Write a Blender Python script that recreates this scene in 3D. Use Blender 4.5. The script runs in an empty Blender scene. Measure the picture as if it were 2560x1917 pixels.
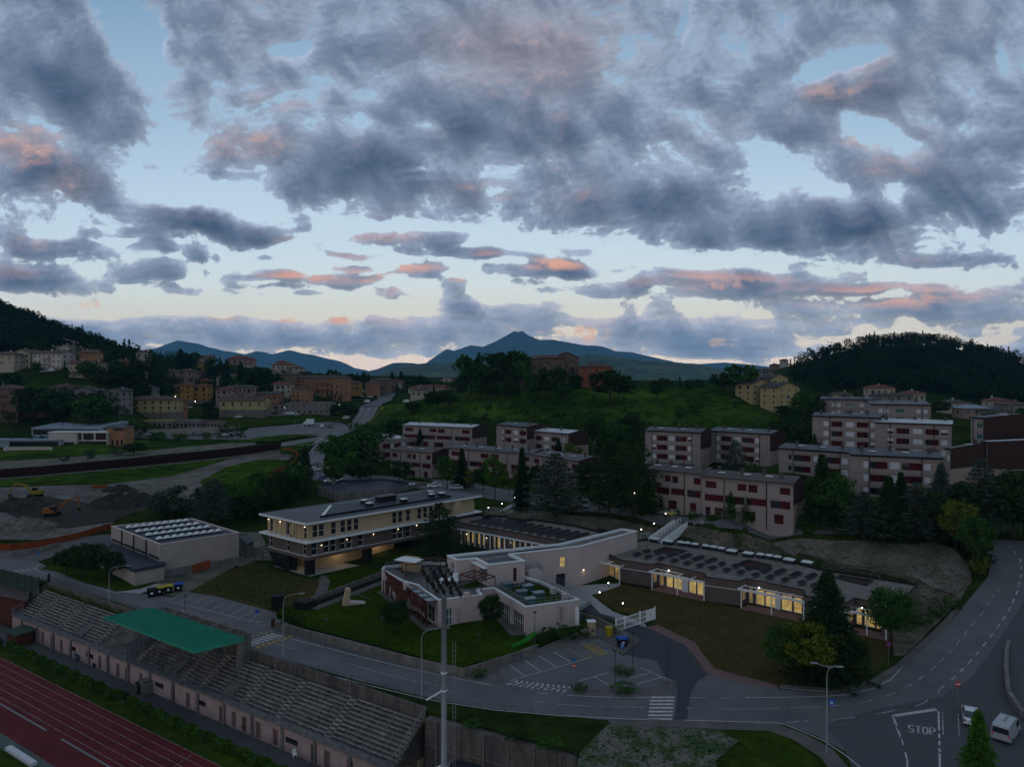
import bpy, bmesh, math, random
import numpy as np
from mathutils import Vector, Matrix, geometry
R=math.radians
SC=bpy.context.scene
COL=SC.collection
F=1775.0; CX=1280.0; HY=940.0; CZ=40.0
# ---------------- camera
cam=bpy.data.cameras.new('camera'); co=bpy.data.objects.new('camera',cam); COL.objects.link(co)
co.location=(0,0,CZ); co.rotation_euler=(R(90),0,0)
cam.sensor_width=36.0; cam.lens=36.0*F/2560.0; cam.shift_y=-(958.5-HY)/2560.0
cam.clip_start=0.5; cam.clip_end=60000
SC.camera=co
SC.render.engine='CYCLES'
SC.view_settings.view_transform='Standard'; SC.view_settings.look='None'
SC.view_settings.exposure=0.15; SC.view_settings.gamma=1.0
# ---------------- world: dusk sky with broken cloud deck
def build_world():
    w=bpy.data.worlds.new('World'); SC.world=w; w.use_nodes=True
    nt=w.node_tree; nt.nodes.clear(); L=nt.links
    class G:
        def __init__(s,t): s.t=t
        def n(s,ty,**k):
            x=s.t.nodes.new(ty)
            for a,b in k.items(): setattr(x,a,b)
            return x
        def put(s,sock,v):
            if isinstance(v,bpy.types.NodeSocket): s.t.links.new(v,sock)
            else: sock.default_value=v
        def m(s,op,a,b=0.0,c=None,clamp=False):
            x=s.n('ShaderNodeMath',operation=op,use_clamp=clamp); s.put(x.inputs[0],a); s.put(x.inputs[1],b)
            if c is not None: s.put(x.inputs[2],c)
            return x.outputs[0]
        def v(s,op,a,b=None):
            x=s.n('ShaderNodeVectorMath',operation=op); s.put(x.inputs[0],a)
            if b is not None: s.put(x.inputs[1],b)
            return x.outputs['Value'] if op in('LENGTH','DOT_PRODUCT') else x.outputs[0]
        def comb(s,x,y,z=0.0):
            c=s.n('ShaderNodeCombineXYZ'); s.put(c.inputs[0],x); s.put(c.inputs[1],y); s.put(c.inputs[2],z); return c.outputs[0]
        def noise(s,vec,scale,det=5,rough=.55,color=False,dist=0.0):
            x=s.n('ShaderNodeTexNoise'); s.put(x.inputs['Vector'],vec); x.inputs['Scale'].default_value=scale
            x.inputs['Detail'].default_value=det; x.inputs['Roughness'].default_value=rough; x.inputs['Distortion'].default_value=dist
            return x.outputs['Color'] if color else x.outputs[0]
        def ss(s,val,a,b,t0=0.0,t1=1.0):
            x=s.n('ShaderNodeMapRange',interpolation_type='SMOOTHSTEP'); s.put(x.inputs[0],val)
            for i,q in enumerate((a,b,t0,t1)): x.inputs[i+1].default_value=q
            return x.outputs[0]
        def ramp(s,val,stops):
            x=s.n('ShaderNodeValToRGB'); s.put(x.inputs[0],val); e=x.color_ramp.elements
            while len(e)<len(stops): e.new(0.5)
            for i,(p,c) in enumerate(stops):
                e[i].position=p; e[i].color=(*[((q/255)**2.2) for q in c],1) if not isinstance(c,float) else (c,c,c,1)
            return x.outputs[0]
        def mix(s,f,a,b):
            x=s.n('ShaderNodeMix',data_type='RGBA'); s.put(x.inputs[0],f); s.put(x.inputs[6],a); s.put(x.inputs[7],b); return x.outputs[2]
    # ---- sky position: x right / y down in units of 1/1775 of the tangent, y=940 is the horizon
    def fieldgroup(E,name):
        gt=bpy.data.node_groups.new(name,'ShaderNodeTree')
        gt.interface.new_socket('P',in_out='INPUT',socket_type='NodeSocketVector')
        gt.interface.new_socket('D',in_out='OUTPUT',socket_type='NodeSocketFloat')
        g=G(gt); gi=g.n('NodeGroupInput'); go=g.n('NodeGroupOutput'); P=gi.outputs[0]
        wz=g.noise(P,1/170,1,.4,True); wz=g.v('SUBTRACT',wz,(.5,.5,.5)); wz=g.v('MULTIPLY',wz,(125,62,0)); Pw=g.v('ADD',P,wz)
        sp=g.n('ShaderNodeSeparateXYZ'); g.put(sp.inputs[0],P)
        vv=g.m('SUBTRACT',940.0,sp.outputs[1]); vv=g.m('MAXIMUM',vv,0.0); vv=g.m('DIVIDE',vv,1775.0); vv=g.m('ADD',vv,0.16)
        uu=g.m('DIVIDE',g.m('SUBTRACT',sp.outputs[0],1280.0),1775.0)
        cp=g.comb(g.m('DIVIDE',uu,vv),g.m('DIVIDE',1.25,vv),0.0)
        n1=g.noise(cp,1.9,5,.55)
        d=g.m('MULTIPLY',g.m('SUBTRACT',n1,.5),1.35)
        st=g.v('MULTIPLY',Pw,(1.0,1.35,1.0))
        n2=g.noise(st,1/100,8,.66)
        k2=g.ss(sp.outputs[1],200.0,600.0,2.15,2.5)
        d=g.m('ADD',d,g.m('MULTIPLY',g.m('SUBTRACT',n2,.5),k2))
        bias=g.n('ShaderNodeFloatCurve'); cm=bias.mapping; cv=cm.curves[0]
        yy=g.m('DIVIDE',sp.outputs[1],1000.0,clamp=True); g.put(bias.inputs[1],yy)
        pts=[(0,.86),(.25,.80),(.45,.74),(.54,.54),(.60,.34),(.75,.27),(.785,.34),(.825,.78),(.88,.74),(.905,.36),(1,.3)]
        while len(cv.points)<len(pts): cv.points.new(.5,.5)
        for i,(p,q) in enumerate(pts): cv.points[i].location=(p,q); cv.points[i].handle_type='AUTO'
        cm.update()
        d=g.m('ADD',d,bias.outputs[0])
        sw=g.n('ShaderNodeSeparateXYZ'); g.put(sw.inputs[0],Pw)
        S=g.comb(sw.outputs[0],sw.outputs[1],d)   # running state: position + density so far
        for (cx,cy,rx,ry,rot,am) in E:
            mp=g.n('ShaderNodeMapping',vector_type='TEXTURE'); g.put(mp.inputs[0],S)
            mp.inputs['Location'].default_value=(cx,cy,0); mp.inputs['Rotation'].default_value=(0,0,R(rot)); mp.inputs['Scale'].default_value=(rx,ry,1e6)
            S=g.v('ADD',S,g.comb(0.0,0.0,g.ss(g.v('LENGTH',mp.outputs[0]),1.0,.1,0.0,am)))
        so_=g.n('ShaderNodeSeparateXYZ'); g.put(so_.inputs[0],S)
        g.put(go.inputs[0],so_.outputs[2])
        return gt
    g=G(nt)
    tc=g.n('ShaderNodeTexCoord'); sp=g.n('ShaderNodeSeparateXYZ'); g.put(sp.inputs[0],tc.outputs['Generated'])
    dy=g.m('MAXIMUM',g.m('ABSOLUTE',sp.outputs[1]),0.12)
    px=g.m('MULTIPLY_ADD',g.m('DIVIDE',sp.outputs[0],dy),1775.0,1280.0)
    py=g.m('MULTIPLY_ADD',g.m('DIVIDE',sp.outputs[2],dy),-1775.0,940.0)
    P=g.comb(px,py,0.0)
    yn=g.m('DIVIDE',py,1000.0,clamp=True)
    CLEAR=[(0,(126,158,188)),(.3,(160,188,212)),(.5,(188,211,229)),(.62,(202,222,234)),(.72,(222,232,230)),(.80,(238,232,214)),(.87,(250,232,208)),(.92,(240,218,200)),(1,(140,150,165))]
    def shade(E,W,GL,name):
        gt=bpy.data.node_groups.new(name+'_shade','ShaderNodeTree')
        gt.interface.new_socket('P',in_out='INPUT',socket_type='NodeSocketVector')
        gt.interface.new_socket('C',in_out='OUTPUT',socket_type='NodeSocketColor')
        g=G(gt); gi=g.n('NodeGroupInput'); go=g.n('NodeGroupOutput'); P=gi.outputs[0]
        sp=g.n('ShaderNodeSeparateXYZ'); g.put(sp.inputs[0],P); px,py=sp.outputs[0],sp.outputs[1]
        yn=g.m('DIVIDE',py,1000.0,clamp=True)
        fg=fieldgroup(E,name)
        def fld(vec):
            x=g.n('ShaderNodeGroup',node_tree=fg); g.put(x.inputs[0],vec); return x.outputs[0]
        D=fld(P); Dl=fld(g.v('ADD',P,(-12,-20,0)))
        alpha=g.ss(D,.46,.68)
        clear=g.ramp(yn,CLEAR)
        thick=g.ss(D,.45,1.75)
        low=g.ss(py,640.0,820.0)
        body=g.ramp(thick,[(0,(156,172,194)),(.32,(116,132,154)),(1,(70,87,110))])
        bank=g.ramp(thick,[(0,(190,192,200)),(.4,(152,163,181)),(1,(108,126,152))])
        body=g.mix(low,body,bank)
        wn=g.noise(P,1/420,2,.5); wm=g.ss(wn,.50,.66,0,.22)
        S=g.comb(px,py,wm)
        for (cx,cy,rx,ry,am) in W:
            q=g.v('LENGTH',g.v('MULTIPLY',g.v('SUBTRACT',S,(cx,cy,0)),(1/rx,1/ry,0)))
            S=g.v('ADD',S,g.comb(0.0,0.0,g.ss(q,1.0,.1,0.0,am)))
        so_=g.n('ShaderNodeSeparateXYZ'); g.put(so_.inputs[0],S); wm=so_.outputs[2]
        wm=g.m('MULTIPLY',wm,1.0,clamp=True)
        body=g.mix(g.m('MULTIPLY',wm,g.ss(D,1.7,.8,.1,.6)),body,(.36,.25,.25,1))
        lit=g.m('SUBTRACT',D,Dl)
        litm=g.ss(lit,.0,.62)
        lw=g.m('ADD',g.m('MULTIPLY',wm,.9),.05,clamp=True)
        litc=g.ramp(yn,[(0,(176,160,162)),(.3,(212,168,150)),(.6,(232,168,142)),(.85,(255,186,150)),(1,(240,170,140))])
        soft=g.ss(lit,-.5,.6,.76,1.28)
        bs=g.n('ShaderNodeVectorMath',operation='SCALE'); g.put(bs.inputs[0],body); g.put(bs.inputs['Scale'],soft)
        cl=g.mix(g.m('MULTIPLY',litm,lw),bs.outputs[0],litc)
        col=g.mix(alpha,clear,cl)
        if GL:
            S=g.comb(px,py,0.0)
            for (cx,cy,rx,ry,am) in GL:
                q=g.v('LENGTH',g.v('MULTIPLY',g.v('SUBTRACT',S,(cx,cy,0)),(1/rx,1/ry,0)))
                S=g.v('ADD',S,g.comb(0.0,0.0,g.ss(q,1.0,.2,0.0,am)))
            so_=g.n('ShaderNodeSeparateXYZ'); g.put(so_.inputs[0],S)
            f=g.m('MULTIPLY',so_.outputs[2],g.ss(g.noise(P,1/24,4,.6),.42,.6),clamp=True)
            col=g.mix(f,col,(.88,.54,.36,1))
        hb=g.n('ShaderNodeVectorMath',operation='SCALE'); g.put(hb.inputs[0],col); g.put(hb.inputs['Scale'],g.ss(py,760.0,935.0,1.0,1.45)); g.put(go.inputs[0],hb.outputs[0])
        return gt
    def bgnode(col):
        bg=g.n('ShaderNodeBackground'); g.put(bg.inputs[0],col); bg.inputs[1].default_value=SKY_STR; return bg.outputs[0]
    def msh(f,a,b):
        x=g.n('ShaderNodeMixShader'); g.put(x.inputs[0],f); g.put(x.inputs[1],a); g.put(x.inputs[2],b); return x.outputs[0]
    XS=[-1e9,560,1130,1700,2200,1e9]; YS=[-1e9,290,540,690,800,1e9]
    rows=[]
    for j in range(len(YS)-1):
        cells=[]
        for i in range(len(XS)-1):
            def hit(cx,cy,rx,ry,rot,mx,my):
                c,s_=abs(math.cos(R(rot))),abs(math.sin(R(rot))); ex=rx*c+ry*s_+mx; ey=rx*s_+ry*c+my
                return cx+ex>XS[i] and cx-ex<XS[i+1] and cy+ey>YS[j] and cy-ey<YS[j+1]
            E=[e for e in SKY_E if hit(*e[:5],112,70)]; W=[e for e in SKY_W if hit(*e[:4],0,5,5)]; GL=[e for e in SKY_G if hit(*e[:4],0,5,5)]
            x=g.n('ShaderNodeGroup',node_tree=shade(E,W,GL,'clouds')); g.put(x.inputs[0],P); cells.append(bgnode(x.outputs[0]))
        acc=cells[0]
        for i in range(1,len(cells)): acc=msh(g.m('GREATER_THAN',px,float(XS[i])),acc,cells[i])
        rows.append(acc)
    front=rows[0]
    for j in range(1,len(rows)): front=msh(g.m('GREATER_THAN',py,float(YS[j])),front,rows[j])
    # the rest of the sky dome (behind, overhead, beyond the sides): plainer broken cloud over a Nishita dusk sky
    nis=g.n('ShaderNodeTexSky',sky_type='NISHITA'); nis.sun_disc=False; nis.sun_elevation=R(0.6); nis.sun_rotation=R(-118)
    nb=g.n('ShaderNodeVectorMath',operation='SCALE'); g.put(nb.inputs[0],nis.outputs[0]); nb.inputs['Scale'].default_value=.05
    sn=g.noise(tc.outputs['Generated'],3.2,4,.6)
    rest=g.mix(g.ss(sn,.40,.56,.15,.9),g.v('ADD',g.ramp(yn,CLEAR),nb.outputs[0]),(.265,.275,.305,1))
    inf=g.m('MULTIPLY',g.m('GREATER_THAN',sp.outputs[1],0.12),g.m('MULTIPLY',g.m('LESS_THAN',g.m('ABSOLUTE',g.m('SUBTRACT',px,1280.0)),1500.0),g.m('MULTIPLY',g.m('GREATER_THAN',py,-200.0),g.m('LESS_THAN',py,945.0))))
    ou=g.n('ShaderNodeOutputWorld'); g.put(ou.inputs[0],msh(inf,bgnode(rest),front))
    w.cycles.sampling_method='MANUAL'; w.cycles.sample_map_resolution=512
SKY_STR=1.0
SKY_E=[ # cx,cy,rx,ry,rotation,amplitude
 (330,90,110,260,-25,-.85),(420,380,140,120,15,-.5),(470,480,330,62,6,-.75),(110,320,90,22,20,-.4),
 (160,210,300,150,22,.55),(130,440,230,95,15,.55),(260,475,140,60,20,.2),
 (740,112,90,34,0,-.5),(870,225,100,40,10,-.35),(1075,325,60,26,0,-.45),(1060,432,110,14,0,-.4),(1240,480,60,26,0,-.35),
 (1700,40,120,18,-70,-.35),(1500,362,90,30,-20,-.3),(1620,460,60,40,-30,-.4),(900,300,90,50,0,-.2),
 (2090,160,190,42,-18,-.8),(1900,390,80,90,20,-.6),(1990,465,170,60,5,-.7),(2210,340,150,60,25,-.6),(2500,130,30,60,0,-.35),(2310,300,100,30,0,-.3),(2250,470,60,50,0,-.3),
 (900,430,420,120,10,.5),(1250,300,520,170,0,.4),(1500,500,520,90,6,.45),(2150,235,220,60,-8,.5),(2000,340,200,50,8,.3),
 (2130,545,190,62,2,.75),(2420,480,240,150,10,.6),(2000,600,420,48,2,.5),(2250,650,320,26,2,.3),(1750,560,300,70,5,.4),
 (500,562,215,38,8,.95),(650,590,70,30,10,.3),(570,500,120,24,0,-.3),
 (70,612,110,34,5,.6),(60,685,215,52,8,.95),(230,625,110,36,18,.45),(380,628,75,24,8,.7),(370,690,90,34,0,.75),(480,650,46,30,0,.6),(285,722,34,18,0,.5),(450,735,95,17,4,.6),(600,705,34,40,20,.5),
 (755,562,45,26,10,.5),(860,630,64,15,0,.7),(930,595,95,18,5,.55),(1080,590,80,22,-5,.5),(1210,626,140,20,3,.8),
 (700,688,80,17,0,.6),(690,715,50,9,0,.4),(830,700,100,20,-5,.6),(940,690,60,16,-10,.4),(1050,668,85,28,0,.6),(1130,700,60,26,-5,.55),(1150,740,80,34,10,.5),(1250,670,60,20,8,.5),
 (1400,668,120,34,-3,.85),(1480,727,60,20,0,.6),(1370,735,70,12,0,.4),(1590,712,75,32,-5,.6),(1310,712,70,12,0,.35),
 (1850,720,330,46,3,.75),(2250,722,420,18,0,.6),(2420,745,200,18,0,.6),(2350,778,430,30,1,.85),(1850,690,260,18,3,.35),
 (1640,780,34,40,30,.5),(1680,795,34,30,60,.4),(1570,790,26,36,10,.4),(1800,780,90,16,5,.35),(2160,808,60,14,0,.4),
 (280,840,280,60,6,.5),(560,830,260,55,5,.45),(900,840,420,44,0,.35),(1240,805,280,60,0,.55),(1700,830,380,46,0,.6),(1800,870,320,36,0,.5),
 (2250,850,350,50,0,-.6),(2520,885,90,30,0,.4),(60,780,110,30,0,-.4),(340,800,1,1,0,.0),
 (640,765,560,34,2,-.5),(300,545,260,26,5,-.4),(900,560,300,22,0,-.5),(1280,600,200,30,0,-.4),(1700,655,400,16,3,-.4),(2250,690,300,14,0,-.35),(960,640,60,14,0,-.3),(150,650,60,10,0,-.2),(160,612,60,22,0,.4),(250,590,50,16,5,.45),(420,600,40,14,0,.4),(520,690,34,14,0,.45),(660,640,40,12,0,.4),(780,735,44,12,0,.4),(1010,625,50,12,0,.4),(1330,640,50,14,0,.4),(1460,620,60,14,3,.4),(1560,660,60,16,0,.4),(1980,670,70,12,0,.4),(2120,690,60,12,0,.4),(2450,640,90,16,0,.45),(340,585,60,20,5,.4),(545,640,20,16,0,.4),(620,690,40,10,0,.3),(1000,735,80,22,5,.5),(1175,770,60,20,0,.4),(880,665,60,14,5,.4),(1750,760,200,18,0,-.2),(880,902,160,14,4,-.6),(420,872,110,10,0,-.5),(1460,838,90,26,5,-.45),(1780,860,130,14,8,-.3),
]
SKY_W=[(60,360,150,80,.9),(170,455,110,70,.6),(1300,120,420,180,.6),(620,360,200,70,.6),(700,250,150,50,.35),(1180,480,160,50,.3),(2080,240,120,40,.6),(2150,350,90,22,.7),(2200,425,110,40,.4),(1390,660,120,24,.9),(1800,705,300,30,.5),(2200,740,420,40,.6),(1050,665,110,24,.7),(1150,690,60,20,.9),(750,690,150,20,.6),(220,765,110,30,.9),(560,790,60,18,.5),(720,795,50,18,.7),(850,800,50,18,.9),(950,690,120,30,.5),(720,600,60,14,.8),(1220,635,60,15,.3)]
SKY_G=[(1465,835,80,30,1.0),(850,800,36,12,.9),(720,800,28,9,.7),(225,762,44,16,.8),(1380,830,70,10,.7),(880,905,70,14,.5),(1030,895,28,12,.4),(1490,780,1,1,0),(1800,862,50,10,.6),(1790,850,70,8,.5)]
SKY_E=[(a,b,c*1.3,d*1.3,e,f*1.15) if (b>540 and f>0 and b<800) else (a,b,c,d,e,f) for a,b,c,d,e,f in SKY_E]
build_world()
# ---------------- last weak sunlight (sun is at the horizon, behind cloud)
sl=bpy.data.lights.new('sun','SUN'); sl.energy=0.06; sl.angle=R(25); sl.color=(1.0,.78,.62)
so=bpy.data.objects.new('sun',sl); COL.objects.link(so); so.rotation_euler=(R(80),0,R(-62))
# ================= projection helpers (photo position -> real place) =================
def pz(px,py,z=0.0):
    Y=(CZ-z)*F/(py-HY); return Vector(((px-CX)/F*Y,Y,z))
def pd(px,py,Y): return Vector(((px-CX)/F*Y,Y,CZ-(py-HY)/F*Y))
# ================= materials =================
def lin(c): return tuple((q/255.0)**2.2 for q in c)
MATS={}
def mat(name,col,rough=.85,var=.12,scale=.6,col2=None,bump=0.0,spec=.12,metal=0.0,stretch=None,emit=None,fine=None,sharp=False):
    if name in MATS: return MATS[name]
    m=bpy.data.materials.new(name); m.use_nodes=True; nt=m.node_tree; b=nt.nodes['Principled BSDF']
    b.inputs['Roughness'].default_value=rough; b.inputs['Metallic'].default_value=metal; b.inputs['Specular IOR Level'].default_value=spec
    L=nt.links.new; geo=nt.nodes.new('ShaderNodeNewGeometry'); vec=geo.outputs['Position']
    if stretch:
        mp=nt.nodes.new('ShaderNodeVectorMath'); mp.operation='MULTIPLY'; mp.inputs[1].default_value=stretch; L(vec,mp.inputs[0]); vec=mp.outputs[0]
    n=nt.nodes.new('ShaderNodeTexNoise'); n.inputs['Scale'].default_value=scale; n.inputs['Detail'].default_value=5; n.inputs['Roughness'].default_value=.6; L(vec,n.inputs['Vector'])
    c1=tuple(max(q,0) for q in col); c2=col2 if col2 else tuple(q*(1-var*2) for q in col)
    mr=nt.nodes.new('ShaderNodeMapRange'); mr.inputs[1].default_value=.44 if sharp else .34; mr.inputs[2].default_value=.54 if sharp else .66; L(n.outputs[0],mr.inputs[0])
    mx=nt.nodes.new('ShaderNodeMix'); mx.data_type='RGBA'; L(mr.outputs[0],mx.inputs[0]); mx.inputs[6].default_value=(*c2,1); mx.inputs[7].default_value=(*c1,1)
    out=mx.outputs[2]
    if fine:
        n2=nt.nodes.new('ShaderNodeTexNoise'); n2.inputs['Scale'].default_value=fine[0]; n2.inputs['Detail'].default_value=3; L(geo.outputs['Position'],n2.inputs['Vector'])
        mr2=nt.nodes.new('ShaderNodeMapRange'); mr2.inputs[1].default_value=.3; mr2.inputs[2].default_value=.7; mr2.inputs[3].default_value=1-fine[1]; mr2.inputs[4].default_value=1+fine[1]; L(n2.outputs[0],mr2.inputs[0])
        vm=nt.nodes.new('ShaderNodeVectorMath'); vm.operation='SCALE'; L(out,vm.inputs[0]); L(mr2.outputs[0],vm.inputs['Scale']); out=vm.outputs[0]
    L(out,b.inputs['Base Color'])
    if bump:
        bp=nt.nodes.new('ShaderNodeBump'); bp.inputs['Strength'].default_value=bump; bp.inputs['Distance'].default_value=.1
        L((n2 if fine else n).outputs[0],bp.inputs['Height']); L(bp.outputs[0],b.inputs['Normal'])
    if emit and 'interior' in name:   # rooms are unevenly lit
        ms=nt.nodes.new('ShaderNodeMapRange'); ms.inputs[1].default_value=.3; ms.inputs[2].default_value=.7; ms.inputs[3].default_value=emit[1]*.45; ms.inputs[4].default_value=emit[1]*1.45; L(n.outputs[0],ms.inputs[0]); L(ms.outputs[0],b.inputs['Emission Strength']); b.inputs['Emission Color'].default_value=(*emit[0],1); emit=None
    if emit:
        b.inputs['Emission Color'].default_value=(*emit[0],1); b.inputs['Emission Strength'].default_value=emit[1]
    MATS[name]=m; return m
def leafmat(name,c1,c2,scale=.5):
    return mat(name,c1,rough=.95,col2=c2,scale=scale,spec=.0,fine=(2.2,.5))
A_GRASS=(.036,.062,.018)
mats=dict(
 ground=mat('rough_grass',(.026,.044,.009),spec=0.,scale=.05,col2=(.012,.022,.005),fine=(.5,.35),bump=.5),
 meadow=mat('meadow_grass',(.046,.086,.011),spec=0.,scale=.028,col2=(.016,.032,.005),fine=(.25,.5),bump=.5),
 lawn=mat('lawn_grass',(.027,.050,.004),spec=0.,scale=.15,col2=(.018,.033,.004),fine=(1.6,.4),bump=.4),
 lawn2=mat('mown_field',(.034,.060,.007),spec=0.,scale=.08,col2=(.019,.033,.006),fine=(.8,.3)),
 dry=mat('dry_grass_slope',(.130,.115,.085),scale=.25,col2=(.050,.048,.032),fine=(2.5,.5),bump=.6),
 gravel=mat('gravel',(.155,.140,.120),scale=.22,col2=(.052,.058,.038),fine=(4.,.45),bump=.6),
 soil=mat('seeded_soil',(.062,.050,.019),spec=0.,scale=.3,col2=(.042,.038,.013),fine=(2.,.35),bump=.4),
 rubble=mat('overgrown_rubble',(.118,.112,.095),scale=.32,col2=(.036,.060,.020),fine=(4.,.5),bump=.6,sharp=True),
 dirt=mat('site_dirt',(.140,.130,.118),scale=.12,col2=(.050,.045,.038),fine=(.8,.45),bump=.6),
 darkdirt=mat('dark_earth',(.034,.029,.026),scale=.4,col2=(.018,.016,.014),fine=(1.4,.5),bump=.8),
 asphalt=mat('asphalt',(.100,.100,.103),scale=.16,col2=(.062,.066,.072),rough=.75,fine=(3.,.16),spec=.4),
 asphalt_new=mat('new_asphalt',(.040,.043,.055),scale=.3,col2=(.040,.043,.052),rough=.7,fine=(4.,.2)),
 asphalt_dark=mat('dark_asphalt',(.074,.076,.082),scale=.12,col2=(.062,.065,.070),rough=.75,fine=(5.,.15)),
 pave=mat('pavement',(.112,.104,.100),scale=.4,col2=(.078,.074,.070),fine=(4.,.2)),
 kerb=mat('kerb_stone',(.20,.19,.18),var=.1),
 light_pave=mat('pale_concrete_paving',(.26,.265,.27),scale=.8,var=.06,fine=(3.,.07)),
 redpath=mat('red_block_paving',(.150,.090,.088),scale=.8,var=.08,fine=(5.,.15)),
 paint=mat('road_paint',(.44,.45,.44),scale=1.4,col2=(.28,.29,.29),rough=.6),
 paint_worn=mat('worn_road_paint',(.36,.38,.39),scale=2.5,col2=(.13,.135,.14),rough=.7,sharp=True),
 yellow=mat('yellow_road_paint',(.38,.27,.05),scale=1.8,col2=(.22,.16,.05),rough=.6),
 bluep=mat('blue_road_paint',(.10,.25,.45),scale=1.5,var=.2),
 track=mat('red_running_track',(.118,.016,.019),scale=.25,col2=(.078,.013,.015),rough=.8,fine=(6.,.1)),
 track2=mat('grey_green_surround',(.085,.11,.10),scale=.5,var=.1),
 conc=mat('weathered_concrete',(.185,.170,.155),scale=.9,col2=(.095,.09,.085),stretch=(1,1,.25),fine=(3,.15)),
 concd=mat('dark_stained_concrete',(.12,.108,.10),scale=.7,col2=(.055,.05,.048),stretch=(1,1,.2),fine=(2,.2)),
 step=mat('terrace_concrete',(.15,.138,.126),scale=.5,col2=(.055,.052,.05),fine=(2.5,.3)),
 bench=mat('bench_concrete',(.25,.225,.20),scale=.6,col2=(.12,.115,.11),fine=(2.,.3)),
 white=mat('white_metal',(.74,.75,.76),rough=.5,var=.04),
 plaster=mat('pale_plaster',(.46,.385,.375),scale=.5,var=.05),
 plaster2=mat('beige_plaster',(.40,.315,.20),scale=.5,var=.05),
 trim=mat('pale_roof_trim',(.62,.66,.68),rough=.5,var=.04),
 brownw=mat('brown_ribbed_cladding',(.118,.092,.083),scale=.8,var=.06),
 rust=mat('rusted_steel',(.095,.032,.022),scale=1.2,col2=(.048,.018,.014),rough=.8),
 rustdark=mat('dark_rust_wall',(.028,.010,.009),scale=.3,col2=(.018,.007,.006),rough=.9),
 membrane=mat('dark_roof_membrane',(.036,.043,.060),rough=.55,scale=.2,var=.1),
 membrane2=mat('grey_roof_edge',(.055,.068,.080),rough=.5,scale=.3,var=.08),
 roofgravel=mat('gravel_roof',(.185,.166,.150),scale=.5,col2=(.120,.108,.098),fine=(6,.2)),
 blackt=mat('black_trim',(.016,.014,.014),rough=.6),
 panel=mat('solar_panel',(.006,.007,.010),rough=.55,spec=.15),
 glass=mat('dark_window_glass',(.018,.021,.026),rough=.12,spec=.7,var=.2),
 glassp=mat('pale_glass',(.10,.14,.15),rough=.15,spec=.7),
 glassg=mat('greenish_glass',(.055,.13,.13),rough=.12,spec=.8),
 shutter=mat('pale_roller_shutter',(.50,.52,.57),var=.05,scale=2.),
 redp=mat('dark_red_panel',(.085,.014,.016),var=.2,scale=.8),
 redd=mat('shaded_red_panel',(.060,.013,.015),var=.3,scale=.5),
 concblock=mat('grey_ribbed_facade',(.262,.222,.212),scale=.35,var=.05,stretch=(1,1,.4)),
 brownclad=mat('dark_brown_sheeting',(.046,.024,.021),var=.1,scale=.6),
 beigeside=mat('pinkish_beige_render',(.30,.235,.205),var=.08,scale=.4),
 roofbrown=mat('brown_roof_sheet',(.085,.068,.066),var=.12,scale=.5,rough=.6),
 roofgrey=mat('grey_roof_sheet',(.075,.080,.092),var=.1,scale=.5,rough=.5),
 roofpale=mat('pale_roof_sheet',(.42,.45,.49),var=.06,scale=.5,rough=.5),
 tile=mat('brown_roof_tiles',(.105,.068,.058),scale=1.2,var=.2),
 tiler=mat('red_roof_tiles',(.150,.058,.048),scale=1.2,var=.2),
 tileg=mat('grey_roof_tiles',(.070,.066,.066),scale=1.2,var=.2),
 metal=mat('galvanised_steel',(.22,.24,.26),rough=.45,metal=.4,var=.05),
 metald=mat('dark_painted_metal',(.030,.034,.040),rough=.5),
 bark=mat('tree_bark',(.050,.038,.028),var=.25,scale=3.),
 green_roof=mat('green_corrugated_sheet',(.030,.260,.165),rough=.5,var=.06,scale=.4),
 lit=mat('lit_interior',(.5,.4,.2),var=.15,scale=1.0,stretch=(1,1,1.6),emit=((1.0,.66,.20),.27)),
 litdim=mat('dim_lit_interior',(.4,.3,.15),var=.3,scale=1.,emit=((1.0,.62,.2),.10)),
 bulb=mat('lamp_bulb',(1,.9,.7),emit=((1,.80,.48),9.)),
 bulbw=mat('cool_lamp_bulb',(1,.95,.85),emit=((1,.93,.78),6.)),
 black=mat('black_plastic',(.012,.012,.013),rough=.6),
 tyre=mat('tyre_rubber',(.010,.010,.010),rough=.9),
 orange=mat('orange_plastic_mesh',(.22,.050,.014),var=.2,scale=1.5),
 blue=mat('blue_lid',(.015,.07,.30),rough=.4),
 ylid=mat('yellow_lid',(.36,.29,.02),rough=.4),
 gymwall=mat('grey_beige_render',(.31,.275,.26),scale=.4,var=.08),
 plum=mat('pink_render',(.34,.25,.25),var=.1,scale=.8),
)
mats['leaf_dark']=leafmat('dark_foliage',(0.031,0.065,0.018),(0.014,0.031,0.012))
mats['leaf_mid']=leafmat('green_foliage',(0.047,0.112,0.021),(0.021,0.055,0.014))
mats['leaf_bright']=leafmat('bright_green_foliage',(0.060,0.146,0.016),(0.029,0.075,0.013))
mats['leaf_yellow']=leafmat('yellow_green_foliage',(0.117,0.143,0.018),(0.055,0.075,0.013))
mats['leaf_blue']=leafmat('grey_green_needles',(0.072,0.099,0.075),(0.034,0.052,0.043))
mats['leaf_spruce']=leafmat('spruce_needles',(0.026,0.055,0.022),(0.013,0.030,0.013))
mats['leaf_forest']=leafmat('forest_foliage',(0.022,0.044,0.014),(0.009,0.018,0.009),scale=.03)
mats['hedge']=leafmat('hedge_leaves',(0.055,0.117,0.012),(0.026,0.058,0.009))
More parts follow.
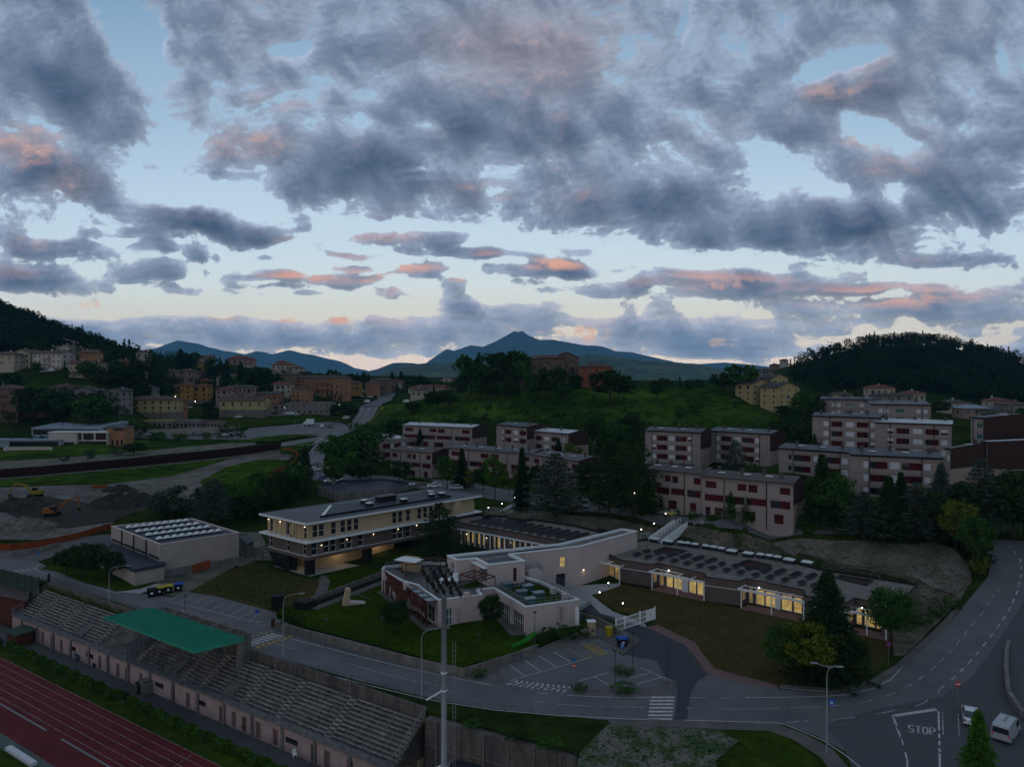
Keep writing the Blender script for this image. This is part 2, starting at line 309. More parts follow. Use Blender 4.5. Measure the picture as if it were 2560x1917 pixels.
# ================= mesh builder =================
class MB:
    def __init__(s,local=False): s.v=[]; s.f=[]; s.mi=[]; s.local=local; s.m=0
    def add(s,vs,fs):
        o=len(s.v); s.v+= [tuple(v) for v in vs]; s.f+=[tuple(i+o for i in f) for f in fs]; s.mi+=[s.m]*len(fs); return s
    def box(s,c,size,rz=0.0,rx=0.0):
        x,y,z=size[0]/2,size[1]/2,size[2]/2
        P=[Vector((a*x,b*y,d*z)) for d in(-1,1) for a,b in((-1,-1),(1,-1),(1,1),(-1,1))]
        M=Matrix.Rotation(rz,3,'Z')@Matrix.Rotation(rx,3,'X'); c=Vector(c)
        return s.add([M@p+c for p in P],[(0,3,2,1),(4,5,6,7),(0,1,5,4),(1,2,6,5),(2,3,7,6),(3,0,4,7)])
    def prism(s,poly,z0,z1,cap=True):
        n=len(poly); a=sum(poly[i][0]*poly[(i+1)%n][1]-poly[(i+1)%n][0]*poly[i][1] for i in range(n))
        if a<0: poly=list(poly)[::-1]
        zz=(lambda z,i:z[i] if hasattr(z,'__len__') else z)
        vs=[(p[0],p[1],zz(z0,i)) for i,p in enumerate(poly)]+[(p[0],p[1],zz(z1,i)) for i,p in enumerate(poly)]
        fs=[(i,(i+1)%n,n+(i+1)%n,n+i) for i in range(n)]
        if cap: fs+=[tuple(range(n,2*n)),tuple(range(n-1,-1,-1))]
        return s.add(vs,fs)
    def beam(s,a,b,w,h=None):
        a,b=Vector(a),Vector(b); h=h or w; d=(b-a)
        if d.length<1e-6: return s
        d.normalize(); up=Vector((0,0,1)) if abs(d.z)<.98 else Vector((1,0,0))
        x=d.cross(up).normalized()*w/2; y=x.cross(d).normalized()*h/2
        P=[a-x-y,a+x-y,a+x+y,a-x+y,b-x-y,b+x-y,b+x+y,b-x+y]
        return s.add(P,[(0,1,2,3),(7,6,5,4),(0,4,5,1),(1,5,6,2),(2,6,7,3),(3,7,4,0)])
    def tube(s,pts,r,n=8,r2=None):
        rs=[r+(0 if r2 is None else (r2-r)*i/(len(pts)-1)) for i in range(len(pts))]; pts=[Vector(p) for p in pts]; vs=[]
        for i,p in enumerate(pts):
            d=(pts[min(i+1,len(pts)-1)]-pts[max(i-1,0)]).normalized(); up=Vector((0,0,1)) if abs(d.z)<.95 else Vector((0,1,0))
            x=d.cross(up).normalized(); y=d.cross(x).normalized()
            vs+=[p+x*rs[i]*math.cos(2*math.pi*k/n)+y*rs[i]*math.sin(2*math.pi*k/n) for k in range(n)]
        fs=[(i*n+k,i*n+(k+1)%n,(i+1)*n+(k+1)%n,(i+1)*n+k) for i in range(len(pts)-1) for k in range(n)]
        fs+=[tuple(range(n)),tuple(range((len(pts)-1)*n+n-1,(len(pts)-1)*n-1,-1))]
        return s.add(vs,fs)
    def lathe(s,c,prof,n=12):
        c=Vector(c); vs=[c+Vector((r*math.cos(2*math.pi*k/n),r*math.sin(2*math.pi*k/n),z)) for r,z in prof for k in range(n)]
        fs=[(i*n+k,i*n+(k+1)%n,(i+1)*n+(k+1)%n,(i+1)*n+k) for i in range(len(prof)-1) for k in range(n)]
        fs+=[tuple(range((len(prof)-1)*n,(len(prof))*n)),tuple(range(n-1,-1,-1))]
        return s.add(vs,fs)
    def quad(s,a,b,c,d): return s.add([a,b,c,d],[(0,1,2,3)])
    def build(s,name,ms,parent=None,smooth=False):
        if not isinstance(ms,(list,tuple)): ms=[ms]
        ms=[mats[x] if isinstance(x,str) else x for x in ms]
        me=bpy.data.meshes.new(name); off=Vector((0,0,0))
        if parent is not None and not s.local:
            p=parent
            while p is not None: off+=p.location; p=p.parent
        vs=[(v[0]-off.x,v[1]-off.y,v[2]-off.z) for v in s.v]
        me.from_pydata(vs,[],s.f)
        for m in ms: me.materials.append(m)
        if len(ms)>1: me.polygons.foreach_set('material_index',s.mi)
        if smooth: me.polygons.foreach_set('use_smooth',[True]*len(me.polygons))
        me.update()
        o=bpy.data.objects.new(name,me); COL.objects.link(o)
        if parent is not None: o.parent=parent
        return o
def tag(o,label=None,cat=None,group=None,kind=None):
    if label: o['label']=label
    if cat: o['category']=cat
    if group: o['group']=group
    if kind: o['kind']=kind
    return o
def thing(name,label,cat,loc=(0,0,0),rz=0.0,group=None):
    o=bpy.data.objects.new(name,None); COL.objects.link(o); o.location=loc; o.rotation_euler=(0,0,rz); o.empty_display_size=.5
    return tag(o,label,cat,group)
KIDS={}
def copytree(o,parent=None,kids=None):
    c=o.copy(); COL.objects.link(c)
    if parent is not None: c.parent=parent
    for ch in [x for x in o.children]: copytree(ch,c)
    return c
def structure(mb,name,m): return tag(mb.build(name,m),kind='structure')
# facade with real openings. P0->P1 runs left to right seen from outside
def facade(mb,P0,P1,z0,z1,holes,depth=.25):
    d=Vector((P1[0]-P0[0],P1[1]-P0[1],0)); Lw=d.length; d.normalize(); n=Vector((d.y,-d.x,0))
    hs=[h for h in holes if h[1]>h[0] and h[3]>h[2]]
    us=sorted({0.0,Lw}|{min(max(h[0],0),Lw) for h in hs}|{min(max(h[1],0),Lw) for h in hs})
    vs=sorted({z0,z1}|{h[2] for h in hs}|{h[3] for h in hs})
    o=Vector((P0[0],P0[1],0))
    pt=lambda u,v,k=0.0:o+d*u-n*k+Vector((0,0,v))
    for i in range(len(us)-1):
        for j in range(len(vs)-1):
            uc,vc=(us[i]+us[i+1])/2,(vs[j]+vs[j+1])/2
            if any(h[0]<uc<h[1] and h[2]<vc<h[3] for h in hs): continue
            mb.quad(pt(us[i],vs[j]),pt(us[i+1],vs[j]),pt(us[i+1],vs[j+1]),pt(us[i],vs[j+1]))
    for h in hs:
        a,b,c,e=h[:4]; k=depth
        mb.quad(pt(a,c),pt(a,c,k),pt(a,e,k),pt(a,e)); mb.quad(pt(b,c,k),pt(b,c),pt(b,e),pt(b,e,k))
        mb.quad(pt(a,c),pt(b,c),pt(b,c,k),pt(a,c,k)); mb.quad(pt(a,e,k),pt(b,e,k),pt(b,e),pt(a,e))
    return pt
def ux(P0,P1,px):
    "distance along P0->P1 at which the photo column px meets that wall"
    k=(px-CX)/F; dx,dy=P1[0]-P0[0],P1[1]-P0[1]; t=(k*P0[1]-P0[0])/(dx-k*dy); return t*math.hypot(dx,dy)
def window(parent,pt,h,depth=.25,kind='glass',mull=0,trans=0,fr='white',fw=.06,name='window'):
    "one window in opening h: frame bars and pane"
    a,b,c,e=h[:4]; mb=MB(); k=depth-.02; g=.012
    if kind in('glass','lit','litdim','glassp','glassg'):
        mb.m=0
        for (u0,u1,v0,v1) in [(a,b,c,c+fw),(a,b,e-fw,e),(a,a+fw,c+fw,e-fw),(b-fw,b,c+fw,e-fw)]+[(a+(b-a)*(i+1)/(mull+1)-fw/2,a+(b-a)*(i+1)/(mull+1)+fw/2,c+fw,e-fw) for i in range(mull)]:
            P=[pt(u0,v0,k-.05),pt(u1,v0,k-.05),pt(u1,v1,k-.05),pt(u0,v1,k-.05),pt(u0,v0,k),pt(u1,v0,k),pt(u1,v1,k),pt(u0,v1,k)]
            mb.add(P,[(0,1,2,3),(0,4,5,1),(1,5,6,2),(2,6,7,3),(3,7,4,0)])
        for i in range(trans):
            v=c+(e-c)*(i+1)/(trans+1); mb.quad(pt(a+fw,v-fw/2,k-.04),pt(b-fw,v-fw/2,k-.04),pt(b-fw,v+fw/2,k-.04),pt(a+fw,v+fw/2,k-.04))
        mb.m=1; mb.quad(pt(a,c,k+g),pt(b,c,k+g),pt(b,e,k+g),pt(a,e,k+g))
        return mb.build(name,[fr,kind],parent)
    if kind=='shutter':
        mb.quad(pt(a,c,k-.12),pt(b,c,k-.12),pt(b,e,k-.12),pt(a,e,k-.12)); return mb.build('shutter','shutter',parent)
    if kind=='half':
        mid=c+(e-c)*.4; mb.m=0; mb.quad(pt(a,mid,k-.12),pt(b,mid,k-.12),pt(b,e,k-.12),pt(a,e,k-.12)); mb.m=1; mb.quad(pt(a,c,k),pt(b,c,k),pt(b,e,k),pt(a,e,k)); return mb.build('shutter',['shutter','glass'],parent)
    if kind=='red':
        mb.quad(pt(a,c,k),pt(b,c,k),pt(b,e,k),pt(a,e,k)); return mb.build('red_panel','redp',parent)
    if kind=='balc': # recessed balcony: partly red panel, partly dark glazing
        m_=a+(b-a)*random.uniform(.35,.6); 
        if random.random()<.5: mb.m=0
        else: mb.m=1
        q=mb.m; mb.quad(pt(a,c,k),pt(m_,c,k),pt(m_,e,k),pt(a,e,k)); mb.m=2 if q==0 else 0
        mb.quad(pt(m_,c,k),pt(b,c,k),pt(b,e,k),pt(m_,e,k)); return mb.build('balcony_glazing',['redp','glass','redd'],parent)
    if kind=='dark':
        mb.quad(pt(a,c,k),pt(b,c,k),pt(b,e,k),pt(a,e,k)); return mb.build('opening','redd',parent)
# ================= terrain =================
TC=[]
def c_(px,py,z=None,Y=None):
    if Y is None: Y=(CZ-z)*F/(py-HY)
    elif z is None: z=CZ-(py-HY)/F*Y
    TC.append(((px-CX)/F*Y,Y,z))
for px in range(-150,2300,175):
    for py in (1950,1800,1660,1560): c_(px,py,0)
for px,py in [(2400,1950),(2700,1950),(2560,1850),(2360,1750),(2500,1750),(2300,1640),(2230,1600),(2200,1560)]: c_(px,py,0)
for px,py,z in [(2560,1700,.3),(2700,1700,.5),(2420,1600,.5),(2560,1600,1.2),(2500,1500,2.6),(2600,1500,3.),(2400,1520,1.6),(2560,1410,5.2),(2700,1400,6.5),(2470,1370,6.4),(2380,1480,2.2),(2320,1490,1.)]: c_(px,py,z)
for px,py,z in [(-100,1450,0),(100,1450,0),(300,1470,0),(500,1470,0),(700,1480,0),(900,1470,0),(1100,1470,0),(1300,1460,0),(1500,1450,0),(1700,1450,0),(1900,1470,0),(2100,1500,0),
  (-100,1395,0),(100,1385,0),(300,1400,0),(500,1400,.2),(700,1400,.2),(860,1400,.3),(1000,1380,.9),(1100,1370,1.2),(1250,1380,1.4),(1400,1400,.6),(1560,1420,.2),(1650,1410,.2),(1850,1430,.2),
  (-100,1320,1),(100,1320,.8),(300,1320,1.),(500,1320,1.2),(640,1310,1.5),(900,1320,2.0),(1080,1345,2.1),(1150,1350,2.1),(1300,1375,1.6),(1240,1330,3.0),(1400,1340,3.2),(1600,1355,2.6),
  (-100,1250,2.),(100,1250,2.),(300,1260,2.),(500,1270,1.8),(640,1270,2.2),(800,1280,2.8),(1000,1260,4.2),(1200,1270,5.2),(1350,1290,5.5),(1500,1310,5.4),(1650,1335,4.2),(1800,1370,3.2),(1950,1395,3.),(2100,1420,2.8),(2250,1440,2.6),(2380,1440,2.8),
  (1200,1240,6.2),(1400,1268,6.6),(1560,1290,6.8),(1700,1306,7.),(1850,1324,7.),(2000,1338,7.1),(2150,1345,7.2),(2350,1345,7.4),(2500,1330,7.6),(2650,1330,8),
  (1100,1220,6),(1300,1225,6.8),(1500,1250,7),(1750,1275,7.2),(2000,1300,7.4),(2250,1300,7.8),(2500,1290,8.2),
  (700,1220,3.2),(850,1200,4.6),(950,1190,4.8),(1050,1200,5.),(1200,1195,6.2),(1400,1200,7.),
  (-150,1200,3),(0,1200,3),(200,1210,3),(400,1190,3.2),(600,1190,3.4),(-150,1150,4.5),(0,1165,4.5),(200,1150,4.8),(400,1140,5.),(600,1120,5.6),(760,1120,6.5),(700,1170,4.2),(800,1160,5.2),
  (-150,1110,6.5),(150,1115,7),(300,1105,7.5),(450,1085,9),(600,1080,9),(750,1065,10),(850,1070,9.5),(880,1120,7.0)]: c_(px,py,z)
for px,py,Y in [(1000,1175,270),(1130,1180,268),(1010,1145,300),(1180,1130,310),(870,1140,310),(950,1170,280),(1100,1135,305),(1250,1118,275),(1350,1125,266),(1450,1135,262),(1500,1160,235),(1330,1170,240),
  (1620,1163,237),(1760,1166,232),(1940,1160,230),(1620,1235,172),(1800,1262,160),(2000,1310,152),(1960,1185,190),(2120,1200,185),(2150,1240,160),(2340,1265,157),(2050,1118,226),(2200,1120,224),(2200,1165,210),(2380,1180,205),
  (2060,1060,300),(2200,1065,290),(2330,1075,262),(2450,1110,215),(2550,1180,180),(2420,1230,175),(2650,1200,180),(2550,1060,300),(2700,1060,300),
  (1000,1090,345),(1100,1060,345),(1300,1075,310),(1500,1078,302),(1700,1085,296),(1900,1100,285),(1050,1010,400),(1200,985,405),(1300,968,400),(1430,964,400),(1560,969,398),(1680,972,395),(1780,971,392),(1840,982,388),(1900,1012,375),(1960,1045,350),(2020,1060,330),
  (1150,1020,375),(1450,1015,355),(1650,1020,350),(1800,1030,345),(1200,1045,340),
  (1180,975,470),(1400,975,480),(1650,975,480),(1780,980,470),(1900,1000,400),(2000,1005,400),(2100,1000,420),(2250,1000,430),(2400,1010,420),(2560,1040,400),(1900,960,600),(1980,955,700),
  (-100,1060,372),(100,1045,378),(250,1022,390),(320,1040,395),(380,1046,430),(440,1046,450),(600,1045,450),(700,1040,470),(800,1035,480),(540,1010,490),(460,1008,480),
  (-100,950,420),(60,930,430),(150,930,430),(250,940,425),(60,975,395),(250,990,385),(0,1010,380),(-100,1000,380),
  (350,960,480),(430,958,540),(520,958,570),(600,965,570),(700,985,560),(800,988,580),(870,1000,600),(940,1003,590),(960,1020,530),(900,1050,470),(850,1065,440),(1000,985,640),(1080,988,600),
  (490,920,640),(600,912,650),(680,925,650),(760,945,650),(850,958,680),(960,965,700),(1100,965,700),(1150,972,600),
  (100,880,520),(250,895,520),(350,905,560),(-200,860,560),(0,850,600),(0,775,750),(100,815,740),(200,855,730),(290,895,720),(-200,690,780),(340,915,700),(-200,760,650),
  (0,850,1200),(300,940,1200),(600,945,1200),(900,945,1200),(1200,945,1000),(1500,948,1000),(1800,950,900),
  (2000,935,720),(2050,905,760),(2100,880,790),(2180,868,800),(2280,862,800),(2380,870,800),(2460,888,790),(2560,910,780),(2700,950,770),
  (2100,985,520),(2300,985,520),(2500,1000,500),(2150,930,640),(2350,930,640),(2550,960,620),(2250,880,1000),(2000,940,1100),(2600,940,1100)]: c_(px,py,Y=Y)
for X in (-9000,-5000,-2500,-1000,0,1000,2500,5000,9000):
    for Y in (1800,3500,7000,16000): TC.append((X,Y,-10.))
TC=np.array(TC)
def _uv(X,Y): return np.stack([X/np.maximum(Y,30)*1.6,np.log(np.maximum(Y,30))*1.1],-1)
_c=_uv(TC[:,0],TC[:,1]); _eps=.015
_r=np.sqrt(((_c[:,None]-_c[None])**2).sum(-1)+_eps**2)
_w=np.linalg.solve(_r+np.eye(len(TC))*-.003,TC[:,2])
PB=np.array([(-400,340),(-89.9,136.6),(-10.3,84.6),(-9.9,84.2),(6.8,75.9),(16,58)])
def tz(X,Y,pit=True):
    X=np.atleast_1d(np.asarray(X,float)); Y=np.atleast_1d(np.asarray(Y,float)); out=np.empty(len(X))
    for i in range(0,len(X),8000):
        u=_uv(X[i:i+8000],Y[i:i+8000]); out[i:i+8000]=np.sqrt(((u[:,None]-_c[None])**2).sum(-1)+_eps**2)@_w
    near=np.clip((175-Y)/30,0,1)*.22; out=np.sign(out)*np.maximum(np.abs(out)-near,0)
    if pit:
        yb=np.interp(X,PB[:,0],PB[:,1]); d=np.where(X<16,yb-Y,-9.); t=np.clip((d+.25)/.35,0,1); out=out*(1-t)+(-7.2)*t
    return out
_ys=np.exp(np.linspace(math.log(62),math.log(2500),520))
def g(px,py,off=0.0,pit=False):
    "ground point seen at photo position px,py"
    X=(px-CX)/F*_ys; t=tz(X,_ys,pit); rz=CZ-(py-HY)/F*_ys
    w=np.nonzero(rz<=t)[0]
    if len(w)==0: i=len(_ys)-1; Y=_ys[i]
    else:
        i=w[0]
        if i==0: Y=_ys[0]
        else:
            a,b=rz[i-1]-t[i-1],rz[i]-t[i]; k=a/(a-b); Y=_ys[i-1]+(_ys[i]-_ys[i-1])*k
    X=(px-CX)/F*Y; return Vector((X,Y,float(tz(X,Y,pit)[0])+off))
def zt(x,y,pit=False): return float(tz(x,y,pit)[0])
# ground mesh: fan grid, finer near the camera
def fan(name,y0,y1,nr,nc,m,half=1.05,fine=False):
    ys=np.concatenate([np.exp(np.linspace(math.log(y0),math.log(185),330))[:-1],np.exp(np.linspace(math.log(185),math.log(y1),nr))]); nr=len(ys); us=np.linspace(-half,half,nc)
    YY,UU=np.meshgrid(ys,us,indexing='ij'); X=(YY*UU).ravel(); Y=YY.ravel(); Z=tz(X,Y)
    v=np.stack([X,Y,Z],-1); idx=np.arange(nr*nc).reshape(nr,nc)
    q=np.stack([idx[:-1,:-1],idx[:-1,1:],idx[1:,1:],idx[1:,:-1]],-1).reshape(-1,4)
    return npmesh(name,v,q,m)
def npmesh(name,v,q,m,smooth=True):
    me=bpy.data.meshes.new(name); k=q.shape[1]
    me.vertices.add(len(v)); me.vertices.foreach_set('co',np.asarray(v,np.float32).ravel())
    me.loops.add(len(q)*k); me.loops.foreach_set('vertex_index',np.asarray(q,np.int32).ravel())
    me.polygons.add(len(q)); me.polygons.foreach_set('loop_start',np.arange(0,len(q)*k,k,dtype=np.int32))
    if smooth: me.polygons.foreach_set('use_smooth',np.ones(len(q),bool))
    me.materials.append(mats[m] if isinstance(m,str) else m); me.update(calc_edges=True)
    o=bpy.data.objects.new(name,me); COL.objects.link(o); return o
tag(fan('ground',58,15500,330,720,'ground'),kind='structure')
# draped sheet
def sheet(name,pts,m,off=.03,z=None,grid=None,kind='structure',world=False,kerb=0.0):
    if world: P=[Vector((p[0],p[1],0)) for p in pts]
    else: P=[(g(*p) if z is None else pz(p[0],p[1],z)) for p in pts]
    poly=[Vector((p.x,p.y)) for p in P]; n=len(poly)
    bd=[]
    for i in range(n):   # subdivide the outline so that it follows the ground
        a,b=poly[i],poly[(i+1)%n]; L=(b-a).length; far=max(1.,(a.y+b.y)/2/60); k=1 if z is not None else max(1,int(L/(1.6*far)))
        bd+=[a.lerp(b,j/k) for j in range(k)]
    vs=list(bd); n=len(bd)
    if z is None:
        xs=[p.x for p in bd]; ys=[p.y for p in bd]; st=grid or max(1.5,sum(ys)/len(ys)/70)
        for iy in range(int((max(ys)-min(ys))/st)):
            for ix in range(int((max(xs)-min(xs))/st)):
                q=Vector((min(xs)+(ix+.5)*st,min(ys)+(iy+.5)*st))
                c=False; j=n-1
                for i in range(n):
                    if (bd[i].y>q.y)!=(bd[j].y>q.y) and q.x<(bd[j].x-bd[i].x)*(q.y-bd[i].y)/(bd[j].y-bd[i].y)+bd[i].x: c=not c
                    j=i
                if c: vs.append(q)
    r=geometry.delaunay_2d_cdt(vs,[(i,(i+1)%n) for i in range(n)],[list(range(n))],1,1e-4)
    ov,of=r[0],r[2]; A=np.array([(p.x,p.y) for p in ov])
    Z=(tz(A[:,0],A[:,1],False) if z is None else np.full(len(A),z))+off
    mb=MB(); mb.v=[(a[0],a[1],zz) for a,zz in zip(A,Z)]; mb.f=[tuple(f) for f in of]; 
    fs=[]
    for f in mb.f:
        a,b,c=[Vector(mb.v[i]) for i in f[:3]]
        fs.append(f if (b-a).cross(c-a).z>0 else tuple(reversed(f)))
    mb.f=fs; mb.mi=[0]*len(fs)
    if kerb:
        for i in range(n):
            a,b=bd[i],bd[(i+1)%n]; za=(zt(a.x,a.y) if z is None else z)+off; zb=(zt(b.x,b.y) if z is None else z)+off
            mb.m=1; mb.quad((a.x,a.y,za),(b.x,b.y,zb),(b.x,b.y,zb-kerb),(a.x,a.y,za-kerb))
        o=mb.build(name,[m,'kerb'])
    else: o=mb.build(name,m)
    return tag(o,kind=kind)
def strip(mb,pts,w,off=.05,z=None,dash=None,world=False):
    "painted line through photo points"
    P=[Vector(p) for p in pts] if world else [(g(*p) if z is None else pz(p[0],p[1],z)) for p in pts]
    segs=[]
    for i in range(len(P)-1):
        a,b=P[i],P[i+1]; L=(b-a).length; k=max(1,int(L/2.0))
        segs+=[a.lerp(b,j/k) for j in range(k)]
    segs.append(P[-1])
    # arc-length dashes
    if dash:
        on,gap=dash; acc=0; out=[]; cur=[segs[0]]; state=True; left=on
        for i in range(len(segs)-1):
            a,b=segs[i],segs[i+1]; L=(b-a).length; pos=0
            while L-pos>left:
                pos+=left; q=a.lerp(b,pos/L)
                if state: cur.append(q); out.append(cur); cur=[]; left=gap
                else: cur=[q]; left=on
                state=not state
            left-=L-pos
            if state: cur.append(b)
        if state and len(cur)>1: out.append(cur)
    else: out=[segs]
    for s_ in out:
        ring=[]
        for i,p in enumerate(s_):
            d=(s_[min(i+1,len(s_)-1)]-s_[max(i-1,0)]); d.z=0
            if d.length<1e-6: d=Vector((1,0,0))
            d.normalize(); nn=Vector((-d.y,d.x,0))*w/2
            for q in (p-nn,p+nn): ring.append((q.x,q.y,(zt(q.x,q.y) if z is None else z)+off))
        mb.add(ring,[(2*i,2*i+2,2*i+3,2*i+1) for i in range(len(s_)-1)])
    return mb
# ================= distant land =================
rng=np.random.default_rng(5)
def vnoise(X,Y,s,seed=0,octv=4):
    out=np.zeros_like(X); amp=1.; tot=0
    for o in range(octv):
        r=np.random.default_rng(seed+o*17); T=r.random((64,64)); x=X/s; y=Y/s
        xi=np.floor(x).astype(int); yi=np.floor(y).astype(int); fx=x-xi; fy=y-yi; fx=fx*fx*(3-2*fx); fy=fy*fy*(3-2*fy)
        a=T[xi%64,yi%64]; b=T[(xi+1)%64,yi%64]; c=T[xi%64,(yi+1)%64]; d=T[(xi+1)%64,(yi+1)%64]
        out+=amp*((a*(1-fx)+b*fx)*(1-fy)+(c*(1-fx)+d*fx)*fy-.5); tot+=amp; amp*=.5; s/=2.1
    return out/tot
def mountain(outline,Y,front,back,m,rough=.12,seed=1,base=-30,nx=260,ny=46,py_ext=60):
    o=np.array(outline,float); X0=(o[:,0]-CX)/F*Y; Z0=CZ-(o[:,1]-HY)/F*Y
    ext=(X0[-1]-X0[0])*.12; X0=np.concatenate([[X0[0]-ext],X0,[X0[-1]+ext]]); Z0=np.concatenate([[base],Z0,[base]])
    xs=np.linspace(X0[0],X0[-1],nx); zr=np.interp(xs,X0,Z0); H=zr.max()-base
    zr=zr+vnoise(xs,xs*0+3,H*.35,seed,4)*H*.045
    ts=np.concatenate([-(np.linspace(1,0,ny)**1.3)*front,np.linspace(0,1,12)[1:]*back])
    XX,TT=np.meshgrid(xs,ts); ZR=np.broadcast_to(zr,XX.shape)
    s=np.where(TT<0,-TT/front,TT/back); fall=(1-s)**1.25
    rid=1-np.abs(vnoise(XX,TT*.55,H*.9,seed+5,4))*2.6
    Z=base+(ZR-base)*fall*(1-rough*2.2*np.sin(np.pi*np.clip(s,0,1))*(1-rid*.0)*1.0) + (rid-.6)*H*rough*np.sin(np.pi*np.clip(s,0,1))**.8
    v=np.stack([XX.ravel(),(Y+TT).ravel(),Z.ravel()],-1); n0,n1=XX.shape; idx=np.arange(n0*n1).reshape(n0,n1)
    q=np.stack([idx[:-1,:-1],idx[:-1,1:],idx[1:,1:],idx[1:,:-1]],-1).reshape(-1,4)
    return tag(npmesh('mountain',v,q,m),kind='structure')
mats['mtn']=mat('mountain_woods_and_rock',(.05,.06,.055),scale=.004,col2=(.022,.036,.026),fine=(.012,.4))
mats['hillf']=mat('wooded_hill_with_fields',(.070,.098,.042),scale=.0075,col2=(.015,.030,.018),fine=(.03,.35))
mountain([(1700,912),(1760,909),(1810,906),(1850,909),(1900,914),(1950,920),(2010,930)],15000,2200,900,'mtn',.04,31)
mountain([(330,890),(394,869),(443,850),(470,855),(493,859),(522,868),(560,877),(595,884),(612,886),(641,878),(660,880),(682,886),(722,876),(745,880),(780,886),(809,894),(850,902),(887,919),(919,926),(945,938)],13800,3600,1100,'mtn',.10,2,nx=420)
mountain([(1030,925),(1064,907),(1090,890),(1117,874),(1134,877),(1177,863),(1207,867),(1251,847),(1285,827),(1297,829),(1306,826),(1320,838),(1349,850),(1384,850),(1427,858),(1506,866),(1535,878),(1578,881),(1622,890),(1688,905),(1738,909),(1800,918),(1850,930)],12600,4300,1200,'mtn',.10,8,nx=420)
mountain([(890,938),(916,929),(945,922),(983,907),(1018,906),(1053,910),(1110,914),(1200,922),(1300,930)],7600,1600,800,'mtn',.06,12)
mountain([(1780,925),(1830,918),(1880,917),(1940,922),(2010,932)],9500,1400,600,'mtn',.05,19)
mountain([(935,940),(965,930),(1000,918),(1060,908),(1100,907),(1158,905),(1260,903),(1378,898),(1430,890),(1471,886),(1535,891),(1593,898),(1650,905),(1700,908),(1763,915),(1814,925),(1880,933),(1960,944)],4200,1900,600,'hillf',.10,23,nx=380,ny=60)
# ================= roads, yards, lawns (sheets laid on the ground) =================
D_=Vector((.8358,-.5490,0)); N_=Vector((.5490,.8358,0))
def W(t,n,z=0.0): return Vector((D_.x*t+N_.x*n,D_.y*t+N_.y*n,z))
# near road with car parks
sheet('road',[(-60,1396),(40,1397),(90,1402),(140,1425),(200,1452),(277,1474),(340,1482),(430,1492),(466,1478),(540,1490),(690,1530),(692,1548),(760,1570),(900,1604),(1040,1642),(1160,1668),(1236,1662),(1500,1596),(1560,1640),(1560,1560),(1390,1500),(1450,1490),(1540,1540),(1620,1567),(1712,1612),(1745,1660),(1778,1688),(1850,1705),(1945,1722),(2080,1733),(2180,1714),(2250,1674),(2320,1610),(2398,1528),(2420,1500),
 (2470,1440),(2478,1405),(2460,1370),(2470,1346),(2620,1352),(2620,1640),(2520,1600),(2512,1640),(2520,1700),(2600,1800),(2600,1930),(2150,1930),(2118,1880),(2040,1838),(1960,1808),(1700,1802),(1500,1798),(1390,1786),(1240,1772),(1100,1750),(900,1702),(700,1645),(640,1629),(560,1600),(400,1545),(300,1508),(116,1452),(-60,1412)],'asphalt',.02,z=None)
sheet('road',[(-60,1375),(60,1372),(150,1345),(280,1335),(300,1345),(180,1375),(92,1404),(40,1399),(-60,1398)],'pave',.03)
# dark resurfaced drive and patch
sheet('road',[(1376,1500),(1450,1492),(1540,1541),(1618,1568),(1710,1612),(1742,1660),(1772,1686),(1745,1700),(1725,1735),(1718,1798),(1686,1798),(1694,1740),(1690,1700),(1662,1690),(1640,1650),(1560,1636),(1560,1560)],'asphalt_new',.035,z=0)
sheet('road',[(2130,1917),(2110,1870),(2060,1810),(2200,1770),(2350,1742),(2420,1700),(2560,1500),(2600,1560),(2600,1930)],'asphalt_dark',.035)
# stop-line lay-by surface
# yard sheets
sheet('pavement',[(692,1548),(760,1572),(900,1607),(1040,1645),(1160,1672),(1245,1648),(1300,1640),(1245,1668),(1265,1700),(1258,1708),(1225,1709),(1160,1697),(1040,1668),(900,1630),(760,1592),(690,1570),(675,1562)],'pave',.12,z=0,kerb=.12)
sheet('pavement',[(1300,1640),(1420,1590),(1480,1563),(1530,1560),(1600,1600),(1560,1634),(1502,1594),(1380,1625),(1238,1665),(1245,1648)],'pave',.12,z=0,kerb=.12)
sheet('pavement',[(1425,1721),(1440,1716),(1480,1726),(1620,1722),(1680,1702),(1690,1712),(1680,1722),(1630,1738),(1540,1737),(1480,1735),(1430,1728)],'pave',.12,z=0,kerb=.12)
sheet('pavement',[(1520,1802),(1640,1802),(1800,1806),(1940,1810),(2010,1836),(2080,1872),(2130,1930),(2140,1945),(2090,1945),(2050,1890),(1980,1846),(1920,1826),(1800,1822),(1640,1816),(1530,1812)],'pave',.12,z=0,kerb=.12)
sheet('pavement',[(1950,1712),(2080,1722),(2175,1702),(2240,1662),(2310,1598),(2390,1516),(2398,1524),(2325,1607),(2250,1672),(2180,1712),(2080,1731),(1948,1720)],'pave',.12,kerb=.12)
sheet('pavement',[(300,1508),(400,1545),(470,1568),(640,1627),(640,1618),(480,1562),(300,1500),(200,1470),(116,1446),(108,1450)],'pave',.10,z=0,kerb=.1)
sheet('pavement',[(290,1480),(350,1472),(392,1458),(412,1462),(350,1484)],'light_pave',.05)
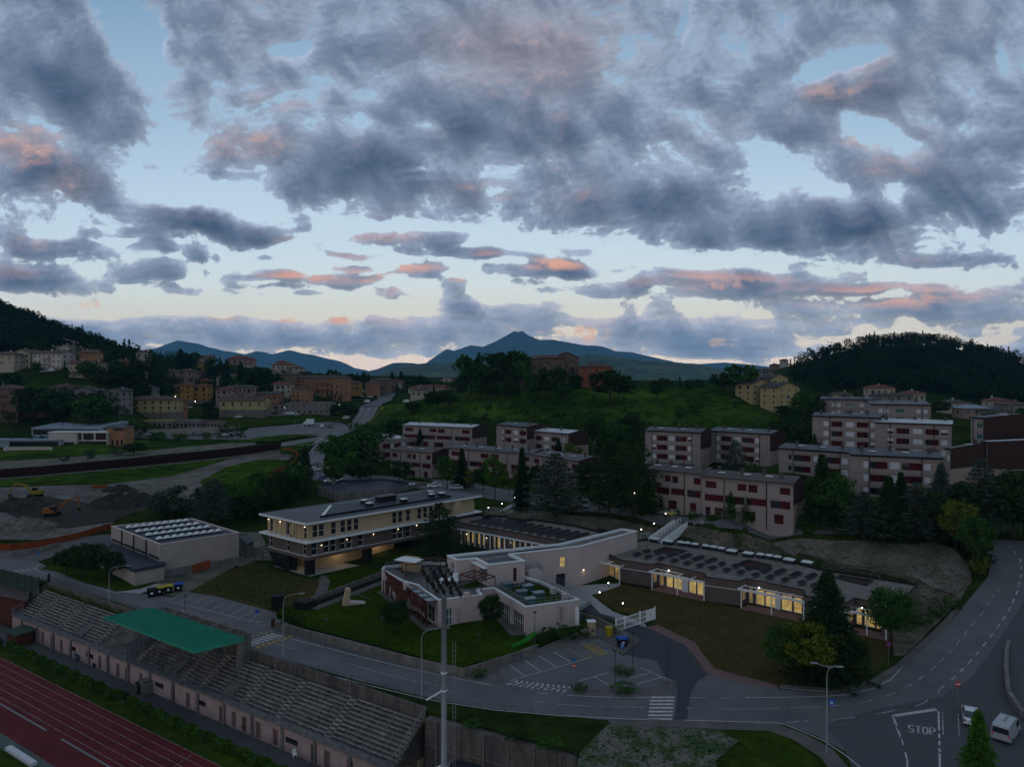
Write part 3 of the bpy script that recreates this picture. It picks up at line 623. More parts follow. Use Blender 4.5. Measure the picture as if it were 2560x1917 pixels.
# red block path with pale kerb, pale forecourt, asphalt foot path
sheet('path',[(1618,1568),(1645,1563),(1700,1590),(1737,1606),(1760,1640),(1786,1672),(1850,1690),(1945,1714),(1945,1723),(1850,1706),(1780,1689),(1758,1672),(1735,1640),(1712,1612),(1660,1588)],'redpath',.14,z=0,kerb=.14)
sheet('forecourt',[(1296,1428),(1330,1446),(1378,1462),(1440,1466),(1480,1462),(1550,1458),(1552,1464),(1500,1482),(1478,1488),(1530,1528),(1612,1560),(1618,1570),(1540,1545),(1500,1534),(1468,1500),(1445,1490),(1400,1476),(1340,1450),(1290,1436)],'light_pave',.10,z=0)
sheet('path',[(800,1440),(812,1438),(826,1452),(816,1484),(800,1500),(784,1492),(797,1462),(797,1452)],'pave',.06,z=0)
# lawns and planting
sheet('lawn',[(695,1540),(700,1520),(740,1518),(955,1450),(960,1480),(1065,1580),(1100,1573),(1230,1545),(1320,1600),(1420,1560),(1480,1560),(1420,1590),(1300,1640),(1162,1676),(1040,1645),(900,1607),(760,1572)],'lawn',.35,z=0)
sheet('meadow',[(478,1477),(560,1430),(620,1400),(700,1425),(770,1448),(800,1446),(797,1462),(786,1492),(776,1500),(700,1520),(690,1530),(560,1495)],'soil',.04,z=0)
sheet('meadow',[(812,1438),(955,1400),(960,1430),(955,1448),(820,1488),(826,1452)],'lawn',.05,z=0)
sheet('seeded_field',[(1480,1486),(1552,1460),(1640,1475),(1760,1500),(1850,1520),(2000,1552),(2100,1575),(2200,1600),(2230,1590),(2235,1620),(2200,1670),(2080,1712),(1950,1712),(1850,1690),(1786,1672),(1760,1640),(1737,1606),(1700,1590),(1645,1563),(1615,1550),(1530,1520)],'soil',.05,z=0)
sheet('gravel_yard',[(330,1440),(410,1446),(480,1420),(600,1390),(640,1380),(640,1400),(560,1430),(478,1477),(466,1480),(430,1490),(380,1480),(412,1462)],'gravel',.04)
sheet('gravel_yard',[(600,1330),(650,1330),(660,1350),(680,1400),(640,1400),(600,1385)],'gravel',.05)
sheet('lawn',[(100,1422),(150,1400),(280,1370),(300,1400),(330,1445),(392,1456),(350,1472),(290,1478),(200,1452),(140,1428)],'lawn2',.06,z=0)
sheet('verge',[(700,1652),(900,1712),(1100,1758),(1240,1780),(1390,1794),(1520,1803),(1530,1812),(1640,1818),(1800,1824),(1920,1828),(1980,1848),(2050,1892),(2090,1945),(1500,1945),(1434,1880),(1066,1778),(1064,1768),(820,1690)],'ground',.05,z=0)
sheet('rubble_ground',[(1520,1812),(1640,1818),(1800,1826),(1850,1850),(1790,1900),(1800,1945),(1440,1945),(1450,1880),(1480,1850)],'rubble',.09,z=0)
sheet('lawn',[(1800,1828),(1920,1834),(1980,1852),(2040,1895),(2070,1945),(1830,1945),(1800,1900),(1850,1855)],'lawn2',.10,z=0)
# dry slope behind the school
sheet('slope',[(1220,1266),(1400,1285),(1560,1302),(1700,1312),(1860,1334),(2000,1346),(2150,1352),(2330,1354),(2385,1372),(2420,1412),(2430,1450),(2400,1500),(2330,1570),(2260,1640),(2235,1640),(2230,1580),(2300,1500),(2270,1450),(2100,1420),(1930,1390),(1750,1365),(1640,1340),(1560,1330),(1450,1325),(1330,1300),(1210,1285)],'dry',.10)
sheet('slope',[(2000,1348),(2150,1354),(2330,1356),(2385,1374),(2420,1412),(2428,1440),(2390,1490),(2330,1470),(2290,1445),(2100,1410),(1980,1390),(1930,1360)],'gravel',.16)
sheet('courtyard',[(1000,1385),(1080,1365),(1150,1350),(1250,1378),(1130,1400),(1000,1400)],'ground',.08)
# street of the grey housing blocks
sheet('road',[(1000,1193),(1120,1200),(1250,1222),(1400,1240),(1600,1262),(1760,1292),(2000,1318),(2200,1328),(2420,1322),(2420,1336),(2200,1344),(2000,1336),(1850,1324),(1700,1306),(1560,1290),(1440,1274),(1250,1252),(1100,1228),(1000,1215),(900,1205),(880,1190)],'asphalt',.10)
sheet('car_park',[(740,1165),(800,1160),(860,1185),(1000,1193),(1050,1215),(940,1215),(860,1205),(790,1202),(735,1190)],'asphalt',.12)
for a in [(1780,1262),(1850,1272),(1940,1290)]:
    sheet('drive',[(a[0]-25,a[1]),(a[0]+18,a[1]+2),(a[0]+2,a[1]+26),(a[0]-48,a[1]+22)],'pave',.14)
# building site and river side
sheet('building_site',[(-80,1222),(0,1218),(130,1215),(260,1212),(430,1190),(520,1165),(620,1130),(700,1112),(740,1130),(720,1150),(640,1150),(560,1170),(505,1205),(520,1240),(400,1262),(300,1290),(280,1310),(200,1335),(100,1350),(0,1350),(-80,1350)],'dirt',.10)
sheet('building_site',[(250,1240),(300,1215),(400,1196),(505,1180),(500,1202),(420,1232),(330,1240)],'gravel',.2)
sheet('excavation',[(10,1250),(100,1240),(240,1262),(270,1250),(350,1246),(370,1262),(330,1285),(280,1305),(180,1320),(90,1318),(20,1285)],'darkdirt',.25)
sheet('river_meadow',[(-80,1200),(0,1190),(300,1165),(560,1135),(700,1110),(620,1130),(520,1165),(430,1190),(260,1210),(130,1213),(0,1216),(-80,1220)],'meadow',.12)
sheet('meadow',[(560,1170),(640,1150),(700,1150),(730,1165),(690,1200),(640,1235),(560,1240),(520,1240),(500,1205)],'meadow',.2)
sheet('river_bed',[(-80,1165),(0,1155),(200,1143),(400,1125),(560,1110),(640,1108),(640,1113),(400,1138),(200,1158),(0,1178),(-80,1186)],'gravel',.35)
sheet('meadow',[(-80,1112),(0,1110),(300,1104),(500,1100),(640,1096),(640,1108),(560,1110),(400,1125),(200,1143),(0,1155),(-80,1165)],'meadow',.25)
# valley road junction
sheet('road',[(310,1083),(560,1086),(600,1088),(625,1072),(700,1066),(800,1056),(845,1056),(868,1064),(893,1036),(902,1016),(950,1016),(936,1036),(912,1062),(880,1080),(850,1092),(815,1120),(812,1140),(806,1165),(770,1190),(740,1190),(700,1225),(640,1260),(630,1255),(700,1205),(735,1170),(770,1138),(790,1108),(700,1118),(706,1108),(790,1095),(800,1090),(640,1100),(520,1100),(310,1096)],'asphalt',.45,grid=4)
sheet('lawn',[(636,1098),(700,1090),(790,1088),(760,1094),(690,1106),(640,1108),(620,1104)],'meadow',.7,grid=4)
sheet('lawn',[(560,1046),(700,1042),(860,1034),(880,1036),(868,1058),(800,1054),(700,1062),(620,1070),(560,1075)],'lawn2',.5,grid=4)
sheet('lawn',[(700,1120),(788,1106),(770,1124),(730,1136),(700,1134)],'meadow',.7,grid=4)
sheet('road',[(560,1040),(740,1036),(870,1028),(872,1034),(700,1042),(560,1046)],'pave',.6,grid=4)
sheet('road',[(900,1018),(925,1008),(945,1000),(940,990),(955,986),(985,992),(978,1002),(955,1012),(950,1018)],'asphalt',.7,grid=5)
sheet('road',[(880,978),(930,975),(990,985),(985,992),(930,984),(880,984)],'asphalt',.9,grid=5)
sheet('hillside_lawn',[(930,1040),(965,1012),(1010,1008),(1070,1004),(1110,1010),(1150,1000),(1200,1015),(1150,1050),(1050,1080),(960,1085),(900,1090),(880,1082),(920,1062)],'meadow',.35)
sheet('hillside_lawn',[(1120,990),(1200,985),(1300,975),(1430,975),(1560,972),(1700,974),(1820,980),(1870,1000),(1930,1030),(1960,1052),(1900,1080),(1750,1072),(1600,1060),(1450,1060),(1350,1050),(1250,1055),(1150,1040)],'meadow',.25)
sheet('hillside_lawn',[(60,962),(200,962),(330,975),(330,988),(200,1000),(60,995)],'lawn2',.5)
# ---------- painted markings
m=MB()
Z0=.055
strip(m,[(640,1632),(760,1670),(900,1708),(1060,1746),(1100,1754),(1240,1775),(1400,1789),(1560,1797),(1652,1799)],.15,Z0,z=0)
strip(m,[(1712,1800),(1940,1807),(1965,1812),(2005,1828),(2060,1852),(2110,1885),(2150,1917),(2190,1960)],.15,Z0,z=0)
strip(m,[(730,1597),(880,1636),(1000,1666),(1100,1688),(1160,1700),(1228,1712)],.15,Z0,z=0)
strip(m,[(1420,1738),(1500,1742),(1560,1743),(1625,1743)],.15,Z0,z=0)
strip(m,[(1865,1744),(1960,1743),(2050,1741),(2120,1736),(2180,1722),(2225,1700),(2262,1660)],.15,Z0)
strip(m,[(85,1424),(92,1416),(104,1410)],.15,Z0,z=0)
strip(m,[(90,1427),(184,1454),(277,1478),(300,1484)],.15,Z0,z=0)
tag(m.build('road_edge_line','paint'),kind='structure')
m=MB()
strip(m,[(370,1504),(420,1517),(500,1538),(560,1554),(640,1578),(700,1595)],.12,Z0,z=0,dash=(2.2,2.0))
strip(m,[(690,1610),(750,1626)],.12,Z0,z=0); strip(m,[(870,1658),(980,1690),(1105,1716)],.12,Z0,z=0)
strip(m,[(1335,1752),(1400,1762)],.12,Z0,z=0,dash=(1.5,1.5)); strip(m,[(1395,1760),(1500,1767),(1618,1768)],.10,Z0,z=0)
strip(m,[(1715,1771),(1785,1772)],.12,Z0,z=0,dash=(2.6,1.8)); strip(m,[(1805,1773),(1880,1773),(1960,1770),(2053,1767)],.12,Z0,z=0,dash=(7,1.4))
strip(m,[(2072,1765),(2110,1762),(2160,1755),(2200,1745),(2236,1732),(2270,1715),(2300,1697),(2330,1673),(2360,1645),(2400,1600),(2440,1548),(2470,1520)],.13,Z0,dash=(2.2,2.1))
strip(m,[(2466,1512),(2500,1470)],.13,Z0,dash=(1.6,1.6))
strip(m,[(2350,1722),(2380,1698),(2420,1660),(2460,1612),(2500,1560),(2525,1520),(2545,1475),(2555,1430),(2550,1395),(2520,1362)],.24,Z0,dash=(2.0,1.9))
strip(m,[(1960,1807),(2000,1803),(2090,1799),(2190,1785),(2240,1775),(2300,1762),(2340,1738),(2352,1720)],.15,Z0,z=0,dash=(3,3))
strip(m,[(1722,1744),(1860,1745)],.14,Z0,z=0,dash=(2.2,1.6)); strip(m,[(1340,1732),(1418,1738)],.14,Z0,z=0,dash=(1.6,1.4))
strip(m,[(1190,1708),(1260,1716)],.12,Z0,z=0,dash=(1.6,1.4))
strip(m,[(2230,1790),(2250,1845)],.1,Z0,z=0); strip(m,[(2356,1780),(2358,1835)],.12,Z0,z=0); strip(m,[(2395,1785),(2398,1838)],.12,Z0,z=0)
strip(m,[(2060,1810),(2128,1809)],.02,Z0,z=0)
strip(m,[(300,1520),(430,1555),(560,1588)],.12,Z0,z=0,dash=(1.6,2.2))
tag(m.build('lane_dashes','paint_worn'),kind='structure')
# stop marking
m=MB(); strip(m,[(2236,1789),(2341,1773)],.55,Z0,z=0)
strip(m,[(2231,1788),(2243,1814)],.18,Z0,z=0); strip(m,[(2246,1825),(2262,1872)],.14,Z0,z=0,dash=(1.3,.9)); strip(m,[(2263,1880),(2268,1900),(2269,1935)],.16,Z0,z=0)
strip(m,[(2346,1778),(2348,1826)],.2,Z0,z=0); strip(m,[(2348,1834),(2349,1880)],.2,Z0,z=0,dash=(1.1,.7)); strip(m,[(2349,1884),(2350,1935)],.2,Z0,z=0)
tag(m.build('stop_line','paint'),kind='structure')
def letters(name,word,a,b,hpx,m_,z=0):
    A=pz(*a,z); B=pz(*b,z); C=pz(hpx[0],hpx[1],z); d=(B-A); w=d.length/len(word); d.normalize(); up=C-A
    GL={'S':[((1,.88),(.75,1),(.25,1),(0,.84),(0,.64),(.25,.52),(.75,.48),(1,.34),(1,.16),(.75,0),(.25,0),(0,.12))],'T':[((0,1),(1,1)),((.5,1),(.5,0))],'O':[((.3,0),(.7,0),(1,.25),(1,.75),(.7,1),(.3,1),(0,.75),(0,.25),(.3,0))],'P':[((0,0),(0,1),(.7,1),(1,.85),(1,.62),(.7,.48),(0,.48))]}
    mb=MB()
    for i,ch in enumerate(word):
        o=A+d*(w*(i+.12))
        for st in GL[ch]:
            strip(mb,[o+d*(w*.66*u)+up*v for u,v in st],.17,Z0,z=z,world=True)
    return tag(mb.build(name,m_),kind='structure')
letters('stop_lettering','STOP',(2270,1829),(2342,1838),(2270,1812),'paint')
def zebra(a0,a1,b0,b1,n,fill,m_,name,off=Z0,lo=0.0):
    "bars between the two side lines a0->a1 and b0->b1"
    A0,A1,B0,B1=[pz(*p,0) for p in (a0,a1,b0,b1)]; mb=MB()
    for i in range(n):
        f0=i/(n-1+fill) if n>1 else 0; f1=f0+fill/(n-1+fill)
        P=[A0.lerp(A1,f0),B0.lerp(B1,f0),B0.lerp(B1,f1),A0.lerp(A1,f1)]; mb.quad(*[p+Vector((0,0,off)) for p in P][::-1])
    for i,f in enumerate(mb.f):
        a,b,c=[Vector(mb.v[k]) for k in f[:3]]
        if (b-a).cross(c-a).z<0: mb.f[i]=f[::-1]
    return tag(mb.build(name,m_),kind='structure')
zebra((1627,1741),(1619,1800),(1687,1741),(1680,1800),7,.5,'paint','zebra_crossing')
zebra((680,1583),(609,1607),(708,1590),(634,1615),7,.55,'paint','zebra_crossing')
zebra((676,1577),(616,1593),(682,1579),(622,1595),6,.5,'yellow','crossing_dots')
zebra((727,1588),(636,1617),(733,1592),(646,1622),7,.55,'yellow','crossing_dots')
zebra((1282,1704),(1418,1724),(1264,1712),(1412,1732),10,.5,'paint_worn','zebra_crossing')
zebra((0,1430),(86,1420),(16,1436),(100,1425),6,.55,'paint_worn','zebra_crossing')
mb=MB()
for i in range(11):  # give-way teeth
    a=pz(1290+i*13.2-4,1705+i*1.55,0); b=pz(1290+i*13.2+5,1705+i*1.55+.6,0); c=pz(1292+i*13.2,1699+i*1.55,0)
    for p in (a,b,c): p.z=Z0
    mb.add([a,b,c],[(0,1,2)])
tag(mb.build('give_way_teeth','paint'),kind='structure')
# car park bays
mb=MB(); strip(mb,[(1276,1701),(1500,1637)],.12,Z0,z=0)
for a,b in [((1274,1662),(1312,1690)),((1312,1651),(1351,1678)),((1348,1640),(1389,1666)),((1385,1630),(1426,1655))]: strip(mb,[a,b],.14,Z0,z=0)
strip(mb,[(1235,1669),(1265,1699)],.07,Z0,z=0); strip(mb,[(1450,1608),(1500,1598),(1556,1632)],.1,Z0,z=0)
for a,b in [((1448,1702),(1520,1682)),((1486,1692),(1529,1716)),((1602,1669),(1680,1703)),((1571,1696),(1625,1682)),((1590,1711),(1655,1692))]: strip(mb,[a,b],.13,Z0,z=0)
strip(mb,[(422,1504),(500,1521),(600,1546),(648,1556)],.12,Z0,z=0)
for i in range(9):
    x=466+i*24.5; y=1479+i*6.3; strip(mb,[(x,y),(x-42,y+21+i*.6)],.1,Z0,z=0)
tag(mb.build('parking_bay_lines','paint'),kind='structure')
mb=MB(); strip(mb,[(1420,1622),(1462,1646)],.14,Z0,z=0); strip(mb,[(1462,1646),(1550,1627)],.13,Z0,z=0); strip(mb,[(1455,1611),(1496,1638)],.13,Z0,z=0); strip(mb,[(1478,1607),(1520,1632)],.13,Z0,z=0)
for i in range(6):
    x=1456+i*8; y=1613+i*4.6; strip(mb,[(x,y),(x+24,y-2.5)],.35,Z0+.004,z=0)
for a,b in [((616,1540),(672,1528)),((622,1546),(660,1535)),((614,1537),(650,1527)),((640,1547),(672,1536)),((1468,1636),(1478,1637)),((1471,1639),(1473,1633))]: strip(mb,[a,b],.12,Z0,z=0)
tag(mb.build('hatched_bay','yellow'),kind='structure')
mb=MB(); strip(mb,[(634,1541),(646,1538)],.9,Z0,z=0); strip(mb,[(1515,1626),(1524,1629)],.6,Z0,z=0); tag(mb.build('disabled_bay_mark','bluep'),kind='structure')
# valley road lines
mb=MB()
for P in [[(875,1062),(897,1042),(908,1028),(903,1021)],[(893,1066),(912,1045),(921,1030),(923,1018)],[(917,1062),(930,1045),(938,1030),(942,1020)],[(700,1092),(790,1084),(810,1080)],[(640,1088),(720,1084),(795,1081)],[(790,1128),(810,1108)],[(778,1160),(792,1150)],[(645,1248),(700,1212),(738,1180)]]: strip(mb,P,.3,.62)
strip(mb,[(700,1118),(780,1116),(808,1098)],.5,.85)
tag(mb.build('valley_road_lines','paint'),kind='structure')
# ---------- running track and sports ground floor
ZT=-7.2; t0,t1=-230,-18
def band(name,n0,n1,m_,z,ta=t0,tb=t1): return tag(MB().quad(W(ta,n0,z),W(tb,n0,z),W(tb,n1,z),W(ta,n1,z)).build(name,m_),kind='structure')
band('track_surround_yard',54.9,59.6,'asphalt_dark',ZT+.03); band('grass_strip',52.5,54.9,'lawn2',ZT+.04)
band('running_track',41.4,52.5,'track',ZT+.05); band('running_track_surround',39.6,41.4,'track2',ZT+.05); band('infield',20,39.6,'lawn2',ZT+.04)
mb=MB()
for k in range(6): strip(mb,[W(t0,52.4-k*1.30,0),W(t1,52.4-k*1.30,0)],.055,.07,z=ZT,world=True)
for t in (-82,-72,-60): strip(mb,[W(t,52.4,0),W(t+1.5,46,0)],.05,.072,z=ZT,world=True)
tag(mb.build('track_lane_lines','paint_worn'),kind='structure')
for ta,tb in ((-132,-103.5),(-99.5,-60)):
    mb=MB(); mb.beam(W(ta,44.9,ZT+.12),W(tb,44.9,ZT+.12),.16,.16)
    for k in range(int((tb-ta)/2)): mb.box(W(ta+1+k*2,44.9,ZT+.07),(.1,.3,.1))
    tag(mb.build('track_inner_rail','metal'),'white rail along the inner edge of the red track, '+('far left length' if ta<-120 else 'lower right length'),'rail','white rails of the running track')
# ================= school complex =================
def V2(p): return Vector((p[0],p[1],0))
def inset(poly,t):
    n=len(poly); a=sum(poly[i].x*poly[(i+1)%n].y-poly[(i+1)%n].x*poly[i].y for i in range(n)); s=1 if a>0 else -1; out=[]
    for i in range(n):
        p,c,q=poly[i-1],poly[i],poly[(i+1)%n]; d1=(c-p).normalized(); d2=(q-c).normalized()
        n1=Vector((-d1.y,d1.x,0))*s; n2=Vector((-d2.y,d2.x,0))*s; b=(n1+n2)
        if b.length<1e-4: b=n1
        b.normalize(); k=t/max(b.dot(n1),.4); out.append(c+b*k)
    return out
def ringtop(mb,P,Q,z):
    n=len(P)
    for i in range(n):
        a,b,c,d=P[i],P[(i+1)%n],Q[(i+1)%n],Q[i]; f=[(a.x,a.y,z),(b.x,b.y,z),(c.x,c.y,z),(d.x,d.y,z)]
        v=(Vector(f[1])-Vector(f[0])).cross(Vector(f[2])-Vector(f[0])); mb.quad(*(f if v.z>0 else f[::-1]))
def wallring(mb,P,z0,z1,skip=(),outward=True):
    n=len(P); 
    for i in range(n):
        if i in skip: continue
        a,b=P[i],P[(i+1)%n]; mb.quad((a.x,a.y,z0),(b.x,b.y,z0),(b.x,b.y,z1),(a.x,a.y,z1))
def tri(mb,poly,z):
    r=geometry.delaunay_2d_cdt([p.to_2d() for p in poly],[(i,(i+1)%len(poly)) for i in range(len(poly))],[list(range(len(poly)))],1,1e-4)
    vs=[(p.x,p.y,z) for p in r[0]]; fs=[]
    for f in r[2]:
        a,b,c=[Vector(vs[i]) for i in f[:3]]; fs.append(f if (b-a).cross(c-a).z>0 else tuple(reversed(f)))
    mb.add(vs,fs)
def flatroof(parent,P,zr,zt_,t,roofm,trimm,trimh=.12,over=.06):
    "roof deck with an upstand and coping"
    Q=inset(P,t); mb=MB(); tri(mb,Q,zr); wallring(mb,Q,zr,zt_); r=mb.build('roof',roofm,parent)
    O=inset(P,-over); Qi=inset(P,t+.02); mb=MB(); ringtop(mb,O,Qi,zt_+trimh); wallring(mb,O,zt_-.02,zt_+trimh); wallring(mb,Qi,zt_-.3,zt_+trimh)
    ringtop(mb,O,inset(P,.01),zt_-.02); mb.build('coping',trimm,r if False else parent)
    return r
def lamp_light(loc,energy,color=(1,.72,.38),spot=None,size=.08,rot=None):
    l=bpy.data.lights.new('lamp_glow','SPOT' if spot else 'POINT'); l.energy=energy; l.color=color; l.shadow_soft_size=size
    if spot: l.spot_size=R(spot); l.spot_blend=.7
    o=bpy.data.objects.new('lamp_glow',l); COL.objects.link(o); o.location=loc
    if rot: o.rotation_euler=rot
    return o
def wall_lamp(parent,P0,P1,px,z,e=9,out=.22):
    d=(V2(P1)-V2(P0)).normalized(); n=Vector((d.y,-d.x,0)); u=ux(P0,P1,px); c=V2(P0)+d*u+Vector((0,0,z))
    o=MB().box(c+n*.08,(.14,.14,.22),math.atan2(d.y,d.x)).build('wall_lamp','metald',parent); b=MB().box(c+n*.10+Vector((0,0,-.14)),(.12,.12,.08),math.atan2(d.y,d.x)).build('bulb','bulb',o)
    lamp_light(c+n*out+Vector((0,0,-.05)),e,spot=120)
# ---- long building on stilts
A=V2(pz(647,1282,11)); B=V2(pz(765,1307,11)); C=V2(pz(1205,1237,11)); Dd=A+(C-B)
T=thing('school_building','long beige and brown school building on stilts with dark solar roof','school',(B.x,B.y,0))
P=[A,B,C,Dd]; Wl=inset(P,1.25)
mb=MB(); mb.prism(P,10.55,10.92); mb.build('roof_slab','trim',T)
mb=MB(); tri(mb,inset(P,.15),10.985); rf=mb.build('roof','membrane2',T)
e1=(C-B).normalized(); e2=(A-B).normalized()
Pi=[B+e1*5.2+e2*3.0,C-e1*7+e2*3.0,C-e1*7+e2*(12.6),B+e1*14+e2*12.6]
mb=MB(); mb.prism(Pi,11.0,11.22); mb.build('roof_panel_field','membrane',rf)
mb=MB(); mb.prism([B+e1*5.6+e2*3.4,B+e1*6.4+e2*3.4,B+e1*14.6+e2*12.4,B+e1*13.8+e2*12.4],11.23,11.3); mb.build('roof_ridge','trim',rf)
mb=MB(); 
for a,b in((0,1),(1,2)): mb.beam(Pi[a].to_3d()+Vector((0,0,11.25)),Pi[b]+Vector((0,0,11.25)),.18,.25)
mb.build('roof_gutter','blackt',rf)
for (x,y) in [(1070,325),(1115,350),(1410,315),(1645,250),(1652,272),(1738,262)]:
    p=pz(600+x/3.45,1160+y/3.45,11.5); mb=MB(); mb.box((p.x,p.y,11.55),(1.3,1.3,.66),math.atan2(e1.y,e1.x)); s=mb.build('skylight','blackt',rf); MB().box((p.x,p.y,11.95),(1.35,1.35,.14),math.atan2(e1.y,e1.x)).build('skylight_dome','trim',s)
p=pz(600+1258/3.45,1160+300/3.45,11.6); mb=MB(); mb.box((p.x,p.y,11.8),(4.6,1.9,1.1),math.atan2(e1.y,e1.x)); s=mb.build('roof_plant_room','blackt',rf); MB().box((p.x,p.y,12.42),(5.2,2.4,.12),math.atan2(e1.y,e1.x)).build('plant_room_roof','membrane2',s)
mb=MB(); mb.prism(P,6.78,7.12); mb.build('middle_slab','trim',T)
# top floor
def cols(Pa,Pb,pxs,w,z0,z1): return [(ux(Pa,Pb,x)-w/2,ux(Pa,Pb,x)+w/2,z0,z1) for x in pxs]
Aw,Bw,Cw,Dw=Wl
topc=[788.4,804.3,834.8,858,874.5,891.3,987,1001.4,1020.9,1049,1063.8,1078]
hs=cols(Bw,Cw,topc,1.25,7.5,10.0)
mb=MB(); pt=facade(mb,Bw,Cw,7.15,10.5,hs); hs2=cols(Aw,Bw,[678,719,762],1.2,7.3,9.9); pt2=facade(mb,Aw,Bw,7.15,10.5,hs2); wallring(mb,[Cw,Dw,Aw],7.15,10.5,skip=(2,)); mb.build('upper_wall','plaster2',T)
for h in hs: window(T,pt,h,mull=0,trans=1)
for h in hs2: window(T,pt2,h,mull=0,trans=1)
# first floor
lowc=[787,816.5,834,857,874,902,987,1001.4,1021]
hs=cols(Bw,Cw,lowc,1.35,4.0,6.6); hs2=cols(Aw,Bw,[677,719,760],1.2,4.0,6.6)
mb=MB(); pt=facade(mb,Bw,Cw,3.4,6.75,hs); pt2=facade(mb,Aw,Bw,3.4,6.75,hs2); wallring(mb,[Cw,Dw,Aw],3.4,6.75,skip=(2,)); mb.prism([Aw,Bw,Cw,Dw],3.15,3.4); mb.build('brown_wall','brownw',T)
for h in hs: window(T,pt,h,mull=0,trans=1,fw=.09)
for h in hs2: window(T,pt2,h,mull=0,trans=1,fw=.09)
n1=Vector((e1.y,-e1.x,0))
mb=MB(); mb.beam(Bw+n1*.05+Vector((0,0,3.9)),Cw+n1*.05+Vector((0,0,3.9)),.1,.1); mb.beam(Bw+n1*.05+Vector((0,0,6.68)),Cw+n1*.05+Vector((0,0,6.68)),.1,.1); n2=Vector((-e2.y,e2.x,0)); 
mb.beam(Aw+n2*-.05*0+Vector((0,0,3.9)),Bw+Vector((0,0,3.9)),.22,.1); mb.build('string_course','trim',T)
# ground storey: set-back beige walls, dark columns, hillside
G=[Aw+e1*0+(-e2)*2.5+e1*5,Bw+e1*5+e2*4.5]
u0=Bw+e1*4.2+e2*3.8; u1=Bw+e1*24+e2*3.8; u2=Bw+e1*4.2+e2*12.5
mb=MB(); mb.quad((u0.x,u0.y,0),(u1.x,u1.y,0),(u1.x,u1.y,3.15),(u0.x,u0.y,3.15)); mb.quad((u2.x,u2.y,0),(u0.x,u0.y,0),(u0.x,u0.y,3.15),(u2.x,u2.y,3.15)); mb.build('undercroft_wall','plaster2',T)
for uu,vv in ((1.0,.9),(14.5,.9),(27,.9),(1.0,6.0)):
    c=Bw+e1*uu+e2*vv; MB().box((c.x,c.y,1.6),(1.7 if vv<2 else .5,1.3,3.1),math.atan2(e1.y,e1.x)).build('column','blackt',T)
c=Bw+e1*.9+e2*9.6; MB().box((c.x,c.y,1.62),(1.5,6.0,3.0),math.atan2(e1.y,e1.x)).build('entrance_glazing','glass',T)
mb=MB(); c0=Aw-e2*0+e2*1.2; q=[c0+(-e1)*0.4,c0+e1*5,c0+e1*5+e2*3,c0-e1*.4+e2*3]
for a in range(4):
    mb.beam(q[a]+Vector((0,0,.1)),q[a]+Vector((0,0,3.0)),.12); mb.beam(q[a]+Vector((0,0,3.0)),q[(a+1)%4]+Vector((0,0,3.0)),.14); mb.beam(q[a]+Vector((0,0,1.5)),q[(a+1)%4]+Vector((0,0,1.5)),.08)
tag(mb.build('steel_frame','metald'),'dark steel frame cage at the left end of the school building','frame')
MB().quad(*[p+Vector((0,0,.08)) for p in (Bw-e2*.5,Bw+e1*24-e2*.5,Bw+e1*24+e2*4,Bw+e2*12)]).build('undercroft_floor','light_pave',T)
for i in range(9):
    p=A.lerp(B,(i+.5)/9.5)+e1*.25; MB().beam(p+Vector((0,0,7.13)),p+Vector((0,0,10.55)),.05).build('slim_rod','metald',T)
# round emblem disc and round wall disc
cc=A.lerp(B,.70)+e1*.1+Vector((0,0,8.85)); ax=Matrix.Rotation(math.atan2((B-A).y,(B-A).x),3,'Z')
mb=MB(); mb.tube([cc+ax@Vector((1.0*math.cos(k*math.pi/12),0,1.25*math.sin(k*math.pi/12))) for k in range(25)],.09,6); mb.build('ring','metald',T)
cd=C-e1*9.0-Vector((0,0,0))-e2*1.3+Vector((0,0,9.2)); mb=MB(); axl=Matrix.Rotation(math.atan2(e1.y,e1.x),3,'Z'); mb.add([cd+axl@Vector((1.5*math.cos(k*math.pi/12),-.1,1.6*math.sin(k*math.pi/12))) for k in range(24)],[tuple(range(24))]); mb.build('round_panel','plaster2',T)
mb=MB(); a_=C-e1*14; mb.quad(*[p for p in ((a_-n1*-.03-e2*0).to_3d()+Vector((0,0,8.2)),)*1],*[C+n1*.03+Vector((0,0,8.2)),C+n1*.03+Vector((0,0,10.4)),a_+n1*.03+Vector((0,0,10.4))]) if False else None
for px,z,e in [(803,5.9,9),(867,6.1,9),(933,6.2,9),(995,6.3,8),(1041,6.4,8)]: wall_lamp(T,Bw,Cw,px,z,e)
for px in (672,701,731,763): wall_lamp(T,Aw,Bw,px,9.9,10)
c=Bw+e1*9+e2*2.2; lamp_light(c+Vector((0,0,2.9)),70,size=.3); c=Bw+e1*19+e2*2.2; lamp_light(c+Vector((0,0,2.9)),75,size=.3); c=Bw+e1*2.6+e2*5.5; lamp_light(c+Vector((0,0,2.9)),45,size=.3)
# ---- centre wing: low gravel roof with panel rows, lit glazed front
cw=[V2(pz(x,y,6.4)) for x,y in [(1130,1303),(1422,1356),(1520,1332),(1440,1313),(1334,1297),(1292,1303),(1268,1290),(1170,1283),(1120,1290)]]
T=thing('school_wing','low brown centre wing with lit glazed front and rows of solar panels','school',(cw[0].x,cw[0].y,2))
a,b=cw[0],cw[1]; dd=(b-a).normalized(); a2=a-dd*3
hs=[]; x=1162
for x0,x1 in [(1159,1163),(1165,1174),(1177,1184),(1192,1200),(1204,1210),(1231,1239),(1241,1249),(1256,1263),(1279,1286),(1295,1302),(1308,1316),(1324,1331)]:
    hs.append((ux(a,b,x0),ux(a,b,x1),2.3,4.75))
mb=MB(); pt=facade(mb,a,b,1.6,5.0,hs,.5); mb.build('glazed_front_wall','brownw',T)
for h in hs: window(T,pt,h,.5,kind='lit',trans=1)
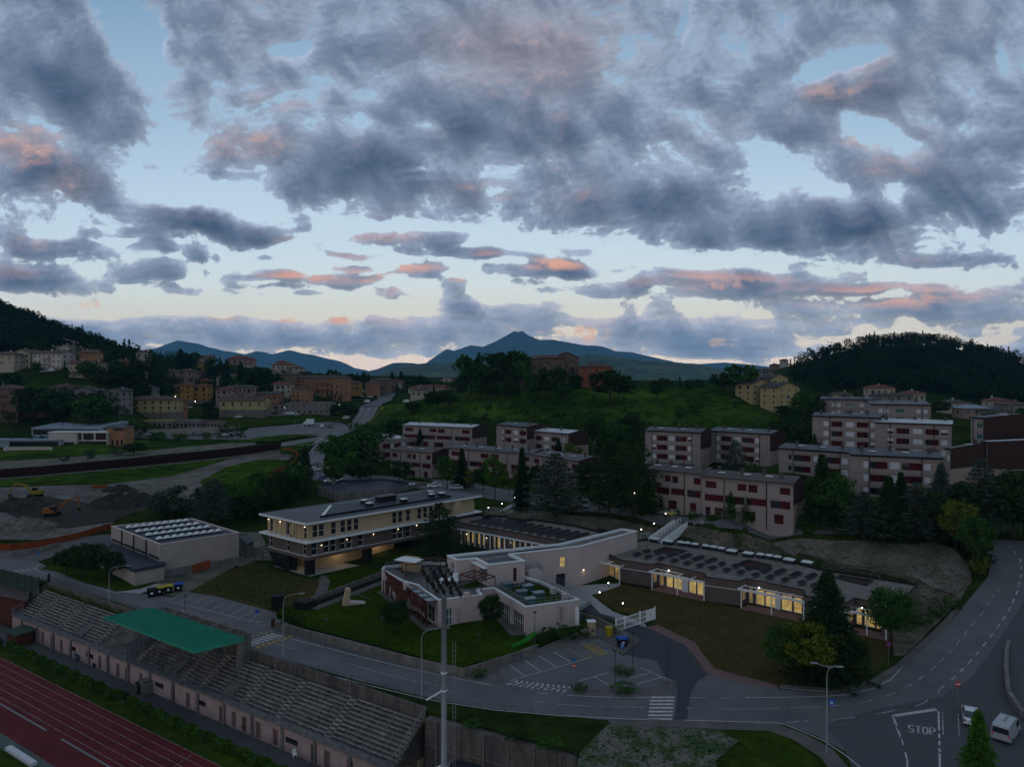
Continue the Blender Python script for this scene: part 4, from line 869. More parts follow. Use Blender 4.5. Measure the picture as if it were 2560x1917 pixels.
mb=MB(); n_=Vector((dd.y,-dd.x,0)); mb.prism([a+n_*.5,b+n_*.5,b-n_*.1,a-n_*.1],4.95,5.15); 
for x in (1156,1175,1190,1203,1214,1228,1240,1253,1265,1278,1290,1303,1318,1333):
    p=a+dd*ux(a,b,x); mb.beam((p+n_*.35)+Vector((0,0,1.8)),(p+n_*.35)+Vector((0,0,4.95)),.25,.25)
mb.build('white_fins','trim',T)
mb=MB(); wallring(mb,cw,5.0,6.4); wallring(mb,cw,1.5,5.0,skip=(0,)); mb.build('brown_wall','brownw',T)
r=flatroof(T,cw,6.0,6.4,.25,'roofgravel','blackt')
def panel(parent,p,w,l,rz,tilt=.32):
    l*=.78; w*=1.2
    mb=MB(); mb.box(p+Vector((0,0,.42)),(w,l,.06),rz,tilt); o=mb.build('solar_panel','panel',parent)
    Rm=Matrix.Rotation(rz,3,'Z'); mb=MB()
    for sx in (-.35,.35): mb.beam(p+Rm@Vector((w*sx,-l*.33,-.0)),p+Rm@Vector((w*sx,-l*.33,.34)),.07); mb.beam(p+Rm@Vector((w*sx,l*.36,0)),p+Rm@Vector((w*sx,l*.36,.66)),.07)
    mb.build('stand','metal',o)
rzp=math.atan2(e1.y,e1.x)
for L_ in ([(280,660),(370,680),(480,700),(590,715),(700,735),(810,755),(920,775),(1040,797),(1160,818),(1280,838),(1400,860),(1530,885)],[(425,630),(520,648),(620,668),(730,683),(840,705),(945,720),(1060,740),(1180,762),(1290,785),(1415,803),(1540,825),(1665,845)]):
    for x,y in L_: panel(T,pz(1140+x/5.267,1180+y/5.267,6.02),3.6,1.15,rzp)
p=pz(1171,1276,7); MB().box((p.x,p.y,6.9),(1.2,1.,1.5),rzp).build('roof_vent','blackt',T); p=pz(1216,1289,6.9); MB().box((p.x,p.y,6.7),(1.6,1.2,1.0),rzp).build('roof_vent','blackt',T)
for x in (1167,1217,1277): wall_lamp(T,a,b,x,4.3,7,out=.35)
for x,y in ((1258,1309),(1440,1323)): p=pz(x,y,6.4); MB().box((p.x,p.y,6.75),(.12,.12,.7)).build('vent_pipe','metal',T)
p=pz(1218,1290,6.4)
# ---- white two storey link building
WP=[(1141,1400),(1189,1396),(1220,1412.5),(1312,1402),(1277,1386),(1418,1369.5),(1447,1367),(1593,1328),(1555,1322),(1401,1359.5),(1118,1389)]
wp=[V2(pz(x,y,7.4)) for x,y in WP]
T=thing('white_school_block','tall pale plaster school block with bent front beside the entrance court','school',(wp[5].x,wp[5].y,0))
mb=MB(); pts={}
H={0:[],1:[(.25,.92,4.1,6.9)],2:[(.68,.78,4.0,6.4)],5:[],10:[(.35,.8,4.1,6.6)]}
n=len(wp)
for i in range(n):
    p0,p1=wp[i],wp[(i+1)%n]; Lw=(p1-p0).length; hs=[(h[0]*Lw,h[1]*Lw,h[2],h[3]) for h in H.get(i,[])]
    if i==4: hs=[(ux(p0,p1,1400),ux(p0,p1,1413.5),3.9,5.75),(ux(p0,p1,1390),ux(p0,p1,1413),.1,2.7)]
    pts[i]=(facade(mb,p0,p1,0,7.4,hs,.3),hs)
mb.build('wall','plaster',T)
for i,(pt,hs) in pts.items():
    for k,h in enumerate(hs):
        if i==1: window(T,pt,h,.3,'glass',mull=3,trans=1,fr='trim',fw=.1)
        elif i==2: window(T,pt,h,.3,'dark',name='door')
        elif i==4 and k==0: window(T,pt,h,.3,'lit',mull=1,trans=1,fr='trim')
        elif i==4: window(T,pt,h,.3,'glass',mull=1,name='door',fr='metald')
        else: window(T,pt,h,.3,'glass',mull=2,trans=1,fr='trim',fw=.1)
flatroof(T,wp,7.05,7.4,.35,'roofgravel','trim',.14,.1)
mb=MB(); mb.prism([V2(pz(x,y,7.1)) for x,y in [(1206,1402),(1226,1411),(1298,1401),(1276,1390)]],7.06,7.12); mb.build('solar_sheet','membrane2',T)
mb=MB(); mb.prism([V2(pz(x,y,7.1)) for x,y in [(1150,1394),(1156,1397),(1270,1384),(1268,1379)]],7.06,7.12); mb.build('solar_sheet','membrane2',T)
mb=MB(); mb.prism([V2(pz(x,y,7.1)) for x,y in [(1290,1378),(1306,1381),(1408,1369),(1394,1363)]],7.06,7.12); mb.build('solar_sheet','panel',T)
mb=MB(); p=pz(1503,1333,7.2); mb.box((p.x,p.y,7.7),(1.2,1.2,1.1)); mb.build('roof_vent','blackt',T)
mb=MB(); p=pz(1277,1374,7.2); mb.box((p.x,p.y,7.7),(.9,.9,1.2)); mb.build('chimney','concd',T)
mb=MB(); p=pz(1309,1392,7.4); 
for dx in (-.3,.3): mb.beam((p.x+dx,p.y,4),(p.x+dx,p.y,10.5 if dx>0 else 8.6),.06)
for k in range(12): mb.beam((p.x-.3,p.y,4.3+k*.35),(p.x+.3,p.y,4.3+k*.35),.04)
mb.build('roof_ladder','metal',T)
wall_lamp(T,wp[5],wp[6],1446,3.2,1) if False else None
wall_lamp(T,wp[6],wp[7],1458,3.0,26)
p=wp[1].lerp(wp[2],.5); mb=MB(); d_=(wp[2]-wp[1]).normalized(); nn=Vector((d_.y,-d_.x,0)); mb.prism([wp[1]+nn*.9,wp[2]+nn*.9,wp[2]+nn*.02,wp[1]+nn*.02],6.85,6.98); mb.build('awning','trim',T)
# ---- kindergarten with roof terraces
KP=[(954,1423),(1004,1452),(1042,1462),(1095,1500.5),(1206.5,1486.5),(1198,1478),(1195.6,1474),(1234,1470),(1313.6,1517.6),(1448,1498.7),(1352,1452),(1250,1424),(1120,1408),(1079,1405),(960,1416)]
kp=[V2(pz(x,y,4.4)) for x,y in KP]
T=thing('kindergarten','pale low kindergarten with two roof terraces, one green, and big dark glazed doors','building',(kp[3].x,kp[3].y,0))
mb=MB(); pts={}; n=len(kp)
for i in range(n):
    p0,p1=kp[i],kp[(i+1)%n]; Lw=(p1-p0).length; hs=[]
    if i==3: hs=[(ux(p0,p1,1116),ux(p0,p1,1131),.15,2.9)]
    if i==7: hs=[(ux(p0,p1,x0),ux(p0,p1,x1),.15,3.0) for x0,x1 in ((1249,1274),(1281,1309))]
    if i==6: hs=[(.8,Lw-.8,.2,2.6)]
    if i==2: hs=[(ux(p0,p1,1050),ux(p0,p1,1060),.2,2.8),(ux(p0,p1,1068),ux(p0,p1,1086),.2,2.8)]
    if i==0: hs=[(Lw*k/5+.5,Lw*(k+1)/5-.5,.4,2.8) for k in range(5)]
    pts[i]=(facade(mb,p0,p1,0,4.4,hs,.25),hs)
mb.build('wall','plaster',T)
for i,(pt,hs) in pts.items():
    for h in hs: window(T,pt,h,.25,'glassg' if i==3 else 'glass',mull=4 if i==7 else 1,trans=1,fr='trim',fw=.09)
flatroof(T,kp,3.7,4.4,.3,'pave','trim',.12,.05)
gp=[V2(pz(x,y,3.75)) for x,y in [(1258,1476),(1318,1513),(1432,1496),(1352,1462),(1290,1466)]]
mb=MB(); mb.prism(gp,3.72,3.78); mb.build('artificial_grass','lawn',T)
mb=MB(); mb.prism([V2(pz(x,y,3.75)) for x,y in [(1146,1466),(1165,1470),(1210,1463),(1190,1452)]],3.72,3.78); mb.build('artificial_grass','lawn',T)
def rail(parent,pts,z,h=1.0,st=1.2,m_='metal',name='railing',bars=True,r=.05):
    mb=MB()
    for i in range(len(pts)-1):
        a,b=pts[i],pts[i+1]; za=z if not hasattr(z,'__len__') else z[i]; zb=z if not hasattr(z,'__len__') else z[i+1]; a3=Vector((a.x,a.y,za)); b3=Vector((b.x,b.y,zb)); up=Vector((0,0,h))
        mb.beam(a3+up,b3+up,r); mb.beam(a3+up*.5,b3+up*.5,r*.6); mb.beam(a3+up*.12,b3+up*.12,r*.6); k=max(1,int((b3-a3).length/st))
        for j in range(k+1): p=a3.lerp(b3,j/k); mb.beam(p,p+up,r)
        if bars:
            k=max(1,int((b3-a3).length/.3))
            for j in range(k): p=a3.lerp(b3,(j+.5)/k); mb.beam(p+up*.12,p+up,.018)
    return mb.build(name,m_,parent)
ins=inset(kp,.55)
rail(T,[ins[7],ins[8],ins[9],ins[10]],4.4,.9,1.0); rail(T,[ins[2]+Vector((.5,0,0)),ins[3],ins[4]],4.4,.8,1.0); rail(T,[ins[0],ins[1]],4.4,.9,1.1); rail(T,[ins[12],ins[13],ins[14]],4.4,.9,1.1)
for x,y in ((1016,1466),(1167,1491),(1383,1478),(1412,1494)):
    p=pz(x,y,4.4); MB().box((p.x,p.y,4.55),(.9,.7,1.1),.4).build('roof_vent','plaster',T)
mb=MB()
for i,(x,y) in enumerate([(1016,1407),(1074,1407)]): pass
p=pz(1028,1425,3.8); mb.box((p.x,p.y,5.0),(3.4,1.4,2.5),-.45); mb.build('stair_head_wall','plaster2',T)
p=pz(1022,1398,6.4); MB().box((p.x,p.y,6.35),(4.6,2.6,.14),-.45).build('stair_head_roof','trim',T)
def frame4(q,z0,z1,w,m_,name,label,cat,cross=0,cm=None,group=None):
    mb=MB(); 
    for i in range(4):
        a,b=V2(q[i]),V2(q[(i+1)%4]); mb.beam(a+Vector((0,0,z0)),a+Vector((0,0,z1)),w); mb.beam(a+Vector((0,0,z1)),b+Vector((0,0,z1)),w)
    for k in range(cross):
        f=(k+1)/(cross+1); mb.beam(V2(q[0]).lerp(V2(q[1]),f)+Vector((0,0,z1)),V2(q[3]).lerp(V2(q[2]),f)+Vector((0,0,z1)),w*.8)
    return tag(mb.build(name,m_),label,cat,group)
p=V2(pz(1015,1446,3.75)); frame4([p,p+Vector((7,2.6,0)),p+Vector((5.6,5.8,0)),p+Vector((-1.2,3.4,0))],3.75,6.2,.14,'rust','sun_shelter','dark steel sun frame beside the stair head on the left roof terrace','frame',2)
p=V2(pz(1150,1470,3.75)); frame4([p,p+Vector((3.8,-3.6,0)),p+Vector((6.0,-1.2,0)),p+Vector((2.4,2.6,0))],3.75,6.1,.16,'rust','terrace_pergola','rust brown pergola on the left roof terrace in front of the big window','pergola',3)
# glass boxes on green terrace
def glassbox(x,y,label):
    c=pz(x,y,3.8); t=thing('glass_skylight_box',label,'skylight box',(c.x,c.y,3.78),.42,'glass boxes on the green terrace')
    mb=MB(True); w,l,h=1.8,1.35,.95
    for sx in(-1,1):
        for sy in(-1,1): mb.beam((sx*w/2,sy*l/2,0),(sx*w/2,sy*l/2,h),.09)
    for z in (.04,h):
        for sx in(-1,1): mb.beam((sx*w/2,-l/2,z),(sx*w/2,l/2,z),.09); mb.beam((-w/2,sx*l/2,z),(w/2,sx*l/2,z),.09)
    mb.build('frame','metald',t); mb=MB(True); mb.box((0,0,h+.05),(w+.1,l+.1,.05)); mb.build('top_glass','glassp',t)
    mb=MB(True); mb.box((0,0,h*.5),(w-.05,l-.05,h-.1)); mb.build('side_glass','glassg',t)
glassbox(1268,1471,'glass box farthest back on the green terrace, nearest the big window'); glassbox(1303,1490,'glass box left of centre on the green terrace, beside the railing'); glassbox(1318,1476,'small glass box at the back of the green terrace, right of centre'); glassbox(1346,1494,'glass box farthest right on the green terrace'); glassbox(1325,1509,'glass box at the front corner of the green terrace')
glassbox(1091,1443,'glass box on the left roof terrace behind the floodlight mast')
# white seats / covers on left terrace
p=pz(1124,1455,3.8); mb=MB(); mb.box((p.x,p.y,4.3),(3.4,1.4,.2),-.2); mb.box((p.x+1,p.y+.5,4.6),(1.1,1.1,1.2),-.2)
for sx in (-1.4,1.4): mb.box((p.x+sx,p.y,4.0),(.12,1.2,.5),-.2)
tag(mb.build('garden_table','trim'),'white table with a covered heap on the left roof terrace','table')
# rust screen and glass canopy on the left
T=thing('perforated_screen','tall rusted steel screen with oval cutouts along the left side of the kindergarten','screen',tuple(pz(1065,1573,0)))
s0=V2(pz(955,1482,0)); s1=V2(pz(1065,1573,0)); d_=(s1-s0); Ls=d_.length; d_.normalize(); nn=Vector((d_.y,-d_.x,0)); mb=MB(); rr=random.Random(3)
nc=76; nr=14; cellw=Ls/nc; ch=4.3/nr; holes=[(rr.uniform(.5,Ls-.5),rr.uniform(.5,3.9),rr.uniform(.2,.42),rr.uniform(.4,1.0)) for _ in range(44)]+[(Ls*.965-2.2*k,.6,.55,1.7) for k in range(4)]+[(4+3.1*k,.4,.5,1.4) for k in range(4)]
for i in range(nc):
    for j in range(nr):
        u,v=(i+.5)*cellw,(j+.5)*ch
        if any(((u-a)/c)**2+((v-b)/e)**2<1 for a,b,c,e in holes): continue
        a=s0+d_*(i*cellw); b=s0+d_*((i+1)*cellw); mb.quad((a.x,a.y,.1+j*ch),(b.x,b.y,.1+j*ch),(b.x,b.y,.1+(j+1)*ch),(a.x,a.y,.1+(j+1)*ch))
o=mb.build('panel','rust',T); md=o.modifiers.new('thick','SOLIDIFY'); md.thickness=.08
mb=MB()
for k in range(7): p=s0+d_*(Ls*k/6)-nn*.15; mb.beam(p+Vector((0,0,0)),p+Vector((0,0,4.45)),.14)
mb.beam(s0+Vector((0,0,4.45)),s1+Vector((0,0,4.45)),.16); mb.build('posts','rust',T)
T=thing('glass_canopy','pale glass canopy between the rusted screen and the kindergarten wall','canopy',tuple(s1))
mb=MB(); q=[s0+d_*9,s1,V2(pz(1095,1500.5,4.4)),V2(pz(1010,1452,4.4))]; mb.quad(*[p+Vector((0,0,4.32)) for p in q]); mb.build('glass','glassp',T)
mb=MB(); 
for k in range(6): mb.beam(q[0].lerp(q[1],k/5)+Vector((0,0,4.38)),q[3].lerp(q[2],k/5)+Vector((0,0,4.38)),.1)
mb.build('rafters','rust',T)
sheet('pavement',[(940,1484),(960,1482),(1065,1566),(1090,1570),(1100,1578),(1068,1584),(1056,1580)],'pave',.45,z=0); sheet('pavement',[(1233,1545),(1252,1540),(1310,1582),(1318,1592),(1278,1597)],'pave',.46,z=0)
# stair tower (ribbed) next to terrace
T=thing('stair_enclosure','pale ribbed box with open railing top beside the green terrace','stair box',tuple(pz(1330,1455,0)))
q=[V2(pz(x,y,5.2)) for x,y in [(1314,1422),(1322,1427),(1355,1424),(1344,1414)]]; mb=MB(); mb.prism(q,0,5.0); mb.build('wall','plaster',T); rail(T,q+[q[0]],5.0,.9,.8)
# ---- right wing
RW=[(1508,1379),(1550,1399.4),(1630,1412),(1646,1407.5),(1762,1434),(1761,1442),(1852,1454),(1868,1446.5),(2008,1474.5),(2009,1489),(2120,1508),(2137,1495),(2205,1509),(2204,1520),(2232,1526),(2297,1460),(2268,1454.5),(2050,1420),(1920,1387),(1650,1344),(1593,1349)]
rw=[V2(pz(x,y,4.2)) for x,y in RW]
T=thing('nursery_wing','long low dark brown nursery wing with gravel roof, black solar panels and white dome skylights','school',(rw[2].x,rw[2].y,0))
mb=MB(); pts={}; n=len(rw)
G3=[(1648,1659,'litdim'),(1665,1682,'lit'),(1684,1706,'lit'),(1722,1740,'lit'),(1742,1758,'lit')]
G7=[(1872,1882,'litdim'),(1889,1911,'lit'),(1913,1939,'lit'),(1953,1980,'lit'),(1983,2005,'lit')]
G11=[(2140,2155,'lit'),(2160,2188,'lit'),(2190,2203,'lit')]
for i in range(n):
    p0,p1=rw[i],rw[(i+1)%n]; hs=[]
    if i in(3,7,11):
        for x0,x1,k in {3:G3,7:G7,11:G11}[i]: hs.append((ux(p0,p1,x0),ux(p0,p1,x1),.12,2.75,k))
    if i in(2,6,10): L_=(p1-p0).length; hs=[(L_*.25,L_*.85,.8,2.7,'litdim')]
    if i==0: L_=(p1-p0).length; hs=[(L_*.35,L_*.65,.15,2.6,'litdim'),(L_*.68,L_*.96,.15,2.6,'litdim')]
    pts[i]=(facade(mb,p0,p1,0,4.2,hs,.2),hs)
mb.build('brown_wall','brownw',T)
for i,(pt,hs) in pts.items():
    for h in hs: window(T,pt,h,.2,h[4],mull=0,fr='trim',fw=.1)
roof=flatroof(T,rw,3.85,4.2,.22,'roofgravel','blackt',.08)
for i in(1,5,9):
    p0,p1=rw[i],rw[i+1]; dd=(p1-p0).normalized(); nn=Vector((dd.y,-dd.x,0)); MB().beam(p0+nn*.06+Vector((0,0,2.75)),p1+nn*.06+Vector((0,0,2.75)),.08,.1).build('white_band','trim',T)
for x0,x1 in((1706,1721),(1939,1952)):
    i=3 if x0<1800 else 7; p0,p1=rw[i],rw[i+1]; dd=(p1-p0).normalized(); nn=Vector((dd.y,-dd.x,0)); a=p0+dd*ux(p0,p1,x0)+nn*.25; b=p0+dd*ux(p0,p1,x1)+nn*.25; MB().prism([a,b,b-nn*.22,a-nn*.22],.1,2.8).build('white_pier','trim',T)
for (x,y,s_) in [(612,365,1),(730,385,1),(835,395,0),(893,402,0),(960,412,0),(1050,425,0),(1117,435,0),(1185,447,0),(1275,468,1),(1418,490,1),(1522,500,0),(1598,510,0),(1672,522,0),(1770,545,1),(1925,567,1)]:
    p=pz(1460+x/3.45,1240+(y+8)/3.45,4.4); w=1.9 if s_ else 1.35; dd=(rw[18]-rw[19]).normalized(); rz=math.atan2(dd.y,dd.x)
    s=MB().box((p.x,p.y,4.2),(w*1.05,w*.8,.7),rz).build('skylight','metald',roof)
    mb=MB(); mb.box((p.x,p.y,4.62),(w*1.05,w*.8,.14),rz); mb.box((p.x,p.y,4.74),(w*.8,w*.6,.12),rz); mb.build('skylight_dome','trim',s)
for L_,w in (([(460,515),(555,535),(665,550),(780,570),(890,590),(1000,610),(1110,630),(1230,650),(1350,670),(1480,692),(1605,712),(1735,735),(1880,760),(1990,785)],1.9),([(540,487),(640,502),(745,522)],1.9),([(875,530),(985,548),(1095,568)],3.4),([(1190,598),(1310,615),(1425,635)],1.9),([(1570,650),(1690,665),(1825,690),(1960,705)],3.4)):
    for x,y in L_: panel(T,pz(1460+x/3.45,1240+y/3.45,3.9),w,1.2,rzp)
for q in ([(1634,1378),(1660,1368),(1716,1377),(1693,1387)],[(1840,1411),(1868,1400),(1930,1413),(1904,1426)],[(2088,1445),(2100,1438),(2184,1451),(2166,1464)]):
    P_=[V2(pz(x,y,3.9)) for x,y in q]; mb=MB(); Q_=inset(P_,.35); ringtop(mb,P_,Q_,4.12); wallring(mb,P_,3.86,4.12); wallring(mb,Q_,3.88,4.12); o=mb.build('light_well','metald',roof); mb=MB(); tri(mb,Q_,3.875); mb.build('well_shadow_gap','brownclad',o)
# pergolas
def pergola(pl,pr,back,label,mids=1,z=3.15):
    a,b=V2(pz(*pl,0)),V2(pz(*pr,0)); d_=(b-a).normalized(); nn=Vector((d_.y,-d_.x,0)); t=thing('white_pergola',label,'pergola',(a.x,a.y,0),0,'white steel pergolas of the nursery')
    for k in range(mids+2): p=a.lerp(b,k/(mids+1)); MB().beam(p+Vector((0,0,0)),p+Vector((0,0,z)),.16).build('post','white',t)
    mb=MB(); 
    for o_ in (0,.55,back): mb.beam(a-d_*.5-nn*o_+Vector((0,0,z+.05)),b+d_*.1-nn*o_+Vector((0,0,z+.05)),.13,.16)
    mb.beam(a-d_*.5+nn*.35+Vector((0,0,z+.4)),b+d_*.1+nn*.35+Vector((0,0,z+.4)),.1,.14); 
    k=(mids+1)*2
    for j in range(k+1): p=(a-d_*.4).lerp(b,j/k); mb.beam(p+nn*.45+Vector((0,0,z+.2)),p-nn*(back+.2)+Vector((0,0,z+.2)),.11,.14)
    mb.build('roof_frame','white',t); return a,b,nn,d_
rec=[((1630,1474),(1760,1502),'white pergola nearest the entrance court, over a lit glazed nursery front'),((1853,1521),(2009,1555),'middle white pergola of the nursery wing, chair shapes on the lit windows behind')]
for i,(l,r_,lb) in enumerate(rec):
    a,b,nn,d_=pergola(l,r_,2.9,lb); q=[a+nn*.3,b+nn*.3,b-nn*2.9,a-nn*2.9]; mb=MB(); mb.prism(q,0,.1); tag(mb.build('terrace','redpath'),kind='structure')
    lamp_light(a-nn*.5+Vector((0,0,1.0))+d_*.5,2.5,spot=140); lamp_light(b-nn*.4+Vector((0,0,1.0))-d_*.3,2.5,spot=140)
    for f in (.3,.75): lamp_light(a.lerp(b,f)-nn*2.0+Vector((0,0,2.2)),7,size=.5,color=(1,.72,.35))
    p=a.lerp(b,.2)-nn*2.6; o=MB().lathe((p.x,p.y,3.45),[(.05,-.1),(.14,0),(.02,.12)],8).build('pergola_lamp','bulbw'); tag(o,('glowing lamp over the pergola by the entrance court','glowing lamp over the middle pergola')[i],'lamp','small lamps above the pergolas')
a,b,nn,d_=pergola((2121,1580),(2215,1600),2.9,'white pergola at the far right of the nursery wing, half hidden by a tree'); MB().prism([a+nn*.3,b+nn*.3,b-nn*2.9,a-nn*2.9],0,.1).build('terrace','redpath')['kind']='structure'
p=a.lerp(b,.25)-nn*2.6; tag(MB().lathe((p.x,p.y,3.45),[(.05,-.1),(.14,0),(.02,.12)],8).build('pergola_lamp','bulbw'),'glowing lamp over the pergola behind the trees','lamp','small lamps above the pergolas'); lamp_light(a.lerp(b,.5)-nn*2.0+Vector((0,0,2.2)),7,size=.5,color=(1,.72,.35))
a,b,nn,d_=pergola((1489,1444),(1549,1459),2.4,'small white pergola over the school entrance door on the pale forecourt',0); lamp_light(a.lerp(b,.6)-nn*1.6+Vector((0,0,2.3)),10,size=.4)
# figures on window film: leafy stick shapes
for px0,i in((1900,7),(1994,7)):
    p0,p1=rw[i],rw[i+1]; dd=(p1-p0).normalized(); nn=Vector((dd.y,-dd.x,0)); c=p0+dd*ux(p0,p1,px0)-nn*.12; mb=MB()
    for k in range(5): q=c+dd*((k-2)*.28); mb.beam(q+Vector((0,0,.5)),q+dd*.1*(k-2)*.3+Vector((0,0,1.25)),.06,.02); mb.beam(q+Vector((0,0,.8)),q+dd*.14+Vector((0,0,1.15)),.05,.02)
    tag(mb.build('window_sticker','rust'),'brown stick shapes low in the '+('left' if px0<1950 else 'right')+' lit pane behind the middle pergola','decal','stick shapes on the lit panes')
# white outdoor stairs
def stairs(lo,hi,w,label,n=14):
    a,b=lo,hi; t=thing('outdoor_stairs',label,'stairs',tuple(a)); d_=(b-a); d_.z=0; Lh=d_.length; d_.normalize(); nn=Vector((d_.y,-d_.x,0)); mb=MB()
    for k in range(n):
        p=a.lerp(b,(k+.5)/n); mb.box((p.x,p.y,p.z-.1),(Lh/n+.04,w,.22),math.atan2(d_.y,d_.x))
    mb.build('steps','light_pave',t)
    for s_ in(-1,1):
        q0=a+nn*(w/2*s_)-Vector((0,0,.3)); q1=b+nn*(w/2*s_)-Vector((0,0,.3)); mb=MB(); mb.add([q0-Vector((0,0,1.2)),q1-Vector((0,0,1.2)),q1+Vector((0,0,.75)),q0+Vector((0,0,.75)),q0-Vector((0,0,1.2))+nn*.2*s_,q1-Vector((0,0,1.2))+nn*.2*s_,q1+Vector((0,0,.75))+nn*.2*s_,q0+Vector((0,0,.75))+nn*.2*s_],[(0,1,2,3),(4,7,6,5),(3,2,6,7),(0,3,7,4),(1,5,6,2)]); mb.build('side_wall','trim',t)
    mb=MB()
    for o_ in(-.08,):
        mb.beam(a+nn*0+Vector((0,0,1.1)),b+Vector((0,0,1.1)),.09); mb.beam(a+Vector((0,0,.6)),b+Vector((0,0,.6)),.05)
        for k in range(9): p=a.lerp(b,k/8); mb.beam(p,p+Vector((0,0,1.1)),.07)
    mb.build('handrail','white',t)
stairs(pz(1637,1352,4.2),pz(1702,1306,7.1),3.4,'wide white outdoor stairs climbing the slope beside the nursery roof')
stairs(pz(1262,1283,4.9),pz(1312,1252,6.8),2.6,'narrower white outdoor stairs climbing behind the centre wing')
T=thing('forecourt_fence','short white railing fence at the foot of the wide stairs','fence',tuple(pz(1610,1347,4.0))); rail(T,[V2(pz(1594,1350,4.2)),V2(pz(1626,1344,4.2))],4.2,1.2,.8,'white')
T=thing('roof_edge_fence','pale railing along the back edge of the nursery roof','fence',tuple(pz(2055,1414,4.3))); rail(T,[V2(pz(2055,1414,4.3)),V2(pz(2198,1441,4.3)),V2(pz(2200,1446,4.3))],3.6,.9,1.4,'metal',bars=False)
# bridge / ramp railings beside terrace and the dark ramp below
T=thing('ramp_railing','grey steel railing along the pale ramp beside the green terrace','railing',tuple(pz(1370,1470,0))); rail(T,[V2(pz(1358,1440,1.)),V2(pz(1420,1472,1.)),V2(pz(1478,1508,1.))],1.0,1.1,1.4,'metal',bars=False)
q=[V2(pz(x,y,1.0)) for x,y in [(1300,1430),(1352,1440),(1420,1470),(1476,1500),(1452,1516),(1400,1490),(1340,1462)]]
mb=MB(); mb.prism(q,.3,1.0); tag(mb.build('ramp','light_pave'),kind='structure')
# sunken ramp with dark glass walls on the left lawn
T=thing('basement_ramp','long sunken ramp with dark glass parapet between the two lawns','ramp',tuple(pz(740,1522,0)))
a,b=pz(745,1519,0),pz(955,1440,0); d_=(b-a).normalized(); nn=Vector((d_.y,-d_.x,0)); 
for k,(o_,w_,h_,m_,nm) in enumerate([(0,.25,1.0,'conc','back_wall'),(2.6,.12,1.1,'glass','glass_parapet'),(4.3,.3,.5,'pave','front_kerb')]):
    p0,p1=a+nn*o_,b+nn*o_; MB().prism([p0,p1,p1+nn*w_,p0+nn*w_],0,h_).build(nm,m_,T)
MB().prism([a+nn*.25,b+nn*.25,b+nn*2.6,a+nn*2.6],.02,.07).build('ramp_floor','membrane',T); MB().prism([a+nn*2.75,b+nn*2.75,b+nn*4.3,a+nn*4.3],.02,.42).build('ledge','pave',T)
MB().box(a+nn*1.6+Vector((0,0,.8)),(2.4,3.0,1.6),math.atan2(d_.y,d_.x)).build('ramp_head','blackt',T)
# ---- sports hall with its annex
gy=[V2(pz(x,y,6.7)) for x,y in [(278,1315),(400,1361),(598,1331),(480,1296)]]
T=thing('sports_hall','plain pale sports hall with dark flat roof and four rows of arched skylights','hall',(gy[1].x,gy[1].y,0))
mb=MB(); facade(mb,gy[0],gy[1],0,6.7,[((gy[1]-gy[0]).length*k/4+.35,(gy[1]-gy[0]).length*(k+1)/4-.35,3.4,4.1) for k in range(4)],.3); facade(mb,gy[1],gy[2],1.6,6.7,[],.3); wallring(mb,[gy[2],gy[3],gy[0]],0,6.7,skip=(2,)); mb.build('wall','gymwall',T)
mb=MB(); facade(mb,gy[1],gy[2],0,1.6,[],.3); mb.build('base_wall','conc',T)
d_=(gy[1]-gy[0]); Lg=d_.length; d_.normalize(); nn=Vector((d_.y,-d_.x,0)); mb=MB()
for k in range(1,4): p=gy[0]+d_*(Lg*k/4); mb.beam(p+nn*.1+Vector((0,0,3.2)),p+nn*.1+Vector((0,0,6.7)),.22)
mb.build('pilasters','blackt',T); mb=MB(); mb.quad(*[gy[0]-nn*.28+Vector((0,0,3.4)),gy[1]-nn*.28+Vector((0,0,3.4)),gy[1]-nn*.28+Vector((0,0,4.1)),gy[0]-nn*.28+Vector((0,0,4.1))]); mb.build('strip_window','glass',T)
roof=flatroof(T,gy,6.55,6.7,.3,'membrane','plaster',.1)
for a,b in [((314.5,1319),(475,1300)),((339,1329),(500,1308)),((364,1337.5),(527.5,1316)),((390,1347.5),(556.5,1325))]:
    p0,p1=V2(pz(*a,6.8)),V2(pz(*b,6.8)); dd=(p1-p0).normalized(); rz=math.atan2(dd.y,dd.x); sx=Vector((-dd.y,dd.x,0)); mb=MB(); nseg=9
    for k in range(nseg):
        c0=p0.lerp(p1,k/nseg); c1=p0.lerp(p1,(k+1)/nseg); vs=[]
        for j in range(7):
            f=j/6; zz=6.75+.42*math.sin(math.pi*f)+.05; c=c0.lerp(c1,f); vs+= [c-sx*.55+Vector((0,0,zz)),c+sx*.55+Vector((0,0,zz))]
        mb.add(vs,[(2*j,2*j+2,2*j+3,2*j+1) for j in range(6)]); 
        for side in(0,1): mb.add([vs[2*j+side] for j in range(7)],[tuple(range(7))])
    mb.build('arched_skylight','trim',roof); MB().prism([p0-sx*.7,p1-sx*.7,p1+sx*.7,p0+sx*.7],6.56,6.74).build('skylight_curb','blackt',roof)
an=[V2(pz(x,y,3.2)) for x,y in [(203,1355),(337,1423),(411,1408),(280,1345)]]
T=thing('hall_annex','low flat roofed annex with bitumen roof in front of the sports hall','annex',(an[1].x,an[1].y,0))
mb=MB(); pt=facade(mb,an[0],an[1],0,3.2,[(17,18.6,.2,2.4)],.2); facade(mb,an[1],an[2],0,3.2,[],.2); wallring(mb,[an[2],an[3],an[0]],0,3.2,skip=(2,)); mb.build('wall','gymwall',T); window(T,pt,(17,18.6,.2,2.4),.2,'glass'); mb=MB(); tri(mb,inset(an,-.25),3.3); wallring(mb,inset(an,-.25),2.7,3.3); mb.build('roof','membrane',T)
